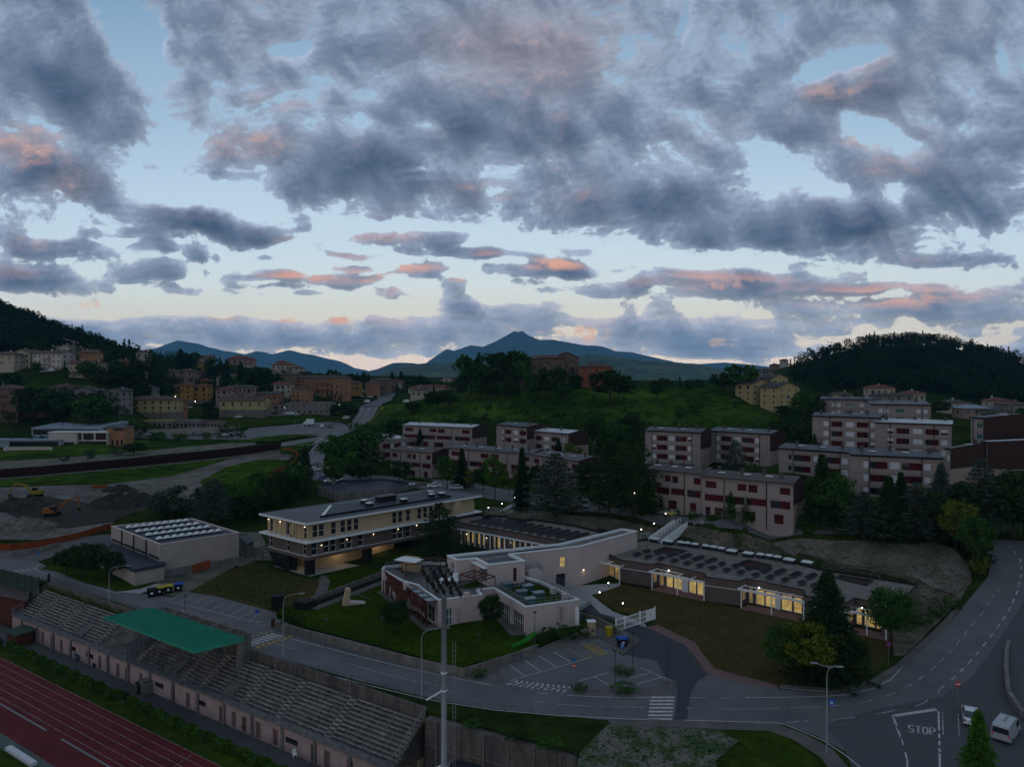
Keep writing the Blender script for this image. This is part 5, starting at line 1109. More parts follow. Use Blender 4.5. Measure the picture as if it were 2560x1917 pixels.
sq=[V2(pz(x,y,4.0)) for x,y in [(600,1334),(618,1352),(634,1346),(620,1332)]]; T=thing('garage_shed','small concrete shed at the right end of the sports hall','shed',(sq[1].x,sq[1].y,0)); mb=MB(); wallring(mb,sq,0,3.4); mb.build('wall','conc',T); mb=MB(); tri(mb,inset(sq,-.2),3.45); wallring(mb,inset(sq,-.2),3.2,3.45); mb.build('roof','membrane',T)
# graffiti patches, leaning orange board
d2=(gy[2]-gy[1]).normalized(); n2=Vector((d2.y,-d2.x,0)); mb=MB(); c=gy[1]+d2*6.2+n2*.25; mb.add([c+Vector((0,0,.1))+n2*.4,c+d2*3.4+Vector((0,0,.5))+n2*.4,c+d2*3.4+Vector((0,0,2.1))+n2*.1,c-d2*.2+Vector((0,0,1.7))+n2*.1],[(0,1,2,3)]); o=mb.build('leaning_board','orange'); o.modifiers.new('t','SOLIDIFY').thickness=.06; tag(o,'tilted orange board leaning against the sports hall wall','board')
mb=MB()
for k in range(5):
    c=gy[1]+d2*(1.1+k*1.0)+n2*.03+Vector((0,0,.95)); mb.tube([c+d2*(.32*math.cos(a))+Vector((0,0,(.35+.06*k%.2)*math.sin(a))) for a in [x*.7 for x in range(9)]],.035,4)
tag(mb.build('graffiti','bluep'),'faded blue and grey graffiti loops on the sports hall base wall','graffiti')
# derelict building behind the school
dq=[V2(pz(x,y,6.5)) for x,y in [(795,1213),(855,1232),(965,1222),(1050,1208),(960,1196),(850,1200)]]
T=thing('derelict_building','roofless looking stained concrete building with dark red door openings behind the school roof','building',(dq[1].x,dq[1].y,2.5))
mb=MB(); Lw=(dq[1]-dq[0]).length; hs=[(Lw*f,Lw*f+w,z0,z1) for f,w,z0,z1 in((.08,.9,4.6,5.6),(.3,.9,4.4,5.5),(.45,1.0,2.6,5.4),(.62,1.0,2.6,5.3),(.8,.9,3.4,5.2))]; pt=facade(mb,dq[0],dq[1],1.5,6.5,hs,.4); wallring(mb,dq,1.5,6.5,skip=(0,)); mb.build('wall','conc',T)
for h in hs: window(T,pt,h,.4,'dark',name='door_opening')
mb=MB(); Q_=inset(dq,.3); tri(mb,Q_,6.0); wallring(mb,Q_,6.0,6.5); ringtop(mb,dq,Q_,6.5); mb.build('roof','membrane',T); p=pz(834,1205,6.5); MB().box((p.x,p.y,6.8),(1.2,1.2,2.2)).build('chimney','conc',T)
# ================= grey housing blocks =================
random.seed(11)
ROW4=[(.17,.25,'shutter'),(.29,.46,'balc'),(.51,.63,'shutter'),(.67,.84,'balc'),(.87,.95,'shutter')]
def block(label,L,Rr,YL,H,dep,rows,pat,roof='roofgrey',side='brown',storey=3.0,first=1.2,pipes=(.27,.86),group='grey flat blocks of the housing estate',sidebrown=.45,fascia='blackt',name='apartment_block',chim=3,wallm='concblock',ground=None,ridge=.9,right=True):
    z=CZ-(L[1]-HY)/F*YL; YR=(CZ-z)*F/(Rr[1]-HY)
    P0=V2(((L[0]-CX)/F*YL,YL)); P1=V2(((Rr[0]-CX)/F*YR,YR)); Wd=(P1-P0).length; d=(P1-P0).normalized(); n=Vector((d.y,-d.x,0)); P2=P1-n*dep; P3=P0-n*dep; zb=z-H
    t=thing(name,label,'apartment block',(P0.x,P0.y,zb),0,group)
    hs=[]; 
    for r in range(rows):
        v0=z-first-(r+1)*storey+1.1; pp=pat[r] if isinstance(pat[0],list) else pat
        for a,b,k in pp:
            k2=k
            if k=='shutter' and random.random()<.15: k2='half'
            lo=0 if k in('balc','shutter','half','glass') else 0
            hs.append((a*Wd,b*Wd,v0-(.15 if k=='balc' else 0),v0+1.5,k2))
    gz=z-first-rows*storey
    if ground:
        for a,b,k in ground: hs.append((a*Wd,b*Wd,max(gz-2.3,zb+.05),gz-.25,k))
    mb=MB(); hs=[h for h in hs if h[2]>zb]; pt=facade(mb,P0,P1,zb-3,z,hs,.5); wallring(mb,[P2,P3,P0],zb-3,z,skip=(2,)); mb.build('wall',wallm,t)
    for h in hs: window(t,pt,h,.5 if h[4] in('balc','red','dark') else .22,h[4])
    # gable side
    mid=(P1-n*dep/2); zs=z-(H*sidebrown); o=Vector((0,0,0)); mb=MB(); mb.quad((P1.x,P1.y,zb-3),(P2.x,P2.y,zb-3),(P2.x,P2.y,zs),(P1.x,P1.y,zs)); mb.build('gable_wall','beigeside',t)
    q=d*.12; mb=MB(); pts_=[P1+q+Vector((0,0,zs)),P2+q+Vector((0,0,zs)),P2+q+Vector((0,0,z)),mid+q+Vector((0,0,z+ridge)),P1+q+Vector((0,0,z))]; mb.add(pts_,[(0,1,2,3,4)]); pts2=[p-q*1.0 for p in pts_]; mb.add(pts_+pts2,[(0,5,6,1),(4,9,5,0)]); mb.build('gable_cladding','brownclad',t)
    mb=MB(); lm=P0-n*dep/2; mb.add([P3+Vector((0,0,z)),P0+Vector((0,0,z)),lm+Vector((0,0,z+ridge))],[(0,1,2)]); mb.build('left_gable','brownclad',t)
    # roof
    mb=MB(); ov=.35; a,b=P0-d*.2+n*ov,P1+d*.3+n*ov; c,e=P2+d*.3-n*ov,P3-d*.2-n*ov; m0,m1=P0-d*.2-n*dep/2,P1+d*.3-n*dep/2; zz=Vector((0,0,z+.04)); zr=Vector((0,0,z+ridge+.06))
    mb.quad(a+zz,b+zz,m1+zr,m0+zr); mb.quad(m0+zr,m1+zr,c+zz,e+zz); r=mb.build('roof',roof,t)
    mb=MB(); mb.beam(a+Vector((0,0,z-.12)),b+Vector((0,0,z-.12)),.12,.42); mb.build('fascia',fascia,t)
    for k in range(chim):
        f=(k+.5+random.uniform(-.2,.2))/chim; p=m0.lerp(m1,f)+n*random.uniform(0,2); mb=MB(); mb.box((p.x,p.y,z+ridge+.3),(.6,.6,1.1)); mb.box((p.x,p.y,z+ridge+.9),(.8,.8,.12)); mb.build('chimney','roofbrown',r)
    for k in range(max(1,chim-1)):
        f=(k+.8+random.uniform(-.1,.1))/chim; p=m0.lerp(m1,f)+n*dep*.2; mb=MB(); mb.box((p.x,p.y,z+ridge*.65+.12),(1.5,1.0,.12),math.atan2(d.y,d.x),.0); mb.build('roof_light','trim',r)
    for f in pipes: p=P0+d*(Wd*f)+n*.1; MB().beam(p+Vector((0,0,zb)),p+Vector((0,0,z-.3)),.13).build('drain_pipe','blackt',t)
    mb=MB()
    for r_ in range(rows): v=z-first-r_*storey-.05; mb.beam(P0+n*.03+Vector((0,0,v)),P1+n*.03+Vector((0,0,v)),.05,.04)
    mb.build('joint_line','roofbrown',t)
    return t,P0,P1,n,z,zb
HS=[(.03,.16,'red'),(.40,.50,'red'),(.52,.62,'balc'),(.86,.97,'red')]
HS2=[(.02,.24,'red'),(.26,.48,'balc'),(.50,.72,'red'),(.76,.97,'balc')]
HG=[(.03,.09,'dark'),(.14,.24,'red'),(.30,.38,'red'),(.46,.60,'dark'),(.80,.9,'red')]
def terr(label,L,Rr,YL,dep=10,H=9,roof='roofbrown',**k):
    return block(label,L,Rr,YL,H,dep,2,[HS,HS2],roof,storey=2.9,first=.8,pipes=(.25,.72),group='grey and red terraced houses of the estate',name='terraced_house_row',ground=HG,fascia='roofbrown',chim=k.pop('chim',4),**k)
# far ones first
block('backmost grey block with green stairwell glazing at the top left of the estate',(2050,997),(2186,999),295,12,11,2,[(.22,.29,'shutter'),(.32,.39,'shutter'),(.46,.62,'glassg'),(.74,.81,'shutter'),(.84,.91,'shutter')],sidebrown=.6)
block('upper grey block with green stairwell glazing and big brown gable, behind the pale roofed block',(2176,1010),(2327,1012),255,12,26,2,[(.14,.21,'shutter'),(.24,.31,'shutter'),(.42,.58,'glassg'),(.77,.84,'shutter'),(.88,.95,'shutter')],sidebrown=.65)
block('tall block showing a huge dark brown gable and grey stair tower at the right',(2427,1042),(2458,1044),200,14,26,3,[(.4,.95,'glassg')],sidebrown=.6,pipes=(.2,),chim=1)
block('grey block with dark roof left of the pale roofed block, a round tree before it',(2031,1039),(2199,1044),225,13,10,3,ROW4)
block('grey block with bright pale roof and red balcony panels, upper right of the estate',(2187,1055),(2379,1061),214,14,9,3,ROW4,roof='roofpale',pipes=(.21,.78))
block('left one of two matching blocks below the green hill, three rows of pale shutters',(1613,1075),(1751,1081),237,12,11,3,[(.13,.2,'shutter'),(.22,.41,'balc'),(.44,.54,'shutter'),(.56,.76,'balc'),(.78,.84,'shutter')],pipes=(.13,.85),ground=[(.05,.9,'dark')])
block('right one of two matching blocks below the green hill, a grey cedar before it',(1772,1076),(1925,1085),238,12,12,3,[(.13,.19,'shutter'),(.21,.39,'balc'),(.43,.53,'shutter'),(.56,.75,'balc'),(.77,.83,'shutter')],pipes=(.12,.84),ground=[(.05,.9,'dark')])
block('dark gabled block at the right edge, pale roof sheets above brown cladding',(2457,1102),(2470,1104),185,14,34,1,[(.2,.8,'shutter')],roof='roofpale',sidebrown=.5,chim=1,pipes=())
block('low brown gabled block behind the right hand cedars, beige lower wall',(2365,1120),(2376,1121),178,12,26,1,[(.2,.8,'shutter')],sidebrown=.42,chim=1,pipes=())
block('grey block with dark roof directly left of the largest front block',(1947,1119),(2127,1131),194,13,10,3,[(.13,.19,'glass'),(.22,.46,'balc'),(.50,.61,'shutter'),(.66,.86,'balc'),(.88,.96,'shutter')],pipes=(.21,.86))
block('largest grey block at the front right, rows of shutters and dark balconies',(2127,1136),(2354,1145),165,15,10,3,[(.145,.20,'shutter'),(.22,.415,'balc'),(.445,.55,'shutter'),(.575,.79,'balc'),(.815,.885,'shutter')],pipes=(.21,.79),first=1.0)
terr('terraced row with red panels nearest the wide white stairs, cropped by a big cedar',(1600,1170),(1757,1184),171,dep=10,H=10.5)
terr('long terraced row with red garage doors at the centre right, nearest the street',(1757,1189),(1983,1208),160,dep=10,H=10.3)
block('grey block with pale shutters left of centre, standing on the left behind trees',(1241,1061),(1317,1067),272,10,12,2,[(.2,.25,'shutter'),(.3,.5,'balc'),(.58,.72,'shutter'),(.76,.98,'balc')],chim=2)
block('grey block with white shutters and brown gable, centre, behind a bushy yellow green tree',(1316,1076),(1421,1084),264,10,11,2,[(.13,.19,'shutter'),(.22,.38,'balc'),(.44,.55,'shutter'),(.60,.8,'balc'),(.85,.91,'shutter')],chim=2,roof='roofpale')
terr('upper terraced row with pale roof strips at the foot of the green hill',(1007,1062),(1180,1069),310,dep=12,H=10,roof='roofpale')
terr('terraced row with red panels and dark brown gable, left end of the estate',(977,1123.5),(1080,1131),255,dep=13,H=9.3,chim=3)
terr('long terraced row with dark roof behind the street trees, centre left',(1122,1119),(1330,1134),243,dep=10,H=9.5,roof='roofgrey',chim=5)
terr('terraced row mostly hidden by the big grey cedar, brown gable at its right end',(1331,1136),(1446,1152),222,dep=12,H=9.3,roof='roofgrey')
# red brick corner building with pale flat roof
q=[V2(pz(x,y,13.5)) for x,y in [(869,1090),(950,1099),(1039,1093),(955,1083)]]
T=thing('corner_building','corner building with red brick bands, white shutters and bright white flat roof','building',(q[0].x,q[0].y,4)); mb=MB(); pts=[]
for i in(0,1):
    p0,p1=q[i],q[i+1]; L_=(p1-p0).length; hs=[]
    for r_ in(0,1):
        for a,b,k in ((.08,.28,'red'),(.30,.36,'shutter'),(.40,.58,'red'),(.60,.7,'half'),(.74,.97,'red')): hs.append((a*L_,b*L_,9.6-r_*3.6,11.6-r_*3.6,k))
    pts.append((facade(mb,p0,p1,2,13.5,hs,.2),hs))
wallring(mb,q,2,13.5,skip=(0,1)); mb.build('wall','concblock',T)
for pt,hs in pts:
    for h in hs: window(T,pt,h,.2,h[4])
r=flatroof(T,q,13.3,13.5,.5,'trim','concblock',.1)
for f in (.2,.35,.5,.65,.8): p=q[0].lerp(q[2],f); MB().box((p.x,p.y,13.9),(.8,.8,1.0)).build('roof_vent','roofbrown',r)
# canopies
# ================= houses of the town =================
def house(label,cx,base,Y,w,d,h,roof='gable',rz=0.,wall='plaster2',rm='tile',rows=2,nx=4,name='house',ov=.7,pitch=.42,cat='house',group=None,shut=True,side=2,z=None,win='glass',chim=1,stone=0,axis='x',balc=False,rows_h=None):
    P=pd(cx,base,Y); zb=P.z if z is None else z
    t=thing(name,label,cat,(P.x,P.y,zb),rz,group); mb=MB(True)
    cor=[Vector((-w/2,0,0)),Vector((w/2,0,0)),Vector((w/2,d,0)),Vector((-w/2,d,0))]
    def faceh(L_,n,rows):
        hs=[]; sh=(h-.3)/rows
        for r_ in range(rows):
            for k in range(n):
                u=L_*(k+.5)/n+random.uniform(-.2,.2); ww=min(1.3,L_/n*.45); z0=r_*sh+sh*.34
                big=random.random()<.18; hs.append((u-ww/2*(1.5 if big else 1),u+ww/2*(1.5 if big else 1),z0-(.5 if big else 0),min(z0+sh*.46,h-.2)))
        return hs
    f1=faceh(w,nx,rows); pt1=facade(mb,cor[0],cor[1],0,h,f1,.22)
    f0=faceh(d,side,rows); pt0=facade(mb,cor[3],cor[0],0,h,f0,.22); f2=faceh(d,side,rows); pt2=facade(mb,cor[1],cor[2],0,h,f2,.22)
    wallring(mb,cor,-5,h,skip=(0,1,3)); mb.quad((-w/2,0,-5),(w/2,0,-5),(w/2,0,0),(-w/2,0,0)); mb.quad((w/2,0,-5),(w/2,d,-5),(w/2,d,0),(w/2,0,0)); mb.quad((-w/2,d,-5),(-w/2,0,-5),(-w/2,0,0),(-w/2,d,0))
    if axis=='x': rl,rw_=w,d
    else: rl,rw_=d,w
    rh=rw_/2*pitch
    if roof=='gable':
        if axis=='x':
            for sx in(-1,1): a=[Vector((sx*w/2,0,h)),Vector((sx*w/2,d,h)),Vector((sx*w/2,d/2,h+rh))]; mb.add(a,[(0,1,2) if sx>0 else (1,0,2)])
        else:
            for y_ in(0,d): a=[Vector((-w/2,y_,h)),Vector((w/2,y_,h)),Vector((0,y_,h+rh))]; mb.add(a,[(0,1,2) if y_==0 else (1,0,2)])
    mb.build('wall',wall,t)
    if stone: MB(True).add([(-w/2-.06,-.06,-5),(w/2+.06,-.06,-5),(w/2+.06,-.06,stone),(-w/2-.06,-.06,stone),(w/2+.06,d+.06,-5),(w/2+.06,d+.06,stone)],[(0,1,2,3),(1,4,5,2)]).build('stone_base','conc',t)
    for pt,hs in((pt1,f1),(pt0,f0),(pt2,f2)):
        for hh in hs:
            if Y<700 or pt is pt1:
                a,b,c,e=hh; m=MB(True); k=.16; m.m=1; m.quad(pt(a,c,k),pt(b,c,k),pt(b,e,k),pt(a,e,k)); m.m=0; fw=.08
                for (u0,u1,v0,v1) in [(a,b,c,c+fw),(a,b,e-fw,e),(a,a+fw,c,e),(b-fw,b,c,e)]: m.quad(pt(u0,v0,k-.03),pt(u1,v0,k-.03),pt(u1,v1,k-.03),pt(u0,v1,k-.03))
                m.build('window',['tile' if shut else 'trim',win],t)
    m=MB(True); o=ov; k=pitch
    if roof=='gable':
        if axis=='x': A_=[(-w/2-o,-o,h-o*k),(w/2+o,-o,h-o*k),(w/2+o,d/2,h+rh),(-w/2-o,d/2,h+rh),(w/2+o,d+o,h-o*k),(-w/2-o,d+o,h-o*k)]; F_=[(0,1,2,3),(3,2,4,5)]
        else: A_=[(-w/2-o,-o,h-o*k),(0,-o,h+rh),(0,d+o,h+rh),(-w/2-o,d+o,h-o*k),(w/2+o,-o,h-o*k),(w/2+o,d+o,h-o*k)]; F_=[(0,1,2,3),(1,4,5,2)]
    elif roof=='hip':
        i=min(w,d)/2
        if w>=d: A_=[(-w/2-o,-o,h),(w/2+o,-o,h),(w/2+o,d+o,h),(-w/2-o,d+o,h),(-w/2+i,d/2,h+i*k),(w/2-i,d/2,h+i*k)]; F_=[(0,1,5,4),(1,2,5),(2,3,4,5),(3,0,4)]
        else: A_=[(-w/2-o,-o,h),(w/2+o,-o,h),(w/2+o,d+o,h),(-w/2-o,d+o,h),(0,i,h+i*k),(0,d-i,h+i*k)]; F_=[(0,1,4),(1,2,5,4),(2,3,5),(3,0,4,5)]
    else: A_=[(-w/2-.2,-.2,h),(w/2+.2,-.2,h),(w/2+.2,d+.2,h),(-w/2-.2,d+.2,h)]; F_=[(0,1,2,3)]
    n_=len(A_); A2=[(a[0],a[1],a[2]+.25) for a in A_]
    bd=[(0,1),(1,2),(2,3),(3,0)] if len(A_)==4 else []
    m.add(A2,F_); m.add(A_,[f[::-1] for f in F_])
    edges={}; 
    for f in F_:
        for a,b in zip(f,f[1:]+f[:1]): edges[(a,b)]=1
    for (a,b) in edges:
        if (b,a) not in edges: m.add([A_[a],A_[b],A2[b],A2[a]],[(0,1,2,3)])
    r=m.build('roof',rm,t)
    for c in range(chim): x=random.uniform(-.3,.3)*w; MB(True).box((x,d*.4,h+rh*.8+.7 if roof!='flat' else h+.6),(.7,.7,1.4)).build('chimney',wall,r)
    if balc:
        for r_ in range(1,rows): zz=r_*(h-.3)/rows+.1; q=MB(True); q.box((0,-.6,zz),(w*.35,1.2,.15)); q.beam((-w*.17,-1.15,zz+1),(w*.17,-1.15,zz+1),.08); [q.beam((-w*.17+i*w*.34/8,-1.15,zz),(-w*.17+i*w*.34/8,-1.15,zz+1),.05) for i in range(9)]; q.build('balcony','rust',t)
    return t
H_=house
mats['ochre']=mat('ochre_render',(.29,.175,.050),var=.08,scale=.4); mats['orangew']=mat('orange_render',(.31,.155,.085),var=.1,scale=.4); mats['yellow_w']=mat('pale_yellow_render',(.36,.29,.145),var=.06,scale=.4); mats['cream']=mat('cream_render',(.37,.33,.26),var=.08,scale=.4)
mats['pinkw']=mat('dusty_pink_render',(.27,.195,.17),var=.1,scale=.4); mats['brownwl']=mat('brown_render',(.17,.115,.085),var=.1,scale=.4); mats['greyw']=mat('grey_render',(.20,.185,.175),var=.1,scale=.4); mats['whitew']=mat('white_render',(.44,.41,.38),var=.06,scale=.4); mats['brick']=mat('red_brick',(.25,.088,.062),var=.15,scale=2.); mats['stonew']=mat('old_stone',(.17,.128,.105),var=.3,scale=.8,fine=(1.5,.25)); mats['bluewall']=mat('pale_blue_sheet',(.22,.27,.32),var=.05,scale=.4)
H_('cream and brown balconied house with gable front, at the far left on the slope',52,925,440,13,12,10.5,'gable',-.15,'cream','tile',3,3,axis='y',balc=True,stone=1.2,pitch=.35)
H_('white walled apartment house with brown balcony bay beside the cream gabled house',117,925,436,19,12,10.2,'gable',-.12,'whitew','tile',3,6,balc=True,stone=1.5,pitch=.3)
H_('low tan house cut by the left edge of the photo',5,912,430,14,10,6,'hip',0,'cream','tile',2,3)
H_('small white gabled house high on the left slope below the wood',160,885,500,10,8,4.5,'gable',.1,'whitew','tileg',1,3,axis='y'); H_('brown roofed cottage beside the crane on the left slope',192,888,500,9,8,4,'gable',0,'greyw','tileg',1,3)
H_('tiny pale house just under the left hand wood',124,883,520,8,7,4,'gable',0,'whitew','tile',1,2)
H_('orange villa with small gable among trees on the left slope',219,918,440,10,9,9,'gable',.05,'orangew','tile',2,3); H_('white villa in front of the orange one on the left slope',197,932,420,13,9,5.5,'gable',-.1,'cream','tile',1,4); H_('white villa right below the orange one, window at its corner',240,934,425,5,8,6,'hip',0,'cream','tile',1,1)
H_('cream house peeping between dark conifers on the left ridge',356,912,520,9,8,9,'hip',.2,'cream','tile',2,2)
H_('large dusty pink house with hipped brown roof, left part of the pair',424,985,540,13,13,17,'hip',.12,'pinkw','tile',4,2,pitch=.3); H_('large dusty pink house with hipped brown roof, right part of the pair',464,970,548,13,11,13,'hip',.1,'pinkw','tile',3,2,pitch=.3)
H_('tall ochre house, left one of the ochre pair with red brown roof',458,1008,480,12,11,12,'hip',.08,'ochre','tiler',4,2,pitch=.3,stone=1.8); H_('lower ochre house, right one of the ochre pair',500,1006,485,10,10,11,'hip',.05,'ochre','tiler',3,2,pitch=.3,stone=1.2)
H_('long grey brown house with gabled wings, left part, above the pale modern hall',205,1018,392,14,10,9,'gable',.05,'greyw','tileg',2,3,axis='y',pitch=.3); H_('grey brown middle wing of the long house above the modern hall',250,1020,396,12,10,8.5,'gable',0,'greyw','tileg',3,4,pitch=.3); H_('grey brown right wing with big gable of the long house above the modern hall',285,1022,392,8,12,10,'gable',0,'greyw','tileg',3,2,axis='y',pitch=.3)
H_('flat looking house with grey roof behind the cream municipal building',350,990,450,16,9,5,'hip',0,'greyw','tileg',1,4)
H_('cream and brown municipal building with dark roof and long ribbon windows',372,1040,420,28,14,9.5,'hip',.04,'yellow_w','tile',3,6,'civic_building',cat='civic building',pitch=.3,stone=2)
H_('yellow fire station like hall with grey base and big grid windows beside the road',604,1044,452,28,15,11,'gable',.03,'yellow_w','tile',2,5,'yellow_hall',cat='hall',pitch=.32,stone=5.0)
H_('long low building with grey roof behind the yellow hall',600,985,500,22,9,4.5,'hip',0,'pinkw','tileg',1,7,pitch=.35)
H_('brown apartment house with white balcony fronts at the left edge',8,1045,365,14,14,15,'hip',.1,'brownwl','tile',4,3,pitch=.3,balc=True); H_('brown roofed low house beside the left edge apartments',62,1020,372,20,12,6,'hip',0,'brownwl','tile',2,4,pitch=.3)
H_('house with tawny wall peeping high among trees, left of the tower roofed villas',511,916,640,14,10,8,'gable',.2,'cream','tile',2,3); H_('orange fronted house below the tawny one on the left ridge',505,928,600,9,8,7,'hip',.2,'ochre','tile',2,2)
H_('long villa with stepped red roof and lookout, on the ridge left of centre',600,925,660,24,14,10,'hip',.15,'pinkw','tiler',2,5,pitch=.4); H_('square lookout storey on the ridge villa',594,905,667,8,8,5,'hip',.15,'pinkw','tiler',1,3,pitch=.4,chim=0)
H_('cream side wing of the ridge villa behind conifers',621,944,640,8,9,12,'hip',.3,'cream','tiler',3,2)
H_('cream villa with stepped hipped roofs and lantern, right of the ridge villa',707,940,640,20,14,10,'hip',.12,'cream','tiler',2,5,pitch=.4); H_('small lantern storey on top of the cream ridge villa',703,920,647,8,8,5.5,'hip',.12,'cream','tiler',1,3,pitch=.4,chim=0); H_('cream wing at the right of the cream ridge villa',740,946,630,12,9,9,'hip',.1,'cream','tile',2,3)
H_('house with brown roof and carport behind the low grey roofed building',575,962,560,20,11,6,'hip',.2,'cream','tile',1,4); H_('low bungalow with flat tiled roof left of the brown roofed house',525,948,590,24,9,4.5,'hip',.05,'greyw','tile',1,5)
H_('dark brown timber house beside the orange apartments',720,975,560,12,11,12,'hip',.1,'brownwl','tileg',3,2); H_('cream house with red roof below the dark brown house',701,985,530,16,10,7,'hip',.05,'cream','tiler',2,4)
H_('long orange apartment house with dark roof and balconies, centre left skyline',806,988,572,42,15,14,'hip',.10,'orangew','tileg',3,11,'apartment_house',cat='apartment house',pitch=.25,balc=True,chim=4)
H_('orange gabled part attached left of the grey shops',670,1022,490,14,12,10,'gable',.0,'orangew','tileg',2,3,pitch=.25); H_('orange four window tower part above the grey shops',751,1010,500,13,11,11,'hip',.05,'orangew','tile',3,4,pitch=.2)
H_('long flat grey shop building with dark windows behind the parked white vans',768,1037,476,30,16,8,'flat',.02,'greyw','roofbrown',2,8,'shop_building',cat='shop building',chim=0); H_('grey base of shops under the orange gabled part',690,1036,482,12,14,6.5,'flat',.0,'greyw','roofbrown',2,3,'shop_building',cat='shop building',chim=0)
H_('brown ochre villa right of the conifers beyond the car park',952,978,640,20,12,10,'hip',.1,'brownwl','tile',2,5,pitch=.3); H_('orange wing low left of the brown ochre villa',931,975,620,12,10,6,'hip',.1,'orangew','tile',1,3)
H_('pale gabled house between the villa and the long red roof',1006,976,680,14,12,8,'gable',.2,'whitew','tiler',2,3); H_('long cream building with wide red roof left of the church hill',1075,992,640,40,14,8,'hip',-.08,'cream','tiler',2,9,pitch=.35,chim=3); H_('small cream bungalow with brown roof in front of the long red roof',1047,992,560,13,9,5,'hip',.05,'cream','tile',1,3)
H_('cream arched gable house at the far end of the red roof',1117,968,760,14,12,8,'gable',.0,'cream','tile',2,3,axis='y'); H_('tiny house with brown roof at the left foot of the church hill',1155,985,600,10,8,4,'hip',.3,'cream','tiler',1,2)
for i,(lb,cx,by,Y,w,h,wl,rm) in enumerate([('terracotta house between the municipal building and the ochre pair',430,1030,440,10,7,'orangew','tile'),('pink house half hidden behind the yellow hall, left',560,1000,470,11,7,'pinkw','tiler'),('ochre cottage right of the pink houses',508,972,545,10,6,'ochre','tiler'),('terracotta house on the slope under the ridge villa',640,968,560,11,7,'orangew','tile'),('cream house left of the cream lantern villa',668,948,610,10,7,'cream','tile'),('tan house below the cream lantern villa',735,958,600,12,7,'pinkw','tiler'),('small ochre house right of the orange apartments',885,975,610,9,6,'ochre','tile'),('pink house beside the winding road, upper side',975,970,660,10,6,'pinkw','tiler'),('terracotta house on the left slope among conifers',300,930,470,11,7,'orangew','tile'),('cream cottage on the left slope above the hillside lawn',328,955,450,10,6,'cream','tile'),('grey brown house at the left between the two dark trees',150,1000,400,12,7,'greyw','tile'),('brown house left of the dusty pink pair',386,975,520,10,8,'brownwl','tile')]):
    H_(lb,cx,by,Y,w,9,h,'hip',.12*((i%3)-1),wl,rm,2,3,pitch=.38,side=2)
# service station and shop row along the valley road
for lb,cx,by,Y,w,h,c in [('low shop with glowing yellow roof edge by the fuel station',392,1073,398,17,4.6,'ylid'),('low grey roofed shop right of the glowing canopy',470,1072,402,14,4.4,'roofgrey'),('low shop with red canopy edge at the fuel station',525,1072,405,12,4.2,'tiler')]:
    t=H_(lb,cx,by,Y,w,8,h,'flat',.02,'greyw',c,1,6,'roadside_shop',cat='shop',chim=0)
T=thing('long_wall','long pale retaining wall along the valley road below the cream municipal building','wall',tuple(pd(400,1068,412)))
a,b=pd(300,1052,415),pd(500,1052,418); MB().prism([a,b,b+Vector((0,.5,0)),a+Vector((0,.5,0))],a.z-4,a.z+1.0).build('wall_face','conc',T)
T=thing('road_barrier_wall','long pale low wall with grey band beside the valley road','wall',tuple(g(400,1088))); a,b=g(310,1088),g(590,1084); MB().prism([a,b,b+Vector((0,.6,0)),a+Vector((0,.6,0))],a.z-1,a.z+2.4).build('wall_face','concblock',T)
# modern hall with blue grey roof and orange tower
def poly3(cx,base,Y,w,d,h,name,label,cat,wallm,roofm,rz=0,slope=0.,wins=()):
    P=pd(cx,base,Y); t=thing(name,label,cat,(P.x,P.y,P.z),rz); mb=MB(True); a,b,c,e=[Vector((-w/2,0,0)),Vector((w/2,0,0)),Vector((w/2,d,0)),Vector((-w/2,d,0))]; hs=[(w*x0,w*x1,z0,z1,k) for x0,x1,z0,z1,k in wins]
    pt=facade(mb,a,b,0,h,hs,.25); wallring(mb,[a,b,c,e],0,h,skip=(0,)); mb.add([(-w/2,0,h),(-w/2,d,h),(-w/2,d,h+slope),(w/2,0,h),(w/2,d,h),(w/2,d,h+slope),],[(0,2,1),(3,4,5)]) ; mb.quad((-w/2,0,-4),(w/2,0,-4),(w/2,0,0),(-w/2,0,0)); mb.build('wall',wallm,t)
    m=MB(True); m.add([(-w/2-.3,-.4,h+.02),(w/2+.3,-.4,h+.02),(w/2+.3,d+.3,h+slope+.02),(-w/2-.3,d+.3,h+slope+.02),(-w/2-.3,-.4,h-.3),(w/2+.3,-.4,h-.3),(w/2+.3,d+.3,h+slope-.3),(-w/2-.3,d+.3,h+slope-.3)],[(0,1,2,3),(4,5,1,0),(5,6,2,1),(7,4,0,3)]); m.build('roof',roofm,t)
    for h_ in hs: 
        m=MB(True); k=.2; A_,B_,C_,E_=h_[:4]; m.quad(pt(A_,C_,k),pt(B_,C_,k),pt(B_,E_,k),pt(A_,E_,k)); m.build('window',h_[4],t)
    return t
t=poly3(165,1113,345,33,26,8.5,'modern_hall','modern hall with pale blue grey sloping roof, left, beside the river meadow','hall','bluewall','bluewall',.02,1.6,[(.02,.98,5.2,7.6,'glass')])
P=t.location; 
for i in range(4): q=MB(True); q.tube([(-8+i*6,9,8.8),(-6.6+i*6,9,10.6),(-5.8+i*6,9,11.2)],.14,6); q.build('roof_strut','metald',t)
poly3(156,1124,336,13,6,8.4,'white_porch_block','white block with a slot window at the front of the modern hall','annex','whitew','trim',.02,0,[(.55,.93,2.4,3.6,'glass')])
poly3(222,1122,338,17.5,9,8.0,'glazed_wing','dark glazed wing with white columns between white block and orange tower','annex','whitew','trim',.02,0,[(.02,.3,4.3,7.4,'brownclad'),(.35,.63,4.3,7.4,'brownclad'),(.68,.97,4.3,7.4,'brownclad'),(.02,.98,.4,3.6,'glass')])
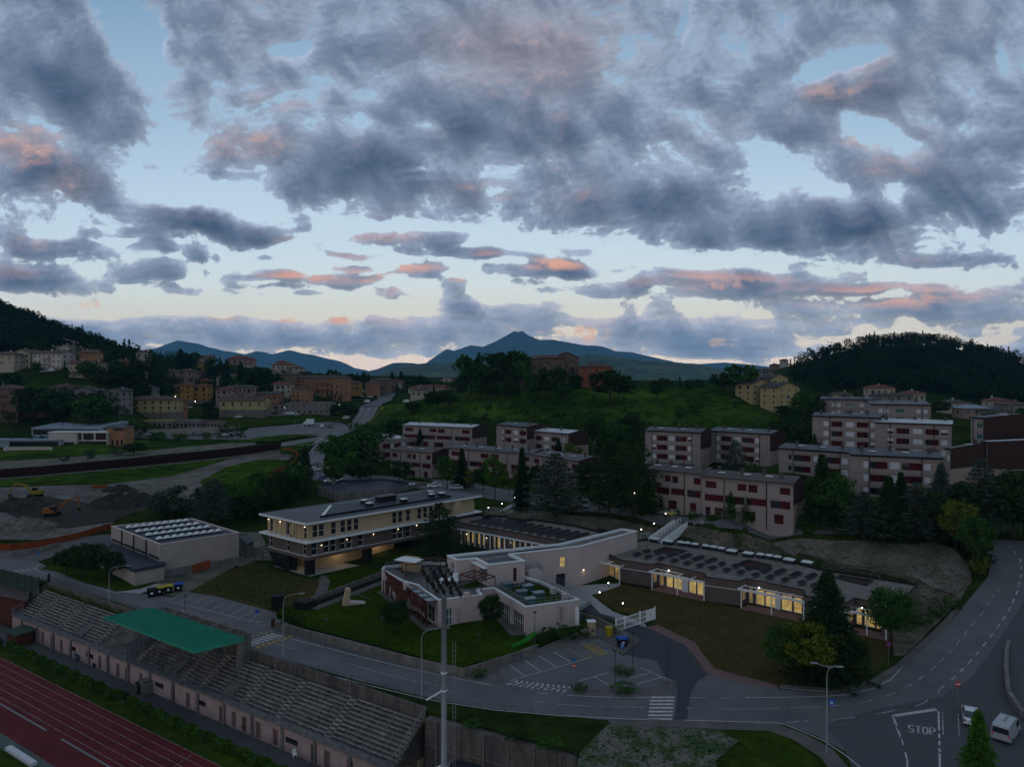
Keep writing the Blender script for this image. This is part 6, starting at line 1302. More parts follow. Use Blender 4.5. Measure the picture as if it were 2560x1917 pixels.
poly3(288,1116,340,8.6,9,9.2,'orange_tower','square orange block with three small windows at the end of the modern hall','building','orangew','roofgrey',.02,0,[(.4,.95,7.4,8.6,'glass'),(.3,.42,.6,3.2,'glass'),(.55,.67,.6,3.2,'glass'),(.8,.92,.6,3.2,'glass')])
poly3(60,1124,334,34,10,4.6,'low_blue_wing','low blue grey wing with curved looking glazing at the left edge','annex','bluewall','bluewall',.02,0,[(.3,.97,1.0,3.8,'glass')])
T=thing('pale_fence_wall','pale low garden wall in front of the modern hall','wall',tuple(pd(60,1130,325))); a,b=pd(8,1128,326),pd(130,1128,326); MB().prism([a,b,b+Vector((0,.5,0)),a+Vector((0,.5,0))],a.z-1,a.z+2.).build('wall_face','plaster',T)
# church hill
H_('old stone church block with rounded left end on top of the green hill',1363,968,402,21,14,16.5,'hip',.0,'stonew','tile',1,2,'stone_church',cat='church',pitch=.25,chim=0); H_('raised stone nave right of the church block, small gable and cross',1416,960,408,14,14,15.5,'gable',.1,'stonew','tile',1,2,'stone_church',cat='church',pitch=.4,chim=0,axis='y')
P=pd(1332,968,400); T=thing('round_stone_tower','round stone tower with shallow conical tiled roof at the left end of the church','tower',tuple(P)); MB(True).lathe((0,4,-3),[(5.2,0),(5.0,17),(5.0,18.8)],28).build('wall','stonew',T,True); MB(True).lathe((0,4,15.8),[(5.6,0),(5.5,.25),(.1,1.8)],28).build('roof','tile',T)
H_('narrow stone gate house on the slope left of the church',1296,970,396,7,7,9,'gable',.2,'stonew','tile',1,1,'stone_outhouse',chim=0); H_('low ruined stone wall piece below the church tower',1320,976,392,9,4,5,'flat',.1,'stonew','stonew',1,1,'stone_outhouse',chim=0)
t=H_('red rendered house with brown hipped roof right of the church, one lamp lit',1483,958,395,17,12,9,'hip',-.35,'brick','tile',2,4,pitch=.35)
p=pd(1494,950,392); tag(MB().lathe(p,[(.1,-.2),(.25,0),(.1,.25)],8).build('wall_lantern','bulb'),'small glowing lantern on the red house by the church','lantern'); lamp_light(p+Vector((0,-.8,0)),40)
# yellow gabled houses below the right wood
H_('yellow gable ended house with white balcony corner, left of the yellow pair',1905,1005,372,14,12,9.5,'gable',.45,'yellow_w','tileg',3,3,axis='y',pitch=.35,shut=False,balc=False); H_('yellow gable ended house half hidden by trees, right of the yellow pair',1972,1015,360,15,12,9.5,'gable',.45,'yellow_w','tileg',3,3,axis='y',pitch=.35,shut=False); H_('small yellow gable rising behind the yellow pair',1950,985,395,12,10,9,'gable',.45,'yellow_w','tileg',2,2,axis='y',pitch=.35,shut=False)
for i,(lb,cx,by,Y,w,d,h,wl,rm) in enumerate([('cream villa with five small windows at the foot of the dark wooded hill',2206,992,440,15,10,5.5,'cream','tiler'),('square cream villa with pyramid roof right of the other cream villa',2291,1002,430,11,10,4.5,'cream','tiler'),('grey roofed house between the two cream villas',2262,1004,440,9,8,4,'greyw','tileg'),('long low grey roof in front of the wooded hill',2235,1002,420,22,8,3.,'greyw','tileg'),('house with blue sheet roof at the right, beyond the estate',2442,1040,330,12,9,3.5,'pinkw','bluewall'),('pinkish flat house left of the blue roof',2395,1022,360,12,8,3,'cream','tileg'),('red roofed house with cream wall near the right edge',2505,1032,360,10,9,6,'cream','tiler'),('brown roofed house at the far right edge under the wood',2548,1040,350,11,9,5.5,'greyw','tile'),('grey pitched hall roof below the red roofed house',2480,1048,330,14,10,4,'greyw','tileg'),('tiny pale house on the far hillside road, left of the wooded hill',1962,912,900,9,8,6,'whitew','tiler'),('tiny brown house lower on the far hillside road',1940,925,820,10,8,6,'pinkw','tiler'),('tiny house with grey roof beside the far hillside road',1918,936,760,10,8,5,'greyw','tile'),('tiny orange house on the plain behind the bushy tree',1885,948,700,8,7,4,'orangew','tile'),('small house among trees, right of the yellow pair',2110,1000,420,10,8,3.5,'yellow_w','tileg')]):
    H_(lb,cx,by,Y,w,d,h,'hip',.1*((i%3)-1),wl,rm,1 if h<6 else 2,4 if w>12 else 3,pitch=.35,side=1)
# ================= grandstand =================
T=thing('grandstand','long concrete grandstand with stepped terraces beside the road above the red running track','grandstand',tuple(W(-103,59,-7.2)))
ta,tb=-149.5,-55.2; NR=10; nf=59.9; nb=65.2; tread=(64.6-nf)/NR; z0=-4.0; zt_=-0.85; rise=(zt_-z0)/NR
def rowbox(mb,t0_,t1_,n0,n1,za,zb): mb.prism([W(t0_,n0),W(t1_,n0),W(t1_,n1),W(t0_,n1)],za,zb)
aisles=[-143,-134,-121,-108.5,-96.5,-92,-82.6,-75.5,-66.4]
mb=MB()
for r in range(NR):
    n0=nf+r*tread; zz=z0+r*rise; rowbox(mb,ta,tb,n0,nb,zz-.6 if r else -5.2,zz+rise*.0+.0)
    # riser faces step up: each row a slab to the back wall
mb.build('terrace_steps','step',T)
mb=MB()
for r in range(NR):
    n0=nf+r*tread; zz=z0+r*rise; segs=[ta]+[a for a in aisles]+[tb]
    for i in range(len(segs)-1):
        a=segs[i]+(.55 if i else .1); b=segs[i+1]-(.55 if i<len(segs)-2 else .1)
        if 3<=i<=5: continue
        rowbox(mb,a,b,n0+tread*.50,n0+tread*.50+.30,zz-.0+.18,zz+.26); 
        for k in range(int((b-a)/1.6)+1): rowbox(mb,a+k*1.6,a+k*1.6+.12,n0+tread*.55,n0+tread*.7,zz,zz+.19)
mb.build('bench_rows','bench',T)
for a in aisles:
    mb=MB()
    for r in range(NR): n0=nf+r*tread; zz=z0+r*rise; rowbox(mb,a-.5,a+.5,n0-.02,n0+tread*.5,zz-.02,zz+rise*.5)
    mb.build('aisle_steps','bench',T)
mb=MB(); rowbox(mb,ta,tb,nb,nb+.3,-2.0,.42); mb.build('rear_wall','concd',T)
mb=MB(); rowbox(mb,ta-.02,tb+.02,58.9,59.9,-4.25,-4.02); rowbox(mb,ta,tb,nf,nb,-5.3,-5.15); mb.build('walkway','conc',T)
# rooms under the stand
P0,P1=W(ta,59.1),W(tb,59.1); Lw=(P1-P0).length; rnd=random.Random(9); hs=[]; u=3.
while u<Lw-3:
    w=rnd.choice([1.0,1.0,1.8,2.4]); hs.append((u,u+w,-7.15 if w<2 else -6.1,-5.0 if w<2 else -5.3,rnd.choice(['brownwl','rust','beigeside']) if w<2 else 'glass')); u+=w+rnd.uniform(1.2,3.4)
mb=MB(); pt=facade(mb,P0,P1,-7.2,-4.2,hs,.25); mb.build('front_wall','plum',T)
mats['doorpink']=mat('dusty_pink_door',(.17,.10,.10),var=.2)
for i,h in enumerate(hs):
    if h[4]=='glass': window(T,pt,h,.25,'glass',mull=1,fr='metald')
    else: m=MB(); m.quad(pt(h[0],h[2],.22),pt(h[1],h[2],.22),pt(h[1],h[3],.22),pt(h[0],h[3],.22)); m.build('door','doorpink',T)
for i in range(16): p=pt(4+i*6.0,-7.2,-.12); MB().beam(p,p+Vector((0,0,3.0)),.3).build('pilaster','conc',T)
e0,e1_=W(tb,59.1),W(tb,nb+.3); mb=MB(); mb.add([e0+Vector((0,0,-7.2)),e1_+Vector((0,0,-7.2)),e1_+Vector((0,0,.42)),W(tb,nb-.1,-.6),W(tb,nf,-4.0),e0+Vector((0,0,-4.0))],[(0,1,2,3,4,5)]); 
dd=(e1_-e0).normalized(); mb.build('end_wall','plaster2',T)
mb=MB(); q0,q1=W(tb+.05,62.6,-7.2),W(tb+.05,63.6,-7.2); mb.add([q0,q1,q1+Vector((0,0,2.2)),q0+Vector((0,0,2.2))],[(0,1,2,3)]); q0,q1=W(tb+.05,60.5,-5.6),W(tb+.05,61.5,-5.6); mb.add([q0,q1,q1+Vector((0,0,1.)),q0+Vector((0,0,1.))],[(0,1,2,3)]); mb.build('end_door','doorpink',T)
# stair openings in the stand with rails
for tc,nm in ((-127.2,'a'),(-99.8,'b'),(-86.3,'c')):
    mb=MB(); q=[W(tc-1.3,60.0),W(tc+1.3,60.0),W(tc+1.3,62.3),W(tc-1.3,62.3)]; mb.prism(q,-4.1,[-3.6,-3.6,-2.4,-2.4]); mb.build('stair_head','concd',T)
    mb=MB(); q2=[p+Vector((0,0,-3.6 if i<2 else -2.4)) for i,p in enumerate(q)]
    for i,j in ((0,3),(1,2),(3,2)): 
        for h in (.5,1.0): mb.beam(q2[i]+Vector((0,0,h)),q2[j]+Vector((0,0,h)),.05)
        for k in range(4): p=q2[i].lerp(q2[j],k/3); mb.beam(p,p+Vector((0,0,1)),.05)
    mb.build('stair_rail','metal',T)
mats['railblue']=mat('blue_grey_rail',(.085,.115,.17),rough=.5)
rail(T,[W(ta,59.0,0),W(-127,59.0,0)],-4.0,1.05,1.5,'railblue','front_railing'); rail(T,[W(-126,59.0,0),W(-100.5,59.0,0)],-4.0,1.05,1.5,'railblue','front_railing'); rail(T,[W(-99.6,59,0),W(-70.5,59.,0)],-4.0,1.05,1.5,'railblue','front_railing'); rail(T,[W(-69,59,0),W(tb,59.,0)],-4.0,1.05,1.5,'railblue','front_railing')
rail(T,[W(tb-.1,59.,0),W(tb-.1,59.9,0),W(tb-.1,nb,0)],[-4,-4,-.7],1.1,.9,'metal','end_railing',bars=False); rail(T,[W(ta+.1,59.,0),W(ta+.1,59.9,0),W(ta+.1,nb,0)],[-4,-4,-.7],1.1,.9,'metal','end_railing',bars=False)
mb=MB()
for k in range(9): # tall dividing fence
    n_=59.2+k*.7; zb_=z0+max(0,(n_-nf))/tread*rise; p=W(-110.2,n_,zb_); mb.beam(p,p+Vector((0,0,2.6)),.12)
    if k<8: 
        p2=W(-110.2,n_+.7,z0+max(0,(n_+.7-nf))/tread*rise)
        for h in (.2,1.4,2.55): mb.beam(p+Vector((0,0,h)),p2+Vector((0,0,h)),.05)
        for j in range(4): q=p.lerp(p2,j/4); mb.beam(q+Vector((0,0,.2)),q+Vector((0,0,2.55)),.025)
mb.build('dividing_fence','railblue',T)
# green canopy over the middle of the stand
T=thing('canopy_roof','green corrugated canopy roof over the middle of the grandstand','canopy',tuple(W(-99,62,-1)))
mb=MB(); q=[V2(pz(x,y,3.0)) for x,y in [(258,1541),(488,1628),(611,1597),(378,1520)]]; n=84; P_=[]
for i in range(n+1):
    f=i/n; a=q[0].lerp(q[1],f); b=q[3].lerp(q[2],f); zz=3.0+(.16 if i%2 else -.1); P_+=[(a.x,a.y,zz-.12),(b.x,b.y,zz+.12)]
mats['groove_shade']=mat('shaded_green_sheet',(.018,.17,.11),rough=.6); mb.add(P_,[(2*i,2*i+2,2*i+3,2*i+1) for i in range(n)]); mb.mi=[i%2 for i in range(n)]; mb.build('corrugated_sheet',['green_roof','groove_shade'],T)  # alternate facets in darker green: shade of the corrugation painted in
mb=MB(); 
for a,b in ((0,1),(1,2),(2,3),(3,0)): mb.beam(q[a]+Vector((0,0,2.82 if a in(0,) else 2.86)),q[b]+Vector((0,0,2.84)),.1,.22)
mb.build('edge_trim','green_roof',T)
mb=MB(); mb.prism([W(-110,nb-.05),W(-88.3,nb-.05),W(-88.3,nb+.25),W(-110,nb+.25)],.42,2.8); mb.build('back_wall','conc',T)
mb=MB(); mb.prism([W(-88.6,63.2),W(-88.3,63.2),W(-88.3,nb),W(-88.6,nb)],-2.2,2.7); mb.build('side_wall','conc',T)
mb=MB()
for k in range(7):
    t_=-109.5+k*3.55; mb.beam(W(t_,nb-.1,2.7),W(t_,57.2,2.55),.22,.35)
mb.build('roof_beams','conc',T)
# retaining wall, fence posts
T=thing('retaining_wall','tall dark stained concrete retaining wall at the bottom centre beside the floodlight mast','wall',(-10,85,-7.2))
a,b=Vector((-9.9,84.1,0)),Vector((6.9,75.8,0)); c=Vector((15,60,0)); d_=(b-a).normalized(); nn=Vector((d_.y,-d_.x,0)); d2=(c-b).normalized(); n2=Vector((d2.y,-d2.x,0))
MB().prism([a-nn*.3,b-nn*.3,b+nn*.75,a+nn*.75],-7.3,[-.25,-.25,-.25,-.25]).build('wall_face','concd',T); MB().prism([b-n2*.1,c-n2*.1,c+n2*.75,b+n2*.75],-7.3,-.28).build('wall_face','concd',T)
mb=MB()
for k in range(6): p=a.lerp(b,(k+.5)/6)+nn*.82; mb.beam(p+Vector((0,0,-7.2)),p+Vector((0,0,-.3)),.2)
mb.build('wall_ribs','conc',T); MB().beam(a+nn*.76+Vector((0,0,-3.2)),b+nn*.76+Vector((0,0,-3.2)),.08,.1).build('wall_ledge','conc',T)
T=thing('mesh_fence','thin wire mesh fence with dark posts along the road above the grandstand','fence',tuple(pz(640,1655,0))); mb=MB(); pl=[(640,1657),(720,1676),(840,1706),(960,1738),(1080,1772),(1200,1788),(1330,1800),(1400,1808)]
P_=[pz(*p,0) for p in pl]; mb2=MB()
for i in range(len(P_)-1):
    a_,b_=P_[i],P_[i+1]; k=max(1,round((b_-a_).length/2.6))
    for j in range(k): p=a_.lerp(b_,j/k); mb.beam(p,p+Vector((0,0,1.5)),.06)
    for h in (.05,.75,1.45): mb2.beam(a_+Vector((0,0,h)),b_+Vector((0,0,h)),.02)
mb.build('posts','metald',T); mb2.build('wires','metald',T)
# flat roofed changing block under the wall
T=thing('flat_roofed_block','low flat roofed block with dark bitumen roof below the retaining wall','building',tuple(pz(1250,1900,-4)))
q=[V2(pz(x,y,-3.6)) for x,y in [(1130,1862),(1185,1872),(1190,1900),(1240,1886),(1268,1860),(1420,1915),(1445,1990),(1200,1990),(1110,1930)]]
q=[V2(pz(x,y,-3.6)) for x,y in [(1120,1905),(1180,1862),(1268,1856),(1415,1906),(1460,2010),(1100,2010)]]
mb=MB(); wallring(mb,q,-7.2,-3.6); mb.build('wall','plaster',T); flatroof(T,q,-3.9,-3.6,.25,'membrane','conc',.05,.02)
q2=[V2(pz(x,y,-3.3)) for x,y in [(1186,1888),(1232,1886),(1262,1862),(1256,1890),(1250,1914),(1195,1914)]]
mb=MB(); p=pz(1275,1868,-3.4); mb.tube([p,p+Vector((0,0,.7))],.1,8); mb.build('vent_pipe','conc',T); p=pz(1350,1894,-3.4); mb=MB(); mb.tube([p,p+Vector((0,0,.7))],.1,8); mb.build('vent_pipe','conc',T)
# small huts left
T=thing('green_roofed_hut','small hut with dark green sheet roof at the left end of the track','hut',tuple(pz(50,1605,-7.2))); p=pz(50,1608,-7.2); MB().box((p.x,p.y,-6.1),(3.6,2.6,2.2),-.55).build('wall','rust',T); mats['dgreen']=mat('dark_green_sheet',(.035,.06,.048)); MB().box((p.x,p.y,-4.9),(4.6,3.4,.18),-.55,.04).build('roof','dgreen',T)
T=thing('brown_barn','dark brown roofed shed at the left edge below the road','shed',tuple(pz(20,1530,-5))); q=[V2(pz(x,y,-1.8)) for x,y in [(-40,1440),(70,1476),(64,1500),(-40,1478)]]; mb=MB(); mb.prism(q,-7.2,-1.9); mb.build('wall','rust',T); mb=MB(); mb.prism(inset(q,-.4),-1.88,-1.7); mb.build('roof','roofbrown',T)
T=thing('green_screen_fence','dark green windbreak fence along the road at the left edge','fence',tuple(pz(40,1445,0))); a,b=pz(-40,1428,0),pz(98,1462,0); d_=(b-a).normalized(); nn=Vector((-d_.y,d_.x,0)); MB().prism([a,b,b+nn*.08,a+nn*.08],-2.4,1.3).build('screen','dgreen',T)
mb=MB()
for k in range(9): p=a.lerp(b,k/8); mb.beam(p+Vector((0,0,-2.4)),p+Vector((0,0,1.6)),.09)
mb.build('posts','metald',T)
T=thing('kiosk','low teal topped kiosk at the left edge under the brown shed','kiosk',tuple(pz(15,1520,-6))); p=pz(8,1528,-6.5); MB().box((p.x,p.y,-6.2),(4,2,1.9),-.5).build('wall','black',T); MB().box((p.x,p.y,-5.15),(4.4,2.4,.2),-.5).build('roof','glassp',T)
# curved shelter tunnel
T=thing('players_tunnel','small arched player tunnel with pale cover standing before the grandstand','tunnel',tuple(pz(360,1725,-7.2))); p=pz(361,1733,-7.2); mb=MB(); rz=math.atan2(N_.y,N_.x); Rm=Matrix.Rotation(rz,3,'Z'); vs=[]
for x in (-1.0,1.0):
    for k in range(9): a_=math.pi*k/8; vs.append(p+Rm@Vector((x,.85*math.cos(a_),1.5+.75*math.sin(a_))))
    vs.append(p+Rm@Vector((x,-.85,0))); vs.append(p+Rm@Vector((x,.85,0)))
mb.add(vs,[(k,k+1,k+12,k+11) for k in range(9)]+[(10,0,11,21)]); o=mb.build('cover','conc',T); o.modifiers.new('t','SOLIDIFY').thickness=.05
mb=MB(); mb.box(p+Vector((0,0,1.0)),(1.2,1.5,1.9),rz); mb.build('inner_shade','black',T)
# low wall of the kindergarten garden
def lowwall(pts,h,w,name,label,m_,z=0,zb=-.3):
    P_=[pz(*p,z) for p in pts]; t=thing(name,label,'wall',tuple(P_[0])); mb=MB()
    for i in range(len(P_)-1):
        a,b=P_[i],P_[i+1]; d_=(b-a).normalized(); nn=Vector((-d_.y,d_.x,0)); mb.prism([a-d_*.0,b+d_*.0,b+nn*w,a+nn*w],zb,h); 
    mb.build('wall_face',m_,t); return t
lowwall([(687,1569),(760,1592),(900,1629),(1040,1666),(1158,1693)],1.15,.25,'garden_wall','weathered concrete garden wall of the kindergarten lawn along the road','conc')
lowwall([(1159,1693),(1300,1648),(1345,1630)],1.15,.25,'garden_wall','concrete garden wall returning from the road corner along the small car park','conc')
lowwall([(1440,1545),(1492,1560),(1530,1580),(1575,1612)],1.2,.25,'yard_wall','concrete wall behind the yellow bin and blue lidded container','conc')
lowwall([(2640,1850),(2558,1789),(2528,1743),(2521,1690),(2522,1640),(2536,1580),(2565,1520)],.9,.5,'stone_edge_wall','curving stone edged wall at the right edge of the side road','conc')
# rust red river wall
def banner(pts,h,w,m_,name,label,cat,off=0.,posts=None,pm='metald'):
    P_=[g(*p) for p in pts]; t=thing(name,label,cat,tuple(P_[0])); mb=MB(); mp=MB()
    for i in range(len(P_)-1):
        a,b=P_[i],P_[i+1]; k=max(1,int((b-a).length/6))
        for j in range(k):
            p,q=a.lerp(b,j/k),a.lerp(b,(j+1)/k); d_=(q-p); d_.z=0; d_.normalize(); nn=Vector((-d_.y,d_.x,0)); zp,zq=zt(p.x,p.y),zt(q.x,q.y)
            mb.prism([p,q,q+nn*w,p+nn*w],[zp-.4,zq-.4,zq-.4,zp-.4],[zp+h,zq+h,zq+h,zp+h])
            if posts: mp.beam((p.x,p.y,zp-.2),(p.x,p.y,zp+h+.1),posts)
    mb.build('sheet' if 'fence' in name else 'wall_face',m_,t)
    if posts: mp.build('posts',pm,t)
    return t
banner([(-40,1199),(100,1188),(300,1170),(480,1152),(600,1138),(702,1123)],3.3,.5,'rustdark','river_wall','long dark rust red wall along the river, running across the left side','wall')
t=banner([(-40,1203),(100,1192),(300,1174),(480,1156),(600,1142),(700,1127)],.6,.3,'conc','wall_footing','pale footing strip in front of the dark red river wall','footing')
banner([(-40,1372),(28,1376),(110,1366),(200,1345),(276,1322)],1.5,.05,'orange','site_fence','orange mesh fence round the excavation, next to the sports hall','fence',posts=.06)
banner([(28,1392),(110,1378),(150,1366)],1.1,.3,'conc','low_site_wall','low concrete wall below the orange site fence at the left','wall')
banner([(706,1127),(728,1128),(745,1140),(735,1160),(700,1180),(675,1190)],1.6,.05,'orange','meadow_fence','orange mesh fence curving round the meadow beside the valley road','fence',posts=.08)
banner([(770,1295),(640,1310)],.1,.05,'orange','x_fence','orange net strip lying behind the long school building','net') if False else None
# barrier fence above the dry slope
T=thing('slope_fence','temporary wire mesh fence along the top of the dry slope behind the nursery','fence',tuple(g(1700,1298))); mb=MB(); mw=MB(); pl=[(1690,1290),(1760,1297),(1850,1308),(1950,1322),(2060,1330),(2200,1334),(2300,1338)]; P_=[g(*p) for p in pl]
for i in range(len(P_)-1):
    a,b=P_[i],P_[i+1]; k=max(1,round((b-a).length/3.2))
    for j in range(k):
        p=a.lerp(b,j/k); q=a.lerp(b,(j+1)/k); zp,zq=zt(p.x,p.y),zt(q.x,q.y); mb.beam((p.x,p.y,zp),(p.x,p.y,zp+1.9),.08)
        for h in (.1,1.0,1.85): mw.beam((p.x,p.y,zp+h),(q.x,q.y,zq+h),.03)
        for j2 in range(8): f=j2/8; c=p.lerp(q,f); zc=zp+(zq-zp)*f; mw.beam((c.x,c.y,zc+.1),(c.x,c.y,zc+1.85),.014)
mb.build('posts','metal',T); mw.build('mesh','metal',T)
# ================= poles, lamps, signs, vehicles, bins =================
# floodlight mast
b=pz(1110,2120,-4); b=Vector((( 1110-CX)/F*76.0,76.0,-7.2))
T=thing('floodlight_mast','tall grey floodlight mast rising in front of the kindergarten, dense dark lamp cluster on top','mast',tuple(b))
ztop=CZ-(1492-HY)/F*76.0; mb=MB(); mb.tube([b,Vector((b.x,b.y,ztop*.5)),Vector((b.x,b.y,ztop))],.34,14,.27); mb.build('pole','metal',T,True)
mb=MB()
for k in range(24): mb.beam((b.x+.95,b.y,-2+k*.55),(b.x+1.25,b.y,-2+k*.55),.03)
mb.beam((b.x+.95,b.y,-3),(b.x+.95,b.y,11.5),.04); mb.beam((b.x+1.25,b.y,-3),(b.x+1.25,b.y,11.5),.04); mb.build('ladder','metal',T)
for zz in (6.3,-1.6):
    mb=MB(); mb.beam((b.x-.3,b.y,zz),(b.x-1.9,b.y-.1,zz-.9),.12); mb.build('bracket_arm','trim',T)
mb=MB(); mb.beam((b.x-.3,b.y,8.1),(b.x-1.2,b.y,6.6),.08); mb.build('stay','metal',T)
for zz in (8.3,6.4,-1.8): MB().lathe((b.x,b.y,zz),[(.36,-.06),(.38,0),(.36,.08)],14).build('band','trim',T)
rr=random.Random(4)
for lev,(zz,wd) in enumerate([(ztop+.1,3.0),(ztop+1.0,3.8),(ztop+1.9,4.2),(ztop+2.8,3.6)]):
    mb=MB(); x0=b.x-2.3+lev*.85; a,c=Vector((x0,b.y-.5,ztop+2.9+lev*.15)),Vector((x0+1.6,b.y+.3,ztop+.1-lev*.1)); mb.beam(a,c,.07); mb.beam(a+Vector((0,.7,.05)),c+Vector((0,.7,.05)),.05)
    for k in range(8): mb.beam(a.lerp(c,k/7),a.lerp(c,k/7)+Vector((0,.7,.05)),.05)
    mb.build('cross_frame','black',T)
    for k in range(7):
        p=a.lerp(c,(k+.3)/7)+Vector((rr.uniform(-.1,.1),rr.uniform(-.3,.2),.2)); tl=rr.uniform(-.9,.5); mb=MB(); Rm=Matrix.Rotation(rr.uniform(-1,1),3,'Z')@Matrix.Rotation(tl,3,'X')
        mb.add([p+Rm@(v) for v in (Vector((.23*math.cos(j*math.pi/5),.23*math.sin(j*math.pi/5),-.05)) for j in range(10))]+[p+Rm@(Vector((.12*math.cos(j*math.pi/5),.12*math.sin(j*math.pi/5),.32))) for j in range(10)],[tuple(range(9,-1,-1)),tuple(range(10,20))]+[(j,(j+1)%10,10+(j+1)%10,10+j) for j in range(10)]); mb.beam(p,p+Vector((0,0,-.4)),.04); mb.build('floodlight','black',T)
mb=MB(); mb.beam((b.x-1.6,b.y,ztop+.3),(b.x-2.4,b.y,ztop+3.8),.05); mb.beam((b.x+.9,b.y,ztop+.1),(b.x-.1,b.y,ztop+3.6),.05); mb.beam((b.x-.4,b.y,ztop),(b.x-1.0,b.y,ztop+3.4),.06); mb.beam((b.x-2.7,b.y,ztop+1.2),(b.x-.2,b.y,ztop-.1),.04); mb.build('mast_frame','black',T)
# street lamps with curved arm
def streetlamp(base,h,arm,label,z=None,double=False,r=.07,curve=1.0,name='street_lamp',grp='street lamps along the road',lit=False,m_='metal'):
    p=g(*base) if z is None else pz(base[0],base[1],z); t=thing(name,label,'street lamp',tuple(p),0,grp); mb=MB(True)
    if arm==0: mb.tube([(0,0,0),(0,0,h)],r,8,r*.7)
    else: mb.tube([(0,0,0),(0,0,h-curve*1.3),(arm*.08,0,h-curve*.7),(arm*.25,0,h-curve*.3),(arm,0,h)],r,8,r*.6)
    mb.build('pole',m_,t,True)
    for s in ((1,-1) if double else (1,)):
        ax=(arm if arm else 0)*s; q=MB(True)
        if arm==0 and not double: q.lathe((0,0,h),[(.05,-.05),(.1,.22),(.3,.3),(.32,.36),(.05,.42)],12); q.build('lamp_head',m_,t); MB(True).lathe((0,0,h),[(.07,-.0),(.07,.2)],8).build('lamp_glass','bulb' if lit else 'glassp',t)
        else:
            if double: q.beam((0,0,h-.1),(s*1.15,0,h+.25 if s<0 else h-.1),.07)
            q.box(((s*1.35 if double else ax+.3*(1 if arm>0 else -1)),0,(h+.28 if s<0 else h-.12) if double else h),(.75,.24,.1)); q.build('lamp_head','metal',t)
    if lit: lamp_light(p+Vector((0,-.3,h-.1)),30)
    return t
streetlamp((273,1510),6.8,3.0,'curved arm street lamp behind the left part of the grandstand',0); streetlamp((708,1640),9.0,2.4,'curved arm street lamp beside the yellow bordered crossing',0); streetlamp((1054,1745),8.8,2.8,'curved arm street lamp just left of the floodlight mast',0)
streetlamp((2067,1879),9.2,1.0,'tall slim lamp with two short heads at the bottom right verge, blue sign on it',0,double=True); 
streetlamp((462,1545),3.5,0,'slim dark pole behind the green canopy roof',0,name='utility_pole',r=.05,m_='metald'); streetlamp((2441,1401),7.2,0,'bare pale pole at the right bend of the road',name='utility_pole',r=.07)
streetlamp((2108,1600),5.0,1.6,'lamp with a bent arm half hidden in the conifers by the nursery',0)
for x,y,h,lb,lit in [(814,1855-240,4.4,'small lamp on the lawn left part near the road wall',0),(956,1618-5,4.6,'small lamp on the lawn in front of the rusted screen',0),(1198,1676,5.6,'small dark lamp at the corner of the garden wall and car park',0),(1337,1612,5.6,'small dark lamp before the big shrubs of the kindergarten',0),(1538,1713,5.2,'small dark lamp on the right grass island of the car park',0),(1582,1664,5.4,'small dark lamp beside the dark asphalt drive',0),(1669,1706,5.6,'small dark lamp at the right corner of the car park island',0)]:
    streetlamp((x,y),h*.82,0,lb,0,name='park_lamp',grp='small lamps of the lawn and car park',m_='metald',r=.05,lit=False)
def bollard(x,y,z,label,h=.9,e=16):
    p=pz(x,y,z) if z is not None else g(x,y); t=thing('lamp_bollard',label,'bollard lamp',tuple(p),0,'lit bollards of the school paths'); MB(True).tube([(0,0,0),(0,0,h)],.07,8).build('post','metald',t); MB(True).lathe((0,0,h),[(.07,0),(.10,.07),(.10,.17),(.02,.24)],10).build('lamp_glass','bulbw',t); lamp_light(p+Vector((0,-.15,h+.35)),e*.35,(1,.84,.58))
bollard(1521,1470,0,'lit bollard nearest the small entrance pergola'); bollard(1499,1494,0,'lit bollard second along the pale path edge'); bollard(1557,1522,0,'lit bollard nearest the white gate')
for x,y,lb in [(1287,1262,'glowing lamp at the top of the narrower outdoor stairs'),(1255,1278,'glowing lamp half way down the narrower outdoor stairs'),(1221,1288,'glowing lamp by the black vents on the centre wing'),(1664,1305,'glowing lamp at the top of the wide white stairs'),(1635,1330,'glowing lamp half way down the wide white stairs'),(1603,1345,'glowing lamp at the fence left of the wide stairs')]: bollard(x,y,None,lb,1.9,14)
for x,y,lb in [(1585,1280,'faint street light between the parked cars and the cedar'),(712,1036,'bright street light beside the white vans'),(848,1028,'bright light under a tree by the valley road'),(438,1008,'double street light above the cream municipal building'),(488,1020,'street light on a pole before the ochre houses')]:
    p=g(x,y); t=thing('street_light',lb,'street light',tuple(p),0,'far street lights'); MB(True).tube([(0,0,0),(0,0,4.5)],.08,6).build('pole','metal',t); MB(True).lathe((0,0,4.5),[(.1,-.15),(.3,0),(.1,.3)],8).build('lamp_glass','bulbw',t); lamp_light(p+Vector((0,-.5,4.6)),60)
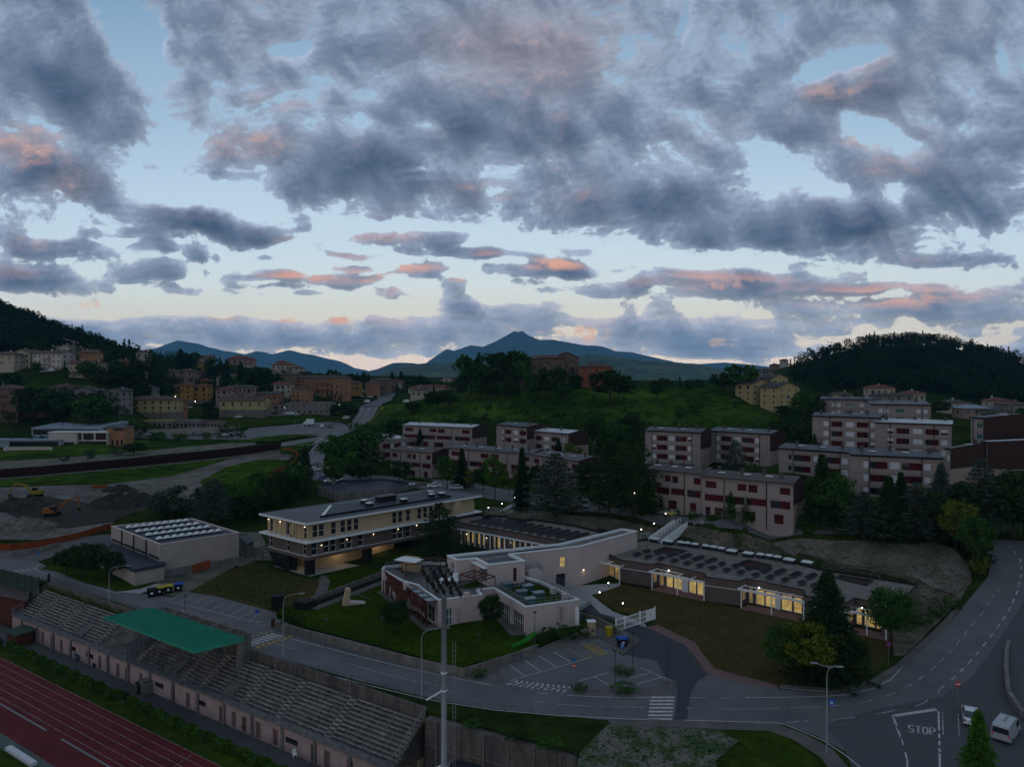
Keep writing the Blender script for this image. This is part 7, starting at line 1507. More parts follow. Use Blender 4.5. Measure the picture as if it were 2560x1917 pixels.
for x,y,h,lb in [(1268,1224,8,'tall thin pole in front of the red panelled terraces'),(940,1184,7,'pale lamp post beside the corner building'),(866,1160,7,'thin lamp post beside the valley road bend'),(1483,1158,7,'lamp post on the street behind the brown gable'),(490,1095,9,'grey totem pole at the fuel station'),(597,1095,8,'lamp post beside the fuel station hedge'),(738,1088,8,'thin mast by the junction lawn'),(300,1052,9,'thin mast in front of the long pale wall'),(1827,1165,7,'lamp post before the grey cedar of the right block'),(185,925,18,'crane mast on the left hillside')]:
    p=g(x,y); t=thing('lamp_post' if h<18 else 'tower_crane',lb,'lamp post' if h<18 else 'crane',tuple(p)); 
    if h<18: MB(True).tube([(0,0,0),(0,0,h)],.09,6,.06).build('pole','metal',t); MB(True).box((.5,0,h),(1.1,.2,.1)).build('lamp_head','metal',t)
    else:
        m=MB(True)
        for sx,sy in ((-.6,-.6),(.6,-.6),(.6,.6),(-.6,.6)): m.beam((sx,sy,0),(sx,sy,17),.16)
        for k in range(12): m.beam((-.6,-.6,k*1.4),(.6,-.6,k*1.4+1.4),.08)
        m.build('mast','greyw',t); m=MB(True); m.beam((-7,0,19.5),(3,0,16.6),.35); m.beam((0,0,16),(0,0,18.6),.3); m.build('jib','greyw',t)
# road signs
def signpost(base,h,label,kind,z=0,face=0.):
    p=pz(base[0],base[1],z) if z is not None else g(*base); t=thing('road_sign',label,'road sign',tuple(p),face); MB(True).tube([(0,0,0),(0,0,h)],.04,8).build('post','metal',t); y=-.06
    def disc(c,r,m_,n=20,yy=y,nm='plate'):
        mb=MB(True); mb.add([(c[0]+r*math.cos(2*math.pi*k/n+math.pi/2),yy,c[1]+r*math.sin(2*math.pi*k/n+math.pi/2)) for k in range(n)]+[(c[0]+r*math.cos(2*math.pi*k/n+math.pi/2),yy+.03,c[1]+r*math.sin(2*math.pi*k/n+math.pi/2)) for k in range(n)],[tuple(range(n)),tuple(range(2*n-1,n-1,-1))]+[(k,n+k,n+(k+1)%n,(k+1)%n) for k in range(n)]); return mb.build(nm,m_,t)
    rm='redsign'
    if kind=='noentry': disc((0,h),.34,rm); MB(True).box((0,y-.02,h),(.48,.02,.13)).build('white_bar','trim',t)
    if kind=='nostop': disc((0,h),.36,rm); disc((0,h),.28,'bluesign',yy=y-.015,nm='blue_field'); m=MB(True); m.beam((-.2,y-.035,h-.2),(.2,y-.035,h+.2),.07,.02); m.beam((-.2,y-.035,h+.2),(.2,y-.035,h-.2),.07,.02); m.build('red_cross',rm,t)
    if kind=='both':
        disc((0,h),.36,'bluesign',3); disc((0,h-.75),.28,rm); MB(True).box((0,y-.02,h-.75),(.4,.02,.11)).build('white_bar','trim',t)
    if kind=='crossing':
        MB(True).box((0.42,y,h),(.72,.03,.72)).build('plate','bluesign',t); m=MB(True); m.add([(.42+.27*math.cos(a),y-.025,h-.06+.27*math.sin(a)) for a in (math.pi/2,math.pi*7/6,math.pi*11/6)],[(0,1,2)]); m.build('white_triangle','trim',t)
        m=MB(True); m.box((.42,y-.04,h-.02),(.05,.01,.16)); m.beam((.42,y-.04,h-.08),(.34,y-.04,h-.18),.04,.01); m.beam((.42,y-.04,h-.08),(.50,y-.04,h-.18),.04,.01); m.build('walker_mark','black',t)
    if kind=='parking':
        MB(True).box((0.0,y,h),(.55,.03,.8)).build('plate','bluesign',t); m=MB(True); m.beam((-.12,y-.03,h-.25),(-.12,y-.03,h+.27),.07,.02); m.beam((-.12,y-.03,h+.25),(.1,y-.03,h+.25),.02,.07); m.beam((-.12,y-.03,h+.0),(.1,y-.03,h+.0),.02,.07); m.beam((.12,y-.03,h+.0),(.12,y-.03,h+.26),.07,.02); m.build('letter_mark','trim',t)
    if kind=='giveway': disc((0,h),.42,rm,3); disc((0,h),.26,'trim',3,y-.02,'white_field')
    if kind=='blue': MB(True).box((0,y,h),(.6,.03,.5)).build('plate','bluesign',t)
    return t
mats['redsign']=mat('sign_red',(.45,.03,.03),rough=.4,var=0); mats['bluesign']=mat('sign_blue',(.02,.10,.38),rough=.4,var=0)
signpost((2394,1780),3.4,'red no entry sign with white bar left of the parked car','noentry'); signpost((2221,1660),2.8,'round blue and red no stopping sign by the right hand tree','nostop'); signpost((1435,1704),2.9,'sign post with dark triangle above a no entry disc on the island','both'); signpost((2069,1820),3.0,'blue pedestrian crossing sign on the bottom right lamp','crossing')
signpost((1556,1660),2.6,'blue parking sign beside the dark asphalt drive','parking'); signpost((2552,1335),2.4,'small give way triangle at the far right bend','giveway',None); signpost((98,1400),1.6,'small blue sign plates at the left road fork','blue'); signpost((643,1550),1.5,'blue sign low in the hedge by the ramp gate','blue')
m=MB(); p=pz(122,1455,0); m.lathe(p,[(.2,0),(.25,.4),(.2,.9),(.28,1.2),(.15,1.6)],8); tag(m.build('waste_post','black'),'dark double waste bin on a post at the left end of the grandstand','bin')
# vehicles
def car(label,pos,rz,col,L=4.2,Wd=1.75,H=1.45,kind='car',group=None,far=False,cat=None,name=None):
    t=thing(name or ('parked_car' if kind=='car' else 'parked_van'),label,cat or ('car' if kind=='car' else 'van'),tuple(pos),rz,group)
    if kind=='car': prof=[(-.5,.28),(-.5,.55),(-.46,.72),(-.30,.80),(-.17,1.0*H/1.45*.96),(.22,H/1.45*1.0),(.42,.88),(.5,.80),(.5,.30)]; top=[(-.17,.99),(.22,1.0)]
    X=lambda a:a*L
    if kind=='car': pr=[(-.5,.30,1),(-.495,.58,.96),(-.44,.74,.92),(-.26,.86,.90),(-.10,H-.02,.74),(.20,H,.74),(.40,.95,.88),(.49,.86,.92),(.5,.34,1)]
    else: pr=[(-.5,.34,1),(-.495,.80,.97),(-.42,1.0,.95),(-.33,H-.12,.86),(-.24,H,.84),(.47,H,.86),(.5,H-.15,.88),(.5,1.0,.98),(.5,.36,1)]
    n=len(pr); mb=MB(True); vs=[]
    for s in(-1,1):
        for x,z,w in pr: vs.append((X(x),s*Wd/2*w,z))
    mb.add(vs,[(i,i+1,n+i+1,n+i) for i in range(n-1)]+[(n-1,0,n,2*n-1)]); 
    belt=.84 if kind=='car' else 1.05
    for s in(0,1):
        o=s*n; ids=list(range(o,o+n)); mb.f.append(tuple(ids if s==0 else ids[::-1])); mb.mi.append(0)
    b=mb.build('body',col,t); 
    bv=b.modifiers.new('b','BEVEL'); bv.width=.05; bv.segments=2; bv.limit_method='ANGLE'
    g_=MB(True); 
    if kind=='car':
        g_.add([(X(-.265),-Wd*.40,.90),(X(-.265),Wd*.40,.90),(X(-.115),Wd*.35,H-.06),(X(-.115),-Wd*.35,H-.06)],[(0,3,2,1)]); 
        g_.add([(X(.40),-Wd*.40,.98),(X(.40),Wd*.40,.98),(X(.225),Wd*.35,H-.05),(X(.225),-Wd*.35,H-.05)],[(0,1,2,3)]); 
        for s in(-1,1): g_.add([(X(-.22),s*Wd*.461,.90),(X(.34),s*Wd*.455,.93),(X(.19),s*Wd*.392,H-.07),(X(-.10),s*Wd*.392,H-.08)],[(0,1,2,3)])
    else:
        g_.add([(X(-.425),-Wd*.44,1.04),(X(-.425),Wd*.44,1.04),(X(-.34),Wd*.41,H-.18),(X(-.34),-Wd*.41,H-.18)],[(0,3,2,1)]); g_.add([(X(.503),-Wd*.40,1.1),(X(.503),Wd*.40,1.1),(X(.50),Wd*.38,H-.25),(X(.50),-Wd*.38,H-.25)],[(0,1,2,3)])
        for s in(-1,1): g_.add([(X(-.36),s*Wd*.478,1.06),(X(-.12),s*Wd*.478,1.06),(X(-.12),s*Wd*.452,H-.28),(X(-.31),s*Wd*.452,H-.28)],[(0,1,2,3)])
    for v in range(len(g_.v)): x,y,z=g_.v[v]; g_.v[v]=(x*1.012,y*1.03,z+.025)
    g_.build('windows','glass',t)
    if not far or True:
        for sx in(-.31,.31):
            for s in(-1,1):
                w=MB(True); w.tube([(X(sx),s*(Wd/2-.2),.32),(X(sx),s*(Wd/2+.01),.32)],.32,14); wo=w.build('wheel','tyre',t)
                w=MB(True); w.tube([(X(sx),s*(Wd/2+.01),.32),(X(sx),s*(Wd/2+.025),.32)],.19,10); w.build('rim','metal',wo)
        for s in(-1,1): MB(True).box((X(-.495),s*Wd*.36,.66),(.06,.34,.14)).build('headlight','trim',t)
        for s in(-1,1): MB(True).box((X(.498),s*Wd*.40,.74 if kind=='car' else .95),(.05,.16,.26)).build('tail_light','redsign',t)
        MB(True).box((X(-.505),0,.42),(.05,Wd*.8,.1)).build('front_bumper','black',t)
    return t
for n_,c in dict(car_white=(.55,.58,.62),car_silver=(.30,.32,.35),car_grey=(.10,.11,.13),car_black=(.012,.013,.016),car_blue=(.06,.10,.20),car_yellow=(.33,.30,.06),car_red=(.22,.02,.02),car_green=(.04,.30,.08)).items(): mats[n_]=mat(n_+'_paint',c,rough=.28,var=0,spec=.6)
car('white car parked beside the silver van, half covered by a young tree',Vector((53.4,82.6,.02)),R(-120),'car_white',4.4); 
t=car('silver grey van seen from behind and above at the bottom right',Vector((54.9,78.9,.02)),R(-137),'car_silver',4.6,1.85,1.95,'van')
MB(True).box((0,0,1.99),(1.6,.2,.05)).build('roof_bar','metal',t)
def gc(label,x,y,deg,col,kind='car',**k): return car(label,g(x,y,.12),R(deg),col,kind=kind,group='cars of the estate and car parks',far=True,**k)
gc('yellow green car beside the white van, below the big cedar',1441,1268,-105,'car_yellow',L=3.8); gc('white van parked on the street under the cedars',1464,1267,-108,'car_white','van',L=4.4,Wd=1.8,H=1.85); gc('white car partly behind the right cedar trunk',1512,1271,-10,'car_white'); gc('dark van under the grey cedar',1405,1262,-20,'car_black','van',L=4.6,Wd=1.8,H=1.9); gc('silver car parked on a drive of the red doored terraces',1675,1252,-70,'car_silver'); gc('black car at the top of the wide white stairs',1658,1286,-20,'car_black'); gc('small yellow car beside the black car',1676,1290,10,'car_yellow',L=2.6,Wd=1.4,H=1.2)
for x,y,dg,c,lb in [(783,1178,20,'car_white','white car at the front left of the small lot by the valley road'),(799,1172,10,'car_grey','dark car in the second row of the small lot'),(808,1176,10,'car_silver','silver pick-up like car in the second row of the small lot'),(806,1199,35,'car_blue','light blue car nearest the round bush in the small lot'),(826,1206,30,'car_white','white car behind the light blue one, small lot'),(844,1200,25,'car_grey','grey car under the trees of the small lot'),(855,1208,25,'car_white','pale car at the right end of the small lot'),(797,1165,5,'car_black','black car farthest back in the small lot'),(1085,1219,15,'car_white','white car by the street trees behind the school roof'),(1140,1224,5,'car_silver','silver car behind the dark solar roof corner')]: gc(lb,x,y,dg,c)
for x,y,dg,c,lb,k in [(704,1037,-20,'car_silver','grey car left of the white vans','car'),(718,1040,-15,'car_white','first white van from the left before the grey shops','van'),(729,1040,-15,'car_white','second white van from the left before the grey shops','van'),(741,1040,-15,'car_white','white car right of the two white vans','car'),(596,1047,10,'car_white','white car below the grid windows of the yellow hall','car'),(472,1023,5,'car_white','pale car on the terrace before the ochre houses','car'),(126,932,0,'car_white','white van on the lane below the white apartment house','van'),(108,934,0,'car_silver','pale car behind the white van on the left hillside lane','car'),(530,1023,0,'car_grey','dark car by the left side of the yellow hall','car'),(562,1093,170,'car_white','white pick-up beside the valley road, left','car'),(577,1091,170,'car_silver','silver car behind the white pick-up','car'),(592,1088,170,'car_black','black car before the white pick-up','car'),(382,1089,0,'car_green','bright green car on the valley road','car'),(368,1092,0,'car_silver','silver car behind the bright green one','car'),(876,976,0,'car_white','white car in the upper car park beside the orange apartments','car'),(890,979,0,'car_silver','silver car beside the white one in the upper car park','car'),(903,994,0,'car_white','pale car in the lower row by the winding road','car'),(915,995,0,'car_grey','grey car in the lower row by the winding road','car'),(926,996,0,'car_white','white car at the right of the lower row by the winding road','car'),(952,988,0,'car_black','black car at the top of the winding road','car'),(917,1008,0,'car_white','white van by the roundabout hedge','van'),(864,1036,0,'car_yellow','yellow kayak coloured trailer beside the tree and light','car'),(1015,1008,0,'car_white','white van below the cream bungalow','van'),(866,1050,0,'car_white','white trailer on the lawn beside the climbing road','van')]:
    car(lb,g(x,y,.7),R(dg),c,kind=k,H=1.45 if k=='car' else 2.1,L=4.3 if k=='car' else 4.8,group='cars of the town roads',far=True)
def truck(label,x,y,deg,boxm,L=6.5,h=2.9):
    p=g(x,y,.6); t=thing('truck',label,'truck',tuple(p),R(deg),'trucks at the valley junction'); MB(True).box((L*.12,0,.9+h/2),(L*.72,2.3,h)).build('cargo_box',boxm,t)
    m=MB(True); m.add([(-L*.5,-1,.5),(-L*.5,1,.5),(-L*.26,1,.5),(-L*.26,-1,.5),(-L*.5,-1,1.3),(-L*.5,1,1.3),(-L*.42,.95,2.3),(-L*.42,-.95,2.3),(-L*.26,1,2.4),(-L*.26,-1,2.4)],[(0,3,2,1),(0,1,5,4),(4,5,6,7),(7,6,8,9),(3,9,8,2),(1,2,8,6,5),(0,4,7,9,3)]); m.build('cab','trim',t)
    m=MB(True); m.add([(-L*.49,-.85,1.4),(-L*.49,.85,1.4),(-L*.43,.8,2.15),(-L*.43,-.8,2.15)],[(0,1,2,3)]); m.build('windscreen','glass',t)
    for sx in(-.38,.1,.35):
        for s in(-1,1): w=MB(True); w.tube([(L*sx,s*.8,.45),(L*sx,s*1.12,.45)],.45,12); w.build('wheel','tyre',t)
truck('white box truck at the valley junction',772,1066,12,'trim'); truck('grey tarpaulin truck right of the white box truck',818,1072,6,'greyw',L=7.5,h=2.3)
# excavators
def excavator(label,x,y,deg,col,boom,s=1.0,mirror=1):
    p=g(x,y,.1); t=thing('excavator',label,'excavator',tuple(p),R(deg),'excavators of the building site'); t.scale=(s,s,s)
    for sy in(-1,1): m=MB(True); m.tube([(-1.7,sy*1.0,.4),(1.7,sy*1.0,.4)],.42,8); m.box((0,sy*1.0,.45),(3.4,.5,.8)); m.build('track','tyre',t)
    m=MB(True); m.box((.6,0,1.35),(2.9,2.5,.9)); m.box((1.6,0,1.7),(1.2,2.4,.9)); m.build('body',col,t); m=MB(True); m.box((-.5,.7,2.1),(1.3,1.0,1.5)); c=m.build('cab','glass',t); MB(True).box((-.5,.7,2.9),(1.4,1.1,.1)).build('cab_roof',col,c)
    m=MB(True); B_=[Vector(b) for b in boom]; m.beam(B_[0],B_[1],.42,.55); m.beam(B_[1],B_[2],.36,.45); m.build('boom',col,t); m=MB(True); m.beam(B_[2],B_[3],.3,.36); m.build('arm',col,t)
    m=MB(True); q=B_[3]; m.add([q+Vector((-.1,-.6,0)),q+Vector((-.1,.6,0)),q+Vector((.7,.6,-.2)),q+Vector((.7,-.6,-.2)),q+Vector((.2,-.6,-.9)),q+Vector((.2,.6,-.9))],[(0,1,2,3),(0,4,5,1),(0,3,4),(1,5,2)]); o=m.build('bucket','metald',t); o.modifiers.new('t','SOLIDIFY').thickness=.06
mats['exy']=mat('yellow_machine_paint',(.22,.17,.02),rough=.5); mats['exo']=mat('orange_machine_paint',(.23,.08,.02),rough=.5)
excavator('yellow excavator with raised boom on the pale ground at the far left',88,1242,5,'exy',[(-1.0,-.2,1.5),(-3.0,-.2,3.8),(-6.0,-.2,4.2),(-7.6,-.2,.9)],1.0)
excavator('orange excavator with arched boom in the dark excavation',132,1290,185,'exo',[(-1.0,-.2,1.5),(-3.2,-.2,3.9),(-6.6,-.2,5.0),(-7.0,-.2,2.2)],1.0)
# earth mounds
def mound(label,x,y,rx,ry,h,m_,seed):
    p=g(x,y); rg=np.random.default_rng(seed); n=26; v=[];q=[]
    for i in range(n+1):
        for j in range(n+1):
            a,b=i/n*2-1,j/n*2-1; r=max(0,1-(a*a+b*b)); X=p.x+a*rx; Y=p.y+b*ry; v.append([X,Y,0,r])
    v=np.array(v); nz=vnoise(v[:,0],v[:,1],2.2,seed,4); Z=tz(v[:,0],v[:,1])+v[:,3]**.8*h*(1+nz*1.6)-.15+ (v[:,3]>0)*.3
    idx=np.arange((n+1)**2).reshape(n+1,n+1); q=np.stack([idx[:-1,:-1],idx[1:,:-1],idx[1:,1:],idx[:-1,1:]],-1).reshape(-1,4)
    tag(npmesh('earth_mound',np.stack([v[:,0],v[:,1],Z],-1),q,m_),label,'earth heap')
mound('broad dark heap of earth at the right of the excavation',315,1262,11,6,3.2,'darkdirt',3); mound('brown earth heap with sparse grass behind the orange excavator',55,1272,10,5,2.6,'darkdirt',5); mound('small grey heap of earth on the pale ground farther back',300,1228,6,3,1.6,'darkdirt',7); mound('stony heap at the front edge of the excavation',60,1318,9,4,1.8,'dirt',9)
tag(MB().box(g(249,1220,.5),(4,1.2,1.0),.1).build('barrier','orange'),'small orange barrier lying on the pale site ground','barrier')
# bins
def bin4(label,x,y,lid,z=0,s=1.0,rz=.4,body='black'):
    p=pz(x,y,z); t=thing('waste_container',label,'waste container',tuple(p),rz,'wheeled waste containers'); m=MB(True); m.add([(-.55*s,-.4*s,.12),(.55*s,-.4*s,.12),(.55*s,.4*s,.12),(-.55*s,.4*s,.12),(-.68*s,-.5*s,1.15*s),(.68*s,-.5*s,1.15*s),(.68*s,.5*s,1.15*s),(-.68*s,.5*s,1.15*s)],[(0,3,2,1),(0,1,5,4),(1,2,6,5),(2,3,7,6),(3,0,4,7),(4,5,6,7)]); m.build('body',body,t)
    m=MB(True); m.add([(-.72*s,-.54*s,1.16*s),(.72*s,-.54*s,1.16*s),(.72*s,.54*s,1.16*s),(-.72*s,.54*s,1.16*s),(-.70*s,-.3*s,1.34*s),(.70*s,-.3*s,1.34*s),(.70*s,.45*s,1.38*s),(-.70*s,.45*s,1.38*s)],[(0,1,5,4),(1,2,6,5),(2,3,7,6),(3,0,4,7),(4,5,6,7)]); m.build('lid',lid,t)
    MB(True).box((0,-.52*s,.75),(.4,.02,.35)).build('label_plate','trim',t)
    for sx in(-.45,.45): w=MB(True); w.tube([(sx*s,-.35*s,.1),(sx*s+.06,-.35*s,.1)],.1,8); w.build('wheel','tyre',t)
bin4('black lidded waste container, leftmost in the row of four',380,1491,'black',s=1.15); bin4('yellow lidded waste container, left of the two',399,1486,'ylid',s=1.15); bin4('yellow lidded waste container, right of the two',421,1482,'ylid',s=1.15); bin4('blue lidded waste container at the right end of the row of four',446,1477,'blue',s=1.15)
bin4('big black waste container with bright blue lid by the yard wall',1555,1616,'blue',s=1.1,rz=.2)
p=pz(1522,1590,0); t=thing('yellow_bin','plain yellow waste bin in front of the concrete yard wall','waste bin',tuple(p),.2); MB(True).add([(-.38,-.38,0),(.38,-.38,0),(.38,.38,0),(-.38,.38,0),(-.46,-.46,1.35),(.46,-.46,1.35),(.46,.46,1.35),(-.46,.46,1.35)],[(0,1,5,4),(1,2,6,5),(2,3,7,6),(3,0,4,7),(4,5,6,7),(0,3,2,1)]).build('body','ylid',t); MB(True).box((0,0,1.42),(.98,.98,.12)).build('lid','ylid',t)
p=pz(1478,1588,0); t=thing('meter_cabinet','white utility cabinet pillar at the right of the kindergarten shrubs','cabinet',tuple(p),.15); MB(True).box((0,0,1.1),(1.1,.9,2.2)).build('body','plaster2',t); MB(True).box((0,0,2.26),(1.3,1.1,.1)).build('cap','trim',t); MB(True).box((.1,-.47,1.1),(.3,.03,.25)).build('plate','bluesign',t); MB(True).box((.1,-.47,1.75),(.3,.03,.18)).build('yellow_plate','ylid',t)
p=pz(694,1522,0); tag(MB().box(p+Vector((0,0,1.15)),(2.0,1.4,2.3),.3).box(p+Vector((0,0,2.35)),(2.2,1.6,.1),.3).build('garden_shed','black'),'black slatted garden cabinet beside the left car park','cabinet')
p=pz(683,1566,0); tag(MB().box(p+Vector((0,0,.6)),(.5,.5,1.2)).box(p+Vector((0,0,1.25)),(.6,.6,.12)).build('litter_bin','rust'),'small dark litter bin at the end of the garden wall','bin')
# white sliding gate
T=thing('white_gate','white mesh sliding gate across the dark drive, next to the pale path','gate',tuple(pz(1537,1575,0))); a,b,c=pz(1540,1578,0),pz(1562,1572,0),pz(1637,1548,0)
mb=MB(); 
for p,q in ((a,b),(b,c)):
    for h in (.15,1.0,1.85): mb.beam(p+Vector((0,0,h)),q+Vector((0,0,h)),.09)
    k=int((q-p).length/.16)
    for j in range(k+1): r_=p.lerp(q,j/k); mb.beam(r_+Vector((0,0,.15)),r_+Vector((0,0,1.85)),.03)
mb.build('mesh_leaf','white',T)
for p in (a,b,b.lerp(c,.5),c): MB().beam(p,p+Vector((0,0,2.1)),.2).build('post','white',T)
d_=(c-b).normalized(); MB().prism([c-d_*2.2,c,c+Vector((.05,.1,0)),c-d_*2.2+Vector((.05,.1,0))],.2,1.9).build('solid_panel','white',T); p=c-d_*1.1+Vector((-.05,-.12,1.1)); MB().box(p,(.22,.02,.3),math.atan2(d_.y,d_.x)).build('sign_plate','redsign',T)
# play house wedge on the lawn, green slide, banner
p=pz(880,1517,0); t=thing('lawn_sculpture','tilted pale wooden play wedge on the kindergarten lawn','play structure',tuple(p),.35); m=MB(True); m.add([(-1.6,0,0),(-.5,0,0),(-.2,0,3.0),(-.9,0,3.1),(-1.6,1.6,0),(-.5,1.6,0),(-.2,1.6,3.0),(-.9,1.6,3.1)],[(0,1,2,3),(4,7,6,5),(1,5,6,2),(0,3,7,4),(3,2,6,7)]); m.build('upright_panel','plaster2',t); m=MB(True); m.add([(-.4,0,.9),(3.4,0,.15),(3.4,1.6,.15),(-.4,1.6,.9),(-.4,0,0),(3.4,0,0),(3.4,1.6,0),(-.4,1.6,0)],[(0,1,2,3),(4,5,1,0),(6,7,3,2),(5,6,2,1)]); m.build('ramp_panel','plaster',t); MB(True).beam((-.3,0,2.8),(3.2,0,.9),.06).build('hand_bar','metal',t)
p=pz(1310,1612,.3); t=thing('green_slide','bright green plastic slide lying at the lawn edge','slide',tuple(p),.42); m=MB(True); m.add([(-1.9,-.3,.1),(-1.2,-.3,.12),(0,-.3,.45),(1.9,-.3,1.5),(-1.9,.3,.1),(-1.2,.3,.12),(0,.3,.45),(1.9,.3,1.5)],[(0,1,5,4),(1,2,6,5),(2,3,7,6)]); 
for s in(-.3,.3): m.add([(-1.9,s,.1),(-1.2,s,.12),(0,s,.45),(1.9,s,1.5),(-1.9,s,.4),(-1.2,s,.42),(0,s,.75),(1.9,s,1.8)],[(0,1,5,4),(1,2,6,5),(2,3,7,6)])
mats['slide']=mat('bright_green_plastic',(.03,.26,.03),rough=.4); o=m.build('chute','slide',t); o.modifiers.new('t','SOLIDIFY').thickness=.04; MB(True).beam((1.7,0,0),(1.7,0,1.4),.1).build('leg','metal',t)
p=pz(1443,1580,0); t=thing('banner_sign','tall narrow white banner at the right corner of the kindergarten','banner',tuple(p)); MB(True).box((0,0,2.6),(.6,.06,2.8)).build('cloth','trim',t); MB(True).beam((0,.1,0),(0,.1,4.0),.06).build('post','metal',t)
# chairs, junk before the stand
def chairm(label,x,y,rz,m_='white'):
    p=pz(x,y,-7.15); t=thing('plastic_chair',label,'chair',tuple(p),rz,'plastic chairs before the grandstand'); MB(True).box((0,0,.45),(.5,.5,.05)).build('seat',m_,t); m=MB(True); m.box((0,.24,.75),(.5,.05,.55)); m.build('backrest',m_,t)
    for sx in(-.2,.2):
        for sy in(-.2,.2): MB(True).beam((sx,sy,0),(sx,sy,.45),.05).build('leg',m_,t)
chairm('white plastic chair nearest the bottom edge, alone before the pink wall',737,1893,.6); chairm('white plastic chair tipped near the left pink doors',133,1614,2.0); chairm('white plastic chair by the left part of the walkway',186,1636,1.0); chairm('white plastic chair beside the player tunnel',330,1702,-.5)
def bush_pile(label,x,y,s,m_,name,cat,z=-7.15):
    p=pz(x,y,z); rg=random.Random(int(x)); m=MB()
    for k in range(9): c=p+Vector((rg.uniform(-s,s),rg.uniform(-s*.5,s*.5),rg.uniform(.2,s*.9))); m.box(c,(rg.uniform(.3,.8)*s,rg.uniform(.3,.7)*s,rg.uniform(.2,.6)*s),rg.uniform(0,3),rg.uniform(-.5,.5))
    tag(m.build(name,m_),label,cat)
bush_pile('covered blue grey heap of equipment before the grandstand, left',203,1648,1.1,'railblue','covered_heap','heap'); bush_pile('small dark heap beside the covered one',245,1665,.7,'black','equipment_heap','heap'); bush_pile('red tinted mower heap near the left pink doors',140,1612,.6,'rust','mower','machine'); bush_pile('dark heap by the right end of the pink wall',812,1905,.9,'black','equipment_heap','heap'); bush_pile('pile of low trolleys before the wall near the tipped bin',618,1822,.7,'black','trolley_heap','heap')
bush_pile('pale heap of rubble left of the wide stairs top',1745,1312,.9,'light_pave','rubble_heap','rubble',7.0)
for i,(x,y) in enumerate([(1130,1218),(1160,1215),(1240,1212)]): bush_pile(['heap of light blue and white building rubbish behind the derelict house','low wooden rubbish stack in the yard behind the derelict house','pink and grey rubbish heap farthest right in that yard'][i],x-100,y,1.2,['trim','brownwl','plum'][i],'rubbish_heap','rubbish',5.2)
p=g(870,1012); t=thing('yellow_box','yellow roadside box beside the climbing road','box',tuple(g(955,1025))); MB(True).box((0,0,1.4),(1.6,1.2,2.8)).build('body','ylid',t)
t=thing('guard_rail','yellow posted guard rail along the right side of the climbing road','guard rail',tuple(g(940,1045))); m=MB(); P_=[g(955,1020),g(944,1038),g(930,1054),g(912,1070)]
for i in range(3):
    a,b=P_[i],P_[i+1]; m.beam(a+Vector((0,0,1.2)),b+Vector((0,0,1.2)),.1,.35)
    for k in range(4): c=a.lerp(b,k/4); m.beam(c,c+Vector((0,0,1.3)),.25)
m.build('rail','ylid',t)
tag(MB().box(g(2225-1440+0,1133,.9),(3,.6,1.4),.2).build('white_marker','trim'),'small white marker block beside the valley road lawn','marker') if False else None
p=pz(2385,1770,0)
tag(MB().box(pz(52,1888,-6.9),(7,.7,.4),-.58).build('white_bench','shutter'),'white bench top at the very bottom left corner','bench')
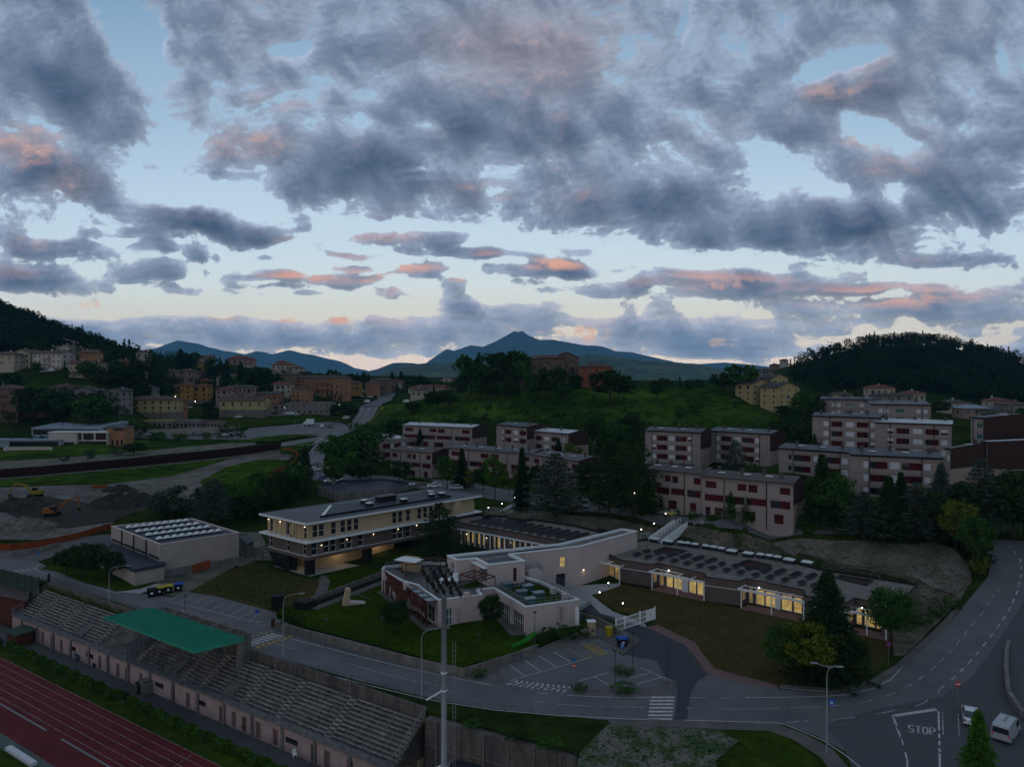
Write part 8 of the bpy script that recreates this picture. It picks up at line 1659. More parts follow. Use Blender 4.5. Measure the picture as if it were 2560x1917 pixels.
# ================= trees and plants =================
def quads(C,su,sv,rg,up=.0,D=None):
    "leaf quads at C: half sizes su,sv; D optional main direction"
    n=len(C); a=rg.normal(size=(n,3)) if D is None else D+rg.normal(size=(n,3))*.25; a/=np.linalg.norm(a,axis=1)[:,None]
    b=rg.normal(size=(n,3)); b[:,2]+=up; b=np.cross(a,b); b/=np.maximum(np.linalg.norm(b,axis=1)[:,None],1e-6)
    su=np.broadcast_to(su,n)[:,None]; sv=np.broadcast_to(sv,n)[:,None]; a=a*su; b=b*sv
    v=np.stack([C-a*.9-b*.5,C-a*.2-b,C+a-b*.1,C-a*.1+b],1).reshape(-1,3); q=np.arange(4*n).reshape(-1,4); return v,q
def crown_pts(kind,rg,dens=1.0):
    "unit tree, height 1"
    P=[];S=[];D=None
    if kind in('round','bush','loose'):
        nc=int({'round':46,'bush':26,'loose':34}[kind]); z0={'round':.24,'bush':.05,'loose':.25}[kind]
        cz=(1+z0)/2; rz=(1-z0)/2*.86; rx={'round':.36,'bush':.5,'loose':.40}[kind]
        for k in range(nc):
            d=rg.normal(size=3); d/=np.linalg.norm(d); r=rg.uniform(.45,1.0)**.6; c=np.array([d[0]*rx*r,d[1]*rx*r,cz+d[2]*rz*r*(.9 if d[2]<0 else 1)]); cr=rg.uniform(.07,.15)*(1 if kind!='loose' else .85)
            m=int(75*dens); q=rg.normal(size=(m,3)); q/=np.linalg.norm(q,axis=1)[:,None]; q=c+q*cr*rg.uniform(.45,1.1,(m,1))*np.array([1.1,1.1,.8]); P.append(q)
        P=np.concatenate(P); S=(.026,.017)
    elif kind in('spruce','narrow','pine','cedar'):
        Dl=[]
        if kind=='cedar': lv=np.linspace(.14,.97,15); R0=.44
        elif kind=='pine': lv=np.linspace(.52,.98,9); R0=.26
        else: lv=np.linspace(.08,.98,30 if kind=='spruce' else 34); R0=.27 if kind=='spruce' else .17
        for z in lv:
            t=(z-lv[0])/(1-lv[0]); rr_=R0*((1-t)**.85) if kind in('spruce','narrow') else (R0*(1-t**2.2)*.95+.03 if kind=='cedar' else R0*(.5+.9*math.sin(math.pi*min(t*.85+.12,1))))
            nb=int(9 if kind!='cedar' else 8); off=rg.uniform(0,6.28)
            for b in range(nb):
                a=off+b*6.283/nb+rg.uniform(-.3,.3); L=rr_*rg.uniform(.6,1.18)+.015; m=int((26 if kind!='cedar' else 46)*dens*(L/R0*.8+.25)); u=rg.uniform(.12,1,m)**.8; wv=rg.uniform(-1,1,m)*(.045 if kind!='cedar' else .07)*(1.1-u*.6)
                droop=(-.16 if kind in('spruce','narrow') else (.02 if kind=='cedar' else .12))*L*u**1.5/max(R0,.1)*.6
                x=np.cos(a)*u*L-np.sin(a)*wv; y=np.sin(a)*u*L+np.cos(a)*wv; zz=z+droop+rg.normal(size=m)*(.010 if kind=='cedar' else .013); P.append(np.stack([x,y,zz],-1)); dd=np.tile([np.cos(a),np.sin(a),-.25 if kind!='cedar' else 0.],(m,1)); Dl.append(dd)
        P=np.concatenate(P); D=np.concatenate(Dl); S=(.024,.009) if kind!='cedar' else (.024,.010)
    elif kind=='column':
        m=int(1500*dens); z=rg.uniform(.06,1,m); r=.13*np.sin(np.pi*np.clip(z*.9+.08,0,1))**.6*np.sqrt(rg.uniform(.3,1,m)); a=rg.uniform(0,6.28,m); P=np.stack([r*np.cos(a),r*np.sin(a),z],-1)+rg.normal(size=(m,3))*.012; S=(.025,.016)
    elif kind=='sapling':
        m=170; z=rg.uniform(.45,1,m); a=rg.uniform(0,6.28,m); r=.14*rg.uniform(0,1,m); P=np.stack([r*np.cos(a),r*np.sin(a),z],-1); S=(.020,.014)
    return P,S,D
PROTO={}
def proto(kind,leaf,H,var=0,dens=1.0,leafsize=None):
    key=(kind,leaf,var,dens)
    if key in PROTO: return PROTO[key]
    rg=np.random.default_rng(hash((kind,var))%9999 if False else (len(kind)*131+var*17+ord(kind[0]))); P,S,D=crown_pts(kind,rg,dens)
    k=1.0/math.sqrt(dens) ; v,q=quads(P,S[0]*k*rg.uniform(.7,1.3,len(P)),S[1]*k*1.1,rg,D=D)
    me=npmesh('crown',v,q,leaf,smooth=False); cm=me.data; bpy.data.objects.remove(me)
    mb=MB(True); th={'round':.022,'bush':.02,'loose':.02,'spruce':.018,'narrow':.015,'pine':.016,'cedar':.026,'column':.015,'sapling':.008}[kind]; top={'round':.75,'bush':.5,'loose':.8,'cedar':.95,'spruce':.96,'narrow':.96,'pine':.96,'column':.9,'sapling':.95}[kind]
    mb.tube([(0,0,-.04),(rg.uniform(-.01,.01),0,top*.35),(rg.uniform(-.02,.02),rg.uniform(-.02,.02),top*.7),(0,0,top)],th,7,th*.25)
    if kind in('round','loose','cedar','pine'):
        for b in range(7): a=b*.9+rg.uniform(0,1); z=rg.uniform(.25,.6) if kind!='pine' else rg.uniform(.5,.8); mb.tube([(0,0,z),(.12*math.cos(a),.12*math.sin(a),z+.09),(.25*math.cos(a),.25*math.sin(a),z+.17)],th*.5,5,th*.12)
    t=mb.build('trunk','bark'); tm=t.data; bpy.data.objects.remove(t)
    PROTO[key]=(cm,tm); return PROTO[key]
WID={'round':.74,'bush':1.0,'loose':.8,'spruce':.45,'narrow':.36,'pine':.62,'cedar':.9,'column':.28,'sapling':.3}
NM={'round':'deciduous_tree','bush':'shrub','loose':'deciduous_tree','spruce':'conifer','narrow':'conifer','pine':'pine_tree','cedar':'cedar_tree','column':'columnar_tree','sapling':'young_tree'}
CT={'round':'tree','bush':'shrub','loose':'tree','spruce':'conifer','narrow':'conifer','pine':'pine','cedar':'cedar','column':'tree','sapling':'young tree'}
cnt=[0]
def tree(px,top,base,w,kind,leaf,label,group=None,z=None,dens=None,Y=None,sink=.0):
    p=(pd(px,base,Y) if Y else (g(px,base) if z is None else pz(px,base,z))); H=(base-top)/F*p.y; Wm=w/F*p.y; cnt[0]+=1
    dn=dens or (2.2 if p.y<120 else 1.3 if p.y<200 else .7 if p.y<330 else .4); cm,tm=proto(kind,leaf,H,cnt[0]%3,dn)
    t=thing(NM[kind],label,CT[kind],(p.x,p.y,p.z-sink),cnt[0]*1.7,group); t.scale=(Wm/WID[kind],Wm/WID[kind],H)
    for nm,m in(('crown',cm),('trunk',tm)):
        o=bpy.data.objects.new(nm,m); COL.objects.link(o); o.parent=t
    return t
LD,LM,LB,LY,LG,LS='leaf_dark','leaf_mid','leaf_bright','leaf_yellow','leaf_blue','leaf_spruce'
NEAR='''2069 1428 1690 178 spruce S|tall dark spruce in front of the nursery, tallest of the right hand group
1958 1560 1697 92 round M|round dark green tree left of the tall spruce, bare trunk showing
2030 1552 1705 135 round Y|yellow green tree in the middle of the right hand group
2118 1585 1708 115 loose D|low dark tree under the right side of the tall spruce
2228 1468 1625 118 round M|dense tree with pointed top at the far right end of the nursery
2446 1776 2010 118 spruce B|bright green pointed young tree before the white parked car
1098 1256 1402 128 cedar S|large dark cedar in the school courtyard, hiding the long building's end
1227 1482 1578 60 round D|small dark tree in the corner between the two kindergarten volumes
987 1497 1585 72 round D|small round tree in front of the rusted screen
1147 1520 1580 26 sapling Y|thin sapling before the pale wall left of the corner tree
1202 1550 1600 24 sapling Y|thin sapling on the lawn below the corner tree
1403 1515 1578 26 sapling Y|thin sapling against the large pale kindergarten wall
1370 1560 1602 40 bush D|first dark shrub from the left below the pale kindergarten wall
1402 1556 1600 44 bush M|tall dark shrub in the middle below the pale kindergarten wall
1432 1562 1598 40 bush D|third dark shrub below the pale kindergarten wall
1462 1558 1594 40 bush M|dark shrub next to the white utility cabinet
1348 1578 1610 34 bush D|low dark shrub beside the green slide
727 1528 1568 54 bush D|dark shrub clump beside the curved arm lamp at the ramp gate
752 1536 1572 36 bush D|second smaller shrub at the left end of the lawn
1199 1672 1694 42 bush M|low bush round the small lamp at the garden wall corner
1197 1645 1672 28 bush D|dark round bush inside the garden wall corner
1290 1826 1850 60 bush D|dark bush hanging over the bottom retaining wall, left
1370 1842 1872 70 bush M|bush at the right end of the bottom retaining wall
1180 1800 1818 50 bush M|small bush on the verge right of the mast
1448 1706 1728 46 bush M|low bush at the left tip of the car park island
1560 1708 1728 74 bush M|wide flat bush at the front of the car park island
1560 1668 1682 60 bush M|low bush strip at the back of the car park island
168 1368 1440 58 round D|dark tree at the left end of the group before the sports hall annex
205 1352 1448 66 round D|second dark tree of the group before the annex
243 1356 1452 66 round D|third dark tree of the group before the annex
278 1372 1455 56 round D|fourth dark tree, against the annex wall
428 1212 1312 112 loose G|big grey green willow like tree behind the sports hall
533 1196 1310 108 cedar G|bluish dark cedar behind the right half of the sports hall
608 1196 1282 82 round B|green tree with clear crown right of the bluish cedar
660 1205 1300 76 round D|dark tree at the left end of the long school building
700 1175 1262 74 round D|dark tree above the long school roof, left
735 1150 1240 60 round M|green tree between the conifer and the parking lot
640 1180 1240 60 round M|leafy tree by the orange meadow fence
763 1112 1196 40 spruce S|single dark conifer beside the valley road
845 1085 1172 92 round M|large round tree left of the corner building
900 1068 1165 100 round M|largest round tree behind the valley road bend
958 1082 1140 80 round D|dark round tree behind the corner building
890 1128 1180 66 round B|light green tree in front of the corner building
926 1120 1192 70 round D|dark tree against the corner building
835 1140 1222 52 round M|bushy tree beside the parked cars of the small lot
900 1150 1210 70 round D|dark tree right of the small car lot
925 1152 1200 46 round M|small tree on the verge before the terraced row
1050 1072 1136 30 spruce S|conifer before the upper terraced row
1077 1092 1132 22 spruce M|small conifer right of the conifer at the upper row
1118 1140 1222 54 round M|round dense tree at the right end of the left terraced row
1155 1120 1218 46 spruce S|conifer beside the round dense tree
1183 1172 1222 48 round Y|pale yellowish tree right of that conifer
1237 1138 1250 66 loose B|green two topped tree before the long terraced row
1272 1168 1242 44 loose Y|yellow green tree left of the tall narrow spruce
1305 1118 1272 50 narrow S|tall narrow dark spruce before the narrower outdoor stairs
1388 1132 1294 158 cedar G|big grey green cedar hiding the middle terraced row
1396 1096 1160 34 spruce S|conifer tip rising behind the big grey cedar
1428 1104 1165 50 loose Y|yellow green bush like tree before the white shuttered block
1522 1098 1290 112 cedar S|dark cedar left of the pair in the centre
1582 1080 1296 150 cedar D|tallest dark cedar of the centre pair
1345 1160 1232 56 round D|dark tree behind the tall narrow spruce, before the long row
1208 1165 1228 46 round D|dark round tree between the yellowish and two topped trees
1470 1150 1262 70 round D|dark tree between the big grey cedar and the dark cedar
1548 1175 1285 60 round D|dark tree filling the gap between the two centre cedars
1620 1190 1285 50 spruce D|dark conifer tip right of the tallest centre cedar
2190 1240 1350 90 round D|dark tree between the front blue grey cedars
2320 1215 1352 90 round D|dark tree right of the second blue grey cedar
2410 1195 1330 90 round D|dark tree behind the tall yellow green tree
2560 1225 1350 110 round D|dark tree cut by the right edge above the road
1000 1150 1212 56 round D|dark tree before the left end of the left terraced row
1482 1040 1120 52 round D|dark tree at the foot of the hill behind the cedars, left
1505 1058 1135 48 spruce M|pointed tree at the foot of the hill behind the cedars
1540 1050 1128 60 round M|round tree at the foot of the hill above the cedar pair
1575 1030 1110 60 round D|dark tree left of the matching blocks
1838 1098 1182 64 cedar G|grey cedar in front of the right matching block
1874 1150 1190 36 bush M|round bush right of that grey cedar
1828 1220 1296 40 spruce M|young conifer before the red doored terraces, left
1868 1222 1306 46 spruce M|young conifer before the red doored terraces, right
1917 1268 1306 28 bush M|rounded bush beside a red garage door
2055 1136 1316 96 spruce D|tall dark conifer right of the red doored terraces
2088 1176 1322 96 round M|dense green tree leaning on the tall dark conifer
2160 1228 1348 122 cedar G|blue grey cedar in front of the largest block
2222 1190 1352 100 spruce D|dark tree between two blue grey cedars
2290 1205 1356 118 cedar G|second blue grey cedar, right of the dark tree
2252 1180 1340 70 spruce S|narrow dark conifer behind the second cedar
2390 1242 1378 92 round Y|tall yellow green tree above the gravel slope
2436 1288 1412 82 round M|green tree at the inner side of the road bend
2452 1148 1340 136 cedar G|grey cedar on the right, behind the yellow green tree
2352 1158 1312 80 spruce G|pale conifer before the beige gabled block
2533 1172 1352 130 round D|large dark tree at the right edge above the road
2500 1215 1335 80 round D|dark tree left of the right edge tree
2330 1258 1350 60 spruce D|dark conifer at the top of the gravel slope
2448 1382 1440 42 bush Y|orange green bush at the inner bend of the road
2312 1528 1562 40 bush M|bush beside the road, left of the three behind the nursery end
2345 1508 1545 44 bush M|middle bush beside the road behind the nursery end
2378 1488 1522 44 bush M|right bush beside the road behind the nursery end
2108 1062 1120 48 cedar G|grey cedar before the dark roofed upper block
2120 1094 1126 36 round B|round bright bush beside that cedar
2036 1084 1128 24 spruce M|small dark conifer left of the upper block
2278 1088 1134 72 loose M|olive tree before the pale roofed block
2360 1112 1136 34 bush D|dark bush at the right of the pale roofed block
1178 882 992 74 round M|leftmost of the big trees crowding left of the church
1215 876 1000 84 round D|second big tree left of the church, dark
1258 868 990 92 round D|tallest of the big trees left of the church
1293 872 985 76 round M|big tree touching the church, right one of the crowd
1155 938 1000 34 loose D|slim small tree left below the big tree crowd
1202 940 1002 46 round M|pale small tree before the big tree crowd
1234 948 1008 36 round D|small tree with bare trunk on the slope
1278 935 1022 44 round D|leafy tree before the gate house of the church
1342 926 1000 62 round M|tree before the round tower
1378 912 1008 74 round D|dark tree before the middle of the church
1405 945 1012 56 round M|tree below the church nave
1436 930 992 42 round D|tree between church and red house
1525 920 1012 98 round D|big dark tree right of the red house
1560 940 1005 60 loose D|tree leaning right of that big dark tree
1641 944 1002 36 round D|lone dark tree on the grassy hilltop
1741 984 1034 60 bush M|round bush on the grassy slope
1841 1000 1022 20 bush D|small round bush right on the grassy slope
1848 903 990 94 loose M|large open crowned tree beyond the hill's right end
1808 930 982 60 loose D|dark tree left of the open crowned tree
2004 975 1062 62 loose M|leafy tree before the right yellow house
1962 1010 1048 50 round D|dark tree below the yellow houses
2045 990 1066 46 loose D|dark tree right of the yellow houses
1700 1015 1045 40 bush D|dark bush left of the round bush on the slope
1660 952 975 26 bush D|small bush at the edge of the hilltop, right of the lone tree
1720 955 975 34 bush D|low bush at the hilltop rim
873 1005 1052 44 round D|dark trees beside the climbing road, left side
838 1008 1040 50 round D|dark tree before the winding road houses
1083 975 1030 46 round D|dark tree left of a pair before the long red roof
1120 972 1026 52 round D|dark tree right of a pair before the long red roof
1030 1002 1034 40 round D|small round tree on the green slope beside the road
1016 1050 1092 30 spruce S|dark conifer at the foot of the slope behind the corner building
985 1045 1088 40 round D|dark tree beside the conifer at the foot of the slope
664 955 1012 40 round D|dark tree right of the yellow hall'''
CODE=dict(S=LS,M=LM,Y=LY,D=LD,B=LB,G=LG)
for ln in NEAR.split('\n'):
    a,lb=ln.split('|'); px,tp,bs,w,k,l=a.split(); px,tp,bs,w=map(float,(px,tp,bs,w)); tree(px,tp,bs,w,k,CODE[l],lb,'trees of the valley' if k!='bush' else 'shrubs of the valley')
FAR='''330 893 1000 48 spruce D|tall dark conifer at the foot of the left wood, left
352 905 1005 50 spruce D|second tall conifer at the foot of the left wood
378 872 985 56 cedar D|broad dark cedar rising above the left ridge
402 930 1010 46 spruce D|dark conifer left of the dusty pink houses
300 905 975 56 round D|dark round tree left of the tall conifers
452 872 930 40 spruce D|dark conifer on the skyline above the pink houses
476 878 925 44 round D|dark round tree on the skyline above the pink houses
540 890 960 44 round D|dark tree between the tawny house and the ridge villa
566 900 985 34 spruce S|pointed conifer before the ridge villa, left
602 905 985 36 spruce S|pointed conifer before the ridge villa, right
588 940 985 40 round B|bright round tree below the ridge villa
655 912 985 52 round D|dark tree left of the cream lantern villa
680 930 985 50 round D|dark tree before the cream lantern villa
636 935 980 40 round D|dark tree right of the ridge villa
760 925 960 34 round D|dark tree right of the cream lantern villa
832 922 962 28 round D|round dark tree on the skyline behind the orange apartments
850 930 962 20 spruce S|conifer on the skyline right of the round dark one
878 930 966 24 round D|first of the skyline trees beyond the car park
893 932 966 16 spruce S|narrow conifer among the skyline trees beyond the car park
908 928 968 24 round D|rounded skyline tree left of the brown ochre villa
922 934 968 16 spruce S|small skyline conifer left of the brown ochre villa
980 930 972 26 spruce D|dark skyline tree right of the brown ochre villa
1003 928 970 24 spruce D|taller skyline conifer right of the brown ochre villa
1022 934 972 26 round D|last of the skyline trees before the hill gap
1045 936 975 34 round D|round tree behind the long red roof, left
1062 940 975 28 round D|round tree behind the long red roof, right
20 925 1000 70 round D|large dark tree at the left edge below the tan house
88 962 1060 90 round D|large dark tree above the modern hall, left
130 970 1062 84 round D|large dark tree above the modern hall, middle
222 985 1068 76 round M|leafy tree above the modern hall, right
250 1000 1070 60 round D|dark tree right above the modern hall
62 965 1010 40 round D|dark tree left of the hillside lawn
92 902 940 26 round M|small tree before the white apartment house
215 900 950 44 round M|round tree before the white villas
268 935 965 60 round D|dark tree right of the white villas
270 1066 1086 40 bush D|dark bush beside the orange tower
350 1060 1086 46 bush D|dark bush before the glowing shop canopy
400 1062 1086 40 bush M|palm like bush before the glowing shop canopy
440 1066 1086 60 bush D|hedge bush before the grey roofed shop
560 1060 1086 50 bush D|bush right of the red canopy
585 1062 1084 40 bush D|bush beside the fuel station road
228 1120 1148 40 bush G|pale bush on the river meadow, left
300 1112 1140 50 bush G|pale bush on the river meadow, middle
335 1105 1138 56 round D|dark round tree on the river meadow
160 1135 1155 30 bush G|small pale bush at the river
545 975 1000 30 round M|tree beside the low grey roofed building
445 955 1000 40 round D|tree behind the ochre houses
520 1000 1040 30 round D|dark tree between ochre houses and yellow hall
655 1000 1040 40 round D|dark tree at the right wall of the yellow hall
2110 985 1010 26 round M|yellow lit tree above the topmost block
2060 985 1010 40 round D|dark tree left of the topmost block
2350 1000 1040 50 round D|dark tree behind the brown gable block
2480 1055 1100 70 round D|wide dark tree below the blue roofed house
2540 1060 1105 70 round D|wide dark tree at the right edge beyond the estate'''
for ln in FAR.split('\n'):
    a,lb=ln.split('|'); px,tp,bs,w,k,l=a.split(); px,tp,bs,w=map(float,(px,tp,bs,w)); tree(px,tp,bs,w,k,CODE[l],lb,'trees of the town')
# pines on the crest of the right hill
rg=np.random.default_rng(77); pl=['leftmost','second from the left','third from the left']
CR=[(2062,868),(2092,858),(2120,848),(2150,842),(2172,838),(2190,838),(2212,836),(2230,834),(2250,835),(2264,832),(2280,831),(2292,834),(2306,838),(2318,834),(2331,836),(2343,835),(2362,838),(2378,846),(2396,848),(2420,856),(2448,862),(2476,868),(2500,880),(2530,888)]
def ordinal(i): return ['first','second','third','fourth','fifth','sixth','seventh','eighth','ninth','tenth','eleventh','twelfth'][i]
for i,(x,t_) in enumerate(CR):
    half=i<12; lb='dark pine on the crest of the right hill, %s %s'%(ordinal(i if half else len(CR)-1-i),'from the left' if half else 'from the right')
    tree(x,t_,t_+36+rg.uniform(0,6),21+rg.uniform(-3,5),'pine','leaf_forest',lb,'pines on the right hill crest',dens=.4,Y=785)
# masses of wood and scrub
def inpoly(x,y,P):
    c=np.zeros(len(x),bool); j=len(P)-1
    for i in range(len(P)):
        xi,yi=P[i]; xj,yj=P[j]; c^=((yi>y)!=(yj>y))&(x<(xj-xi)*(y-yi)/(yj-yi+1e-9)+xi); j=i
    return c
def wood(name,label,P,n,h,w,leaf,nq,ls,seed,conifer=.3,off=0.):
    rg=np.random.default_rng(seed); P=np.array(P,float); C=[];Sz=[]
    k=0; xs=[];ys=[]
    while len(xs)<n:
        x=rg.uniform(P[:,0].min(),P[:,0].max(),400); y=rg.uniform(P[:,1].min(),P[:,1].max(),400); m=inpoly(x,y,P); xs+=list(x[m]); ys+=list(y[m])
    for x,y in zip(xs[:n],ys[:n]):
        p=g(x,y); hh=h*rg.uniform(.65,1.25); ww=w*rg.uniform(.7,1.25)
        if rg.random()<conifer:
            t=rg.uniform(.1,1,nq); r=(1-t)*.30*np.sqrt(rg.uniform(.2,1,nq))*hh*.8; a=rg.uniform(0,6.28,nq); q=np.stack([r*np.cos(a),r*np.sin(a),t*hh*1.15],-1)
        else:
            q=[];cl=rg.normal(size=(7,3)); cl/=np.linalg.norm(cl,axis=1)[:,None]; cl*=np.array([ww*.36,ww*.36,hh*.30]); pick=rg.integers(0,7,nq); d=rg.normal(size=(nq,3)); d/=np.linalg.norm(d,axis=1)[:,None]; q=cl[pick]+d*ww*.2+np.array([0,0,hh*.58])
        C.append(q+np.array([p.x,p.y,p.z])); Sz.append(np.full(nq,ls*rg.uniform(.8,1.2)))
    C=np.concatenate(C); Sz=np.concatenate(Sz); v,q=quads(C,Sz,Sz*.7,rg)
    return tag(npmesh(name,v,q,leaf,smooth=False),label,'woodland' if 'wood' in name else 'scrub',kind='stuff')
wood('woodland','dark wood covering the hillside at the upper left',[(-30,735),(40,765),(100,800),(200,840),(290,885),(345,905),(330,930),(300,915),(240,895),(190,868),(130,870),(100,905),(60,880),(-30,890)],600,12,13,'leaf_forest',110,1.0,1,.1)
wood('woodland','dark wood on the shoulder between the left hill and the town ridge',[(200,895),(300,905),(345,915),(420,905),(470,915),(480,930),(420,935),(400,960),(300,965),(260,935),(200,915)],190,11,11,'leaf_dark',100,.8,2,.15)
wood('woodland','dark conifer wood covering the round hill at the right',[(1965,935),(2010,905),(2060,880),(2110,866),(2200,858),(2300,858),(2400,868),(2480,885),(2600,915),(2600,1035),(2450,1012),(2330,985),(2240,975),(2120,985),(2050,985),(2010,965),(1965,945)],1050,13,12,'leaf_forest',85,1.0,3,.22)
wood('scrub','scrubby bushes across the foot of the church hill',[(1130,1022),(1250,1020),(1380,1030),(1480,1040),(1580,1060),(1700,1062),(1880,1072),(1960,1085),(1900,1100),(1700,1098),(1600,1110),(1450,1100),(1300,1085),(1130,1075),(1050,1082)],125,3.6,4.6,'leaf_mid',70,.42,4,.05)
wood('scrub','loose bushes scattered over the grassy church hill',[(1180,1000),(1300,985),(1450,990),(1560,1005),(1650,1015),(1620,1050),(1450,1045),(1300,1030),(1180,1030)],42,2.8,3.8,'leaf_mid',60,.4,5,.0)
wood('scrub','bushes climbing behind the upper grey blocks',[(1960,1045),(2030,1020),(2040,1110),(2000,1120),(1960,1100),(1930,1085)],60,6,6,'leaf_dark',80,.6,6,.2)
wood('scrub','dark trees in the valley right of the estate',[(2440,1065),(2600,1060),(2600,1160),(2460,1140)],50,7,7,'leaf_dark',80,.7,7,.2)
wood('scrub','bushes along the river meadow and fuel station',[(-20,1096),(250,1092),(600,1086),(640,1094),(500,1104),(250,1106),(-20,1112)],110,2.6,3.5,'leaf_mid',45,.4,8,.0)
wood('scrub','trees and bushes filling the gardens of the left town',[(430,960),(560,955),(700,975),(870,985),(860,1010),(690,1035),(650,1040),(540,1030),(530,990),(440,965)],230,7,6,'leaf_dark',60,.55,9,.3)
wood('scrub','garden trees below the left hillside lawn',[(-30,990),(80,1000),(200,1000),(320,985),(400,1010),(310,1045),(180,1040),(0,1065),(-30,1060)],120,6.5,7,'leaf_dark',80,.6,10,.1)
wood('scrub','dark bushes between the school and the valley road',[(560,1240),(640,1235),(720,1220),(780,1215),(780,1240),(700,1270),(640,1300),(580,1300),(500,1290),(400,1300),(380,1280),(500,1255)],75,4.5,5,'leaf_dark',110,.42,11,.1)
wood('scrub','bushes under the big cedars behind the gravel slope',[(2080,1338),(2200,1346),(2330,1350),(2420,1372),(2450,1440),(2470,1420),(2440,1340),(2300,1330),(2100,1325)],60,3.2,4,'leaf_dark',110,.3,12,.1)
wood('scrub','trees beyond the brown villa down to the plain',[(860,960),(1000,965),(1160,968),(1160,985),(1000,985),(870,985)],60,7,7,'leaf_dark',50,.8,13,.4)
wood('scrub','bushes along the foot of the green slope by the valley road',[(860,1080),(960,1092),(1060,1088),(1100,1078),(1000,1062),(940,1070),(880,1068)],55,4.5,5,'leaf_mid',80,.5,14,.1)
wood('scrub','trees between the houses of the left hillside',[(160,925),(300,930),(420,935),(440,960),(400,985),(300,975),(160,950)],75,8,7,'leaf_dark',70,.6,16,.3)
wood('scrub','trees among the ridge villas',[(430,925),(700,940),(800,950),(800,975),(560,965),(430,950)],90,8,7,'leaf_dark',60,.6,17,.4)
wood('scrub','rough scrub on the flat land behind the church hill',[(1560,962),(1700,962),(1900,955),(1960,960),(1900,990),(1850,985),(1800,975),(1560,968)],50,6,7,'leaf_dark',50,.8,15,.1)
# grass tufts and stones on the near slopes
def tufts(name,label,P,n,s,m_,seed,h=.25,flat=False,z=None):
    rg=np.random.default_rng(seed); P=np.array(P,float); xs=[];ys=[]
    while len(xs)<n:
        x=rg.uniform(P[:,0].min(),P[:,0].max(),900); y=rg.uniform(P[:,1].min(),P[:,1].max(),900); k=inpoly(x,y,P); xs+=list(x[k]); ys+=list(y[k])
    pts=[g(x,y) if z is None else pz(x,y,z) for x,y in zip(xs[:n],ys[:n])]; C=np.array([(p.x,p.y,p.z) for p in pts])
    if flat: C[:,2]+=.12
    else: C=np.repeat(C,5,0)+rg.normal(size=(5*n,3))*np.array([s*.8,s*.8,0]); C[:,2]+=h*rg.uniform(.2,1,len(C))
    v,q=quads(C,s*rg.uniform(.5,1.3,len(C)),s*.6,rg); return tag(npmesh(name,v,q,m_,smooth=False),label,'grass' if not flat else 'stones',kind='stuff')
SL=[(1450,1300),(1560,1308),(1700,1316),(1860,1338),(2000,1350),(2330,1358),(2415,1412),(2425,1450),(2330,1560),(2270,1450),(2100,1418),(1930,1388),(1700,1350),(1560,1328)]
mats['drytuft']=mat('dry_grass_tufts',(.13,.12,.08),col2=(.06,.065,.035),scale=2.); mats['stone']=mat('pale_stones',(.26,.25,.23),scale=3.)
tufts('grass','dry grass tufts on the slope behind the nursery',SL,2600,.16,'drytuft',21,.2); tufts('stones','pale stones strewn over the slope',SL,420,.13,'stone',22,flat=True)
tufts('grass','grass growing on the bottom verge and rubble',[(1440,1850),(1530,1815),(1640,1822),(1860,1830),(1980,1860),(2060,1917),(1450,1917)],420,.12,'leaf_mid',23,.15,z=0.05); tufts('stones','pale stones in the rubble ground at the bottom',[(1450,1870),(1530,1818),(1640,1822),(1820,1840),(1790,1917),(1440,1917)],420,.10,'stone',24,flat=True,z=0.)
tufts('grass','tufts in the rough meadow by the left car park',[(480,1472),(640,1410),(765,1448),(700,1520)],1100,.12,'leaf_mid',27,.18,z=.02)
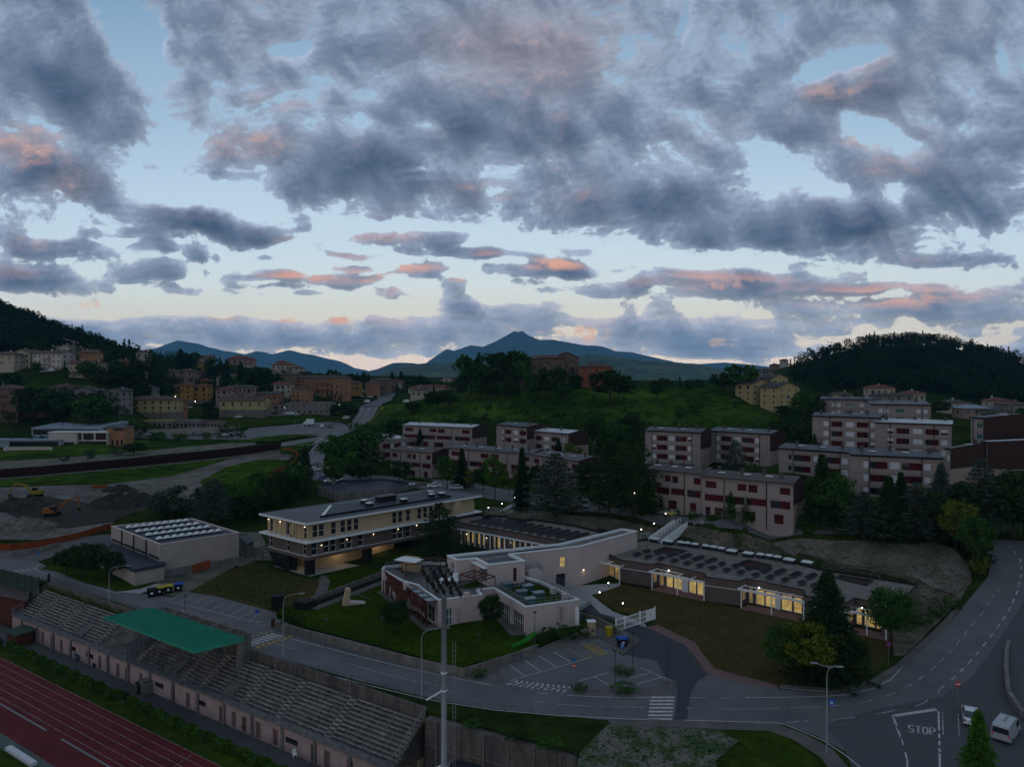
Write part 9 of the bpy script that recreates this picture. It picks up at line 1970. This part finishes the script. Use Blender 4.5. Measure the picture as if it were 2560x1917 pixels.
# hedges of the sports ground: clipped, made of leaves
def hedge(a,b,w,h,label,z,dens=900,round_=True,leaf='hedge'):
    rg=np.random.default_rng(int(abs(a.x*7+a.y))); L=(b-a).length; n=int(L*dens/4); u=rg.uniform(0,1,n); t=rg.uniform(0,math.pi,n); d=(b-a).normalized(); nn=Vector((-d.y,d.x,0)); wob=1+.22*np.sin(u*L*1.7)+.12*np.sin(u*L*4.1+1)
    cx=np.cos(t)*w*.5*wob*rg.uniform(.85,1.05,n); cz_=np.abs(np.sin(t))**.6*h*wob*rg.uniform(.85,1.05,n); C=np.stack([a.x+d.x*u*L+nn.x*cx,a.y+d.y*u*L+nn.y*cx,z+cz_],-1)
    v,q=quads(C,.12,.09,rg); t_=thing('hedge',label,'hedge',(a.x,a.y,z),0,'hedges'); o=npmesh('leaves',v-np.array([a.x,a.y,z]),q,leaf,smooth=False); o.parent=t_
    m=MB(); k=max(2,int(L/1.2)); P_=[]
    m.prism([a-nn*w*.4,b-nn*w*.4,b+nn*w*.4,a+nn*w*.4],z,z+h*.8); m.build('inner_shrub','leaf_dark',t_)
hedge(W(-141,55.2,0),W(-107.5,55.2,0),1.1,1.0,'clipped hedge between the track and the grandstand, left length',-7.2); hedge(W(-106.8,54.8,0),W(-104.2,55.8,0),1.5,1.0,'short round hedge end at the gap in front of the grandstand',-7.2); hedge(W(-102.4,55.2,0),W(-38,55.2,0),1.1,1.0,'clipped hedge between the track and the grandstand, long right length',-7.2)
hedge(W(-150,54.4,0),W(-143.5,54.6,0),1.6,1.0,'short hedge in front of the green roofed hut at the left edge',-7.2)
for i,(a,b,lb) in enumerate([((1600,1290),(1652,1268),'clipped hedge left of the silver car on its drive'),((1692,1288),(1760,1262),'clipped hedge right of the silver car'),((1722,1298),(1790,1270),'clipped hedge before the first red garage door'),((1010,1200),(1080,1206),'low hedge before the left terraced row'),((2012,1330),(2060,1318),'low hedge at the right end of the red doored terraces')]):
    A_,B_=g(*a),g(*b); hedge(A_,B_,1.3,1.3,lb,min(A_.z,B_.z)+.1,400)
# ================= air =================
hm=bpy.data.materials.new('valley_haze'); hm.use_nodes=True; nt=hm.node_tree; nt.nodes.clear(); o_=nt.nodes.new('ShaderNodeOutputMaterial'); pv=nt.nodes.new('ShaderNodeVolumePrincipled')
pv.inputs['Color'].default_value=(.17,.58,1.0,1); pv.inputs['Density'].default_value=4.4e-5; pv.inputs['Anisotropy'].default_value=.0; nt.links.new(pv.outputs[0],o_.inputs['Volume'])
b=MB(); b.add([(x,y,z) for z in(-60,880) for x,y in((-15000,-150),(15000,-150),(15000,16200),(-15000,16200))],[(0,3,2,1),(4,5,6,7),(0,1,5,4),(1,2,6,5),(2,3,7,6),(3,0,4,7)]); hz=b.build('haze','valley_haze' if False else hm); hz['kind']='stuff'; hz['label']='thin blue evening haze filling the valley'; hz['category']='haze'
SC.cycles.volume_bounces=0; SC.cycles.max_bounces=5
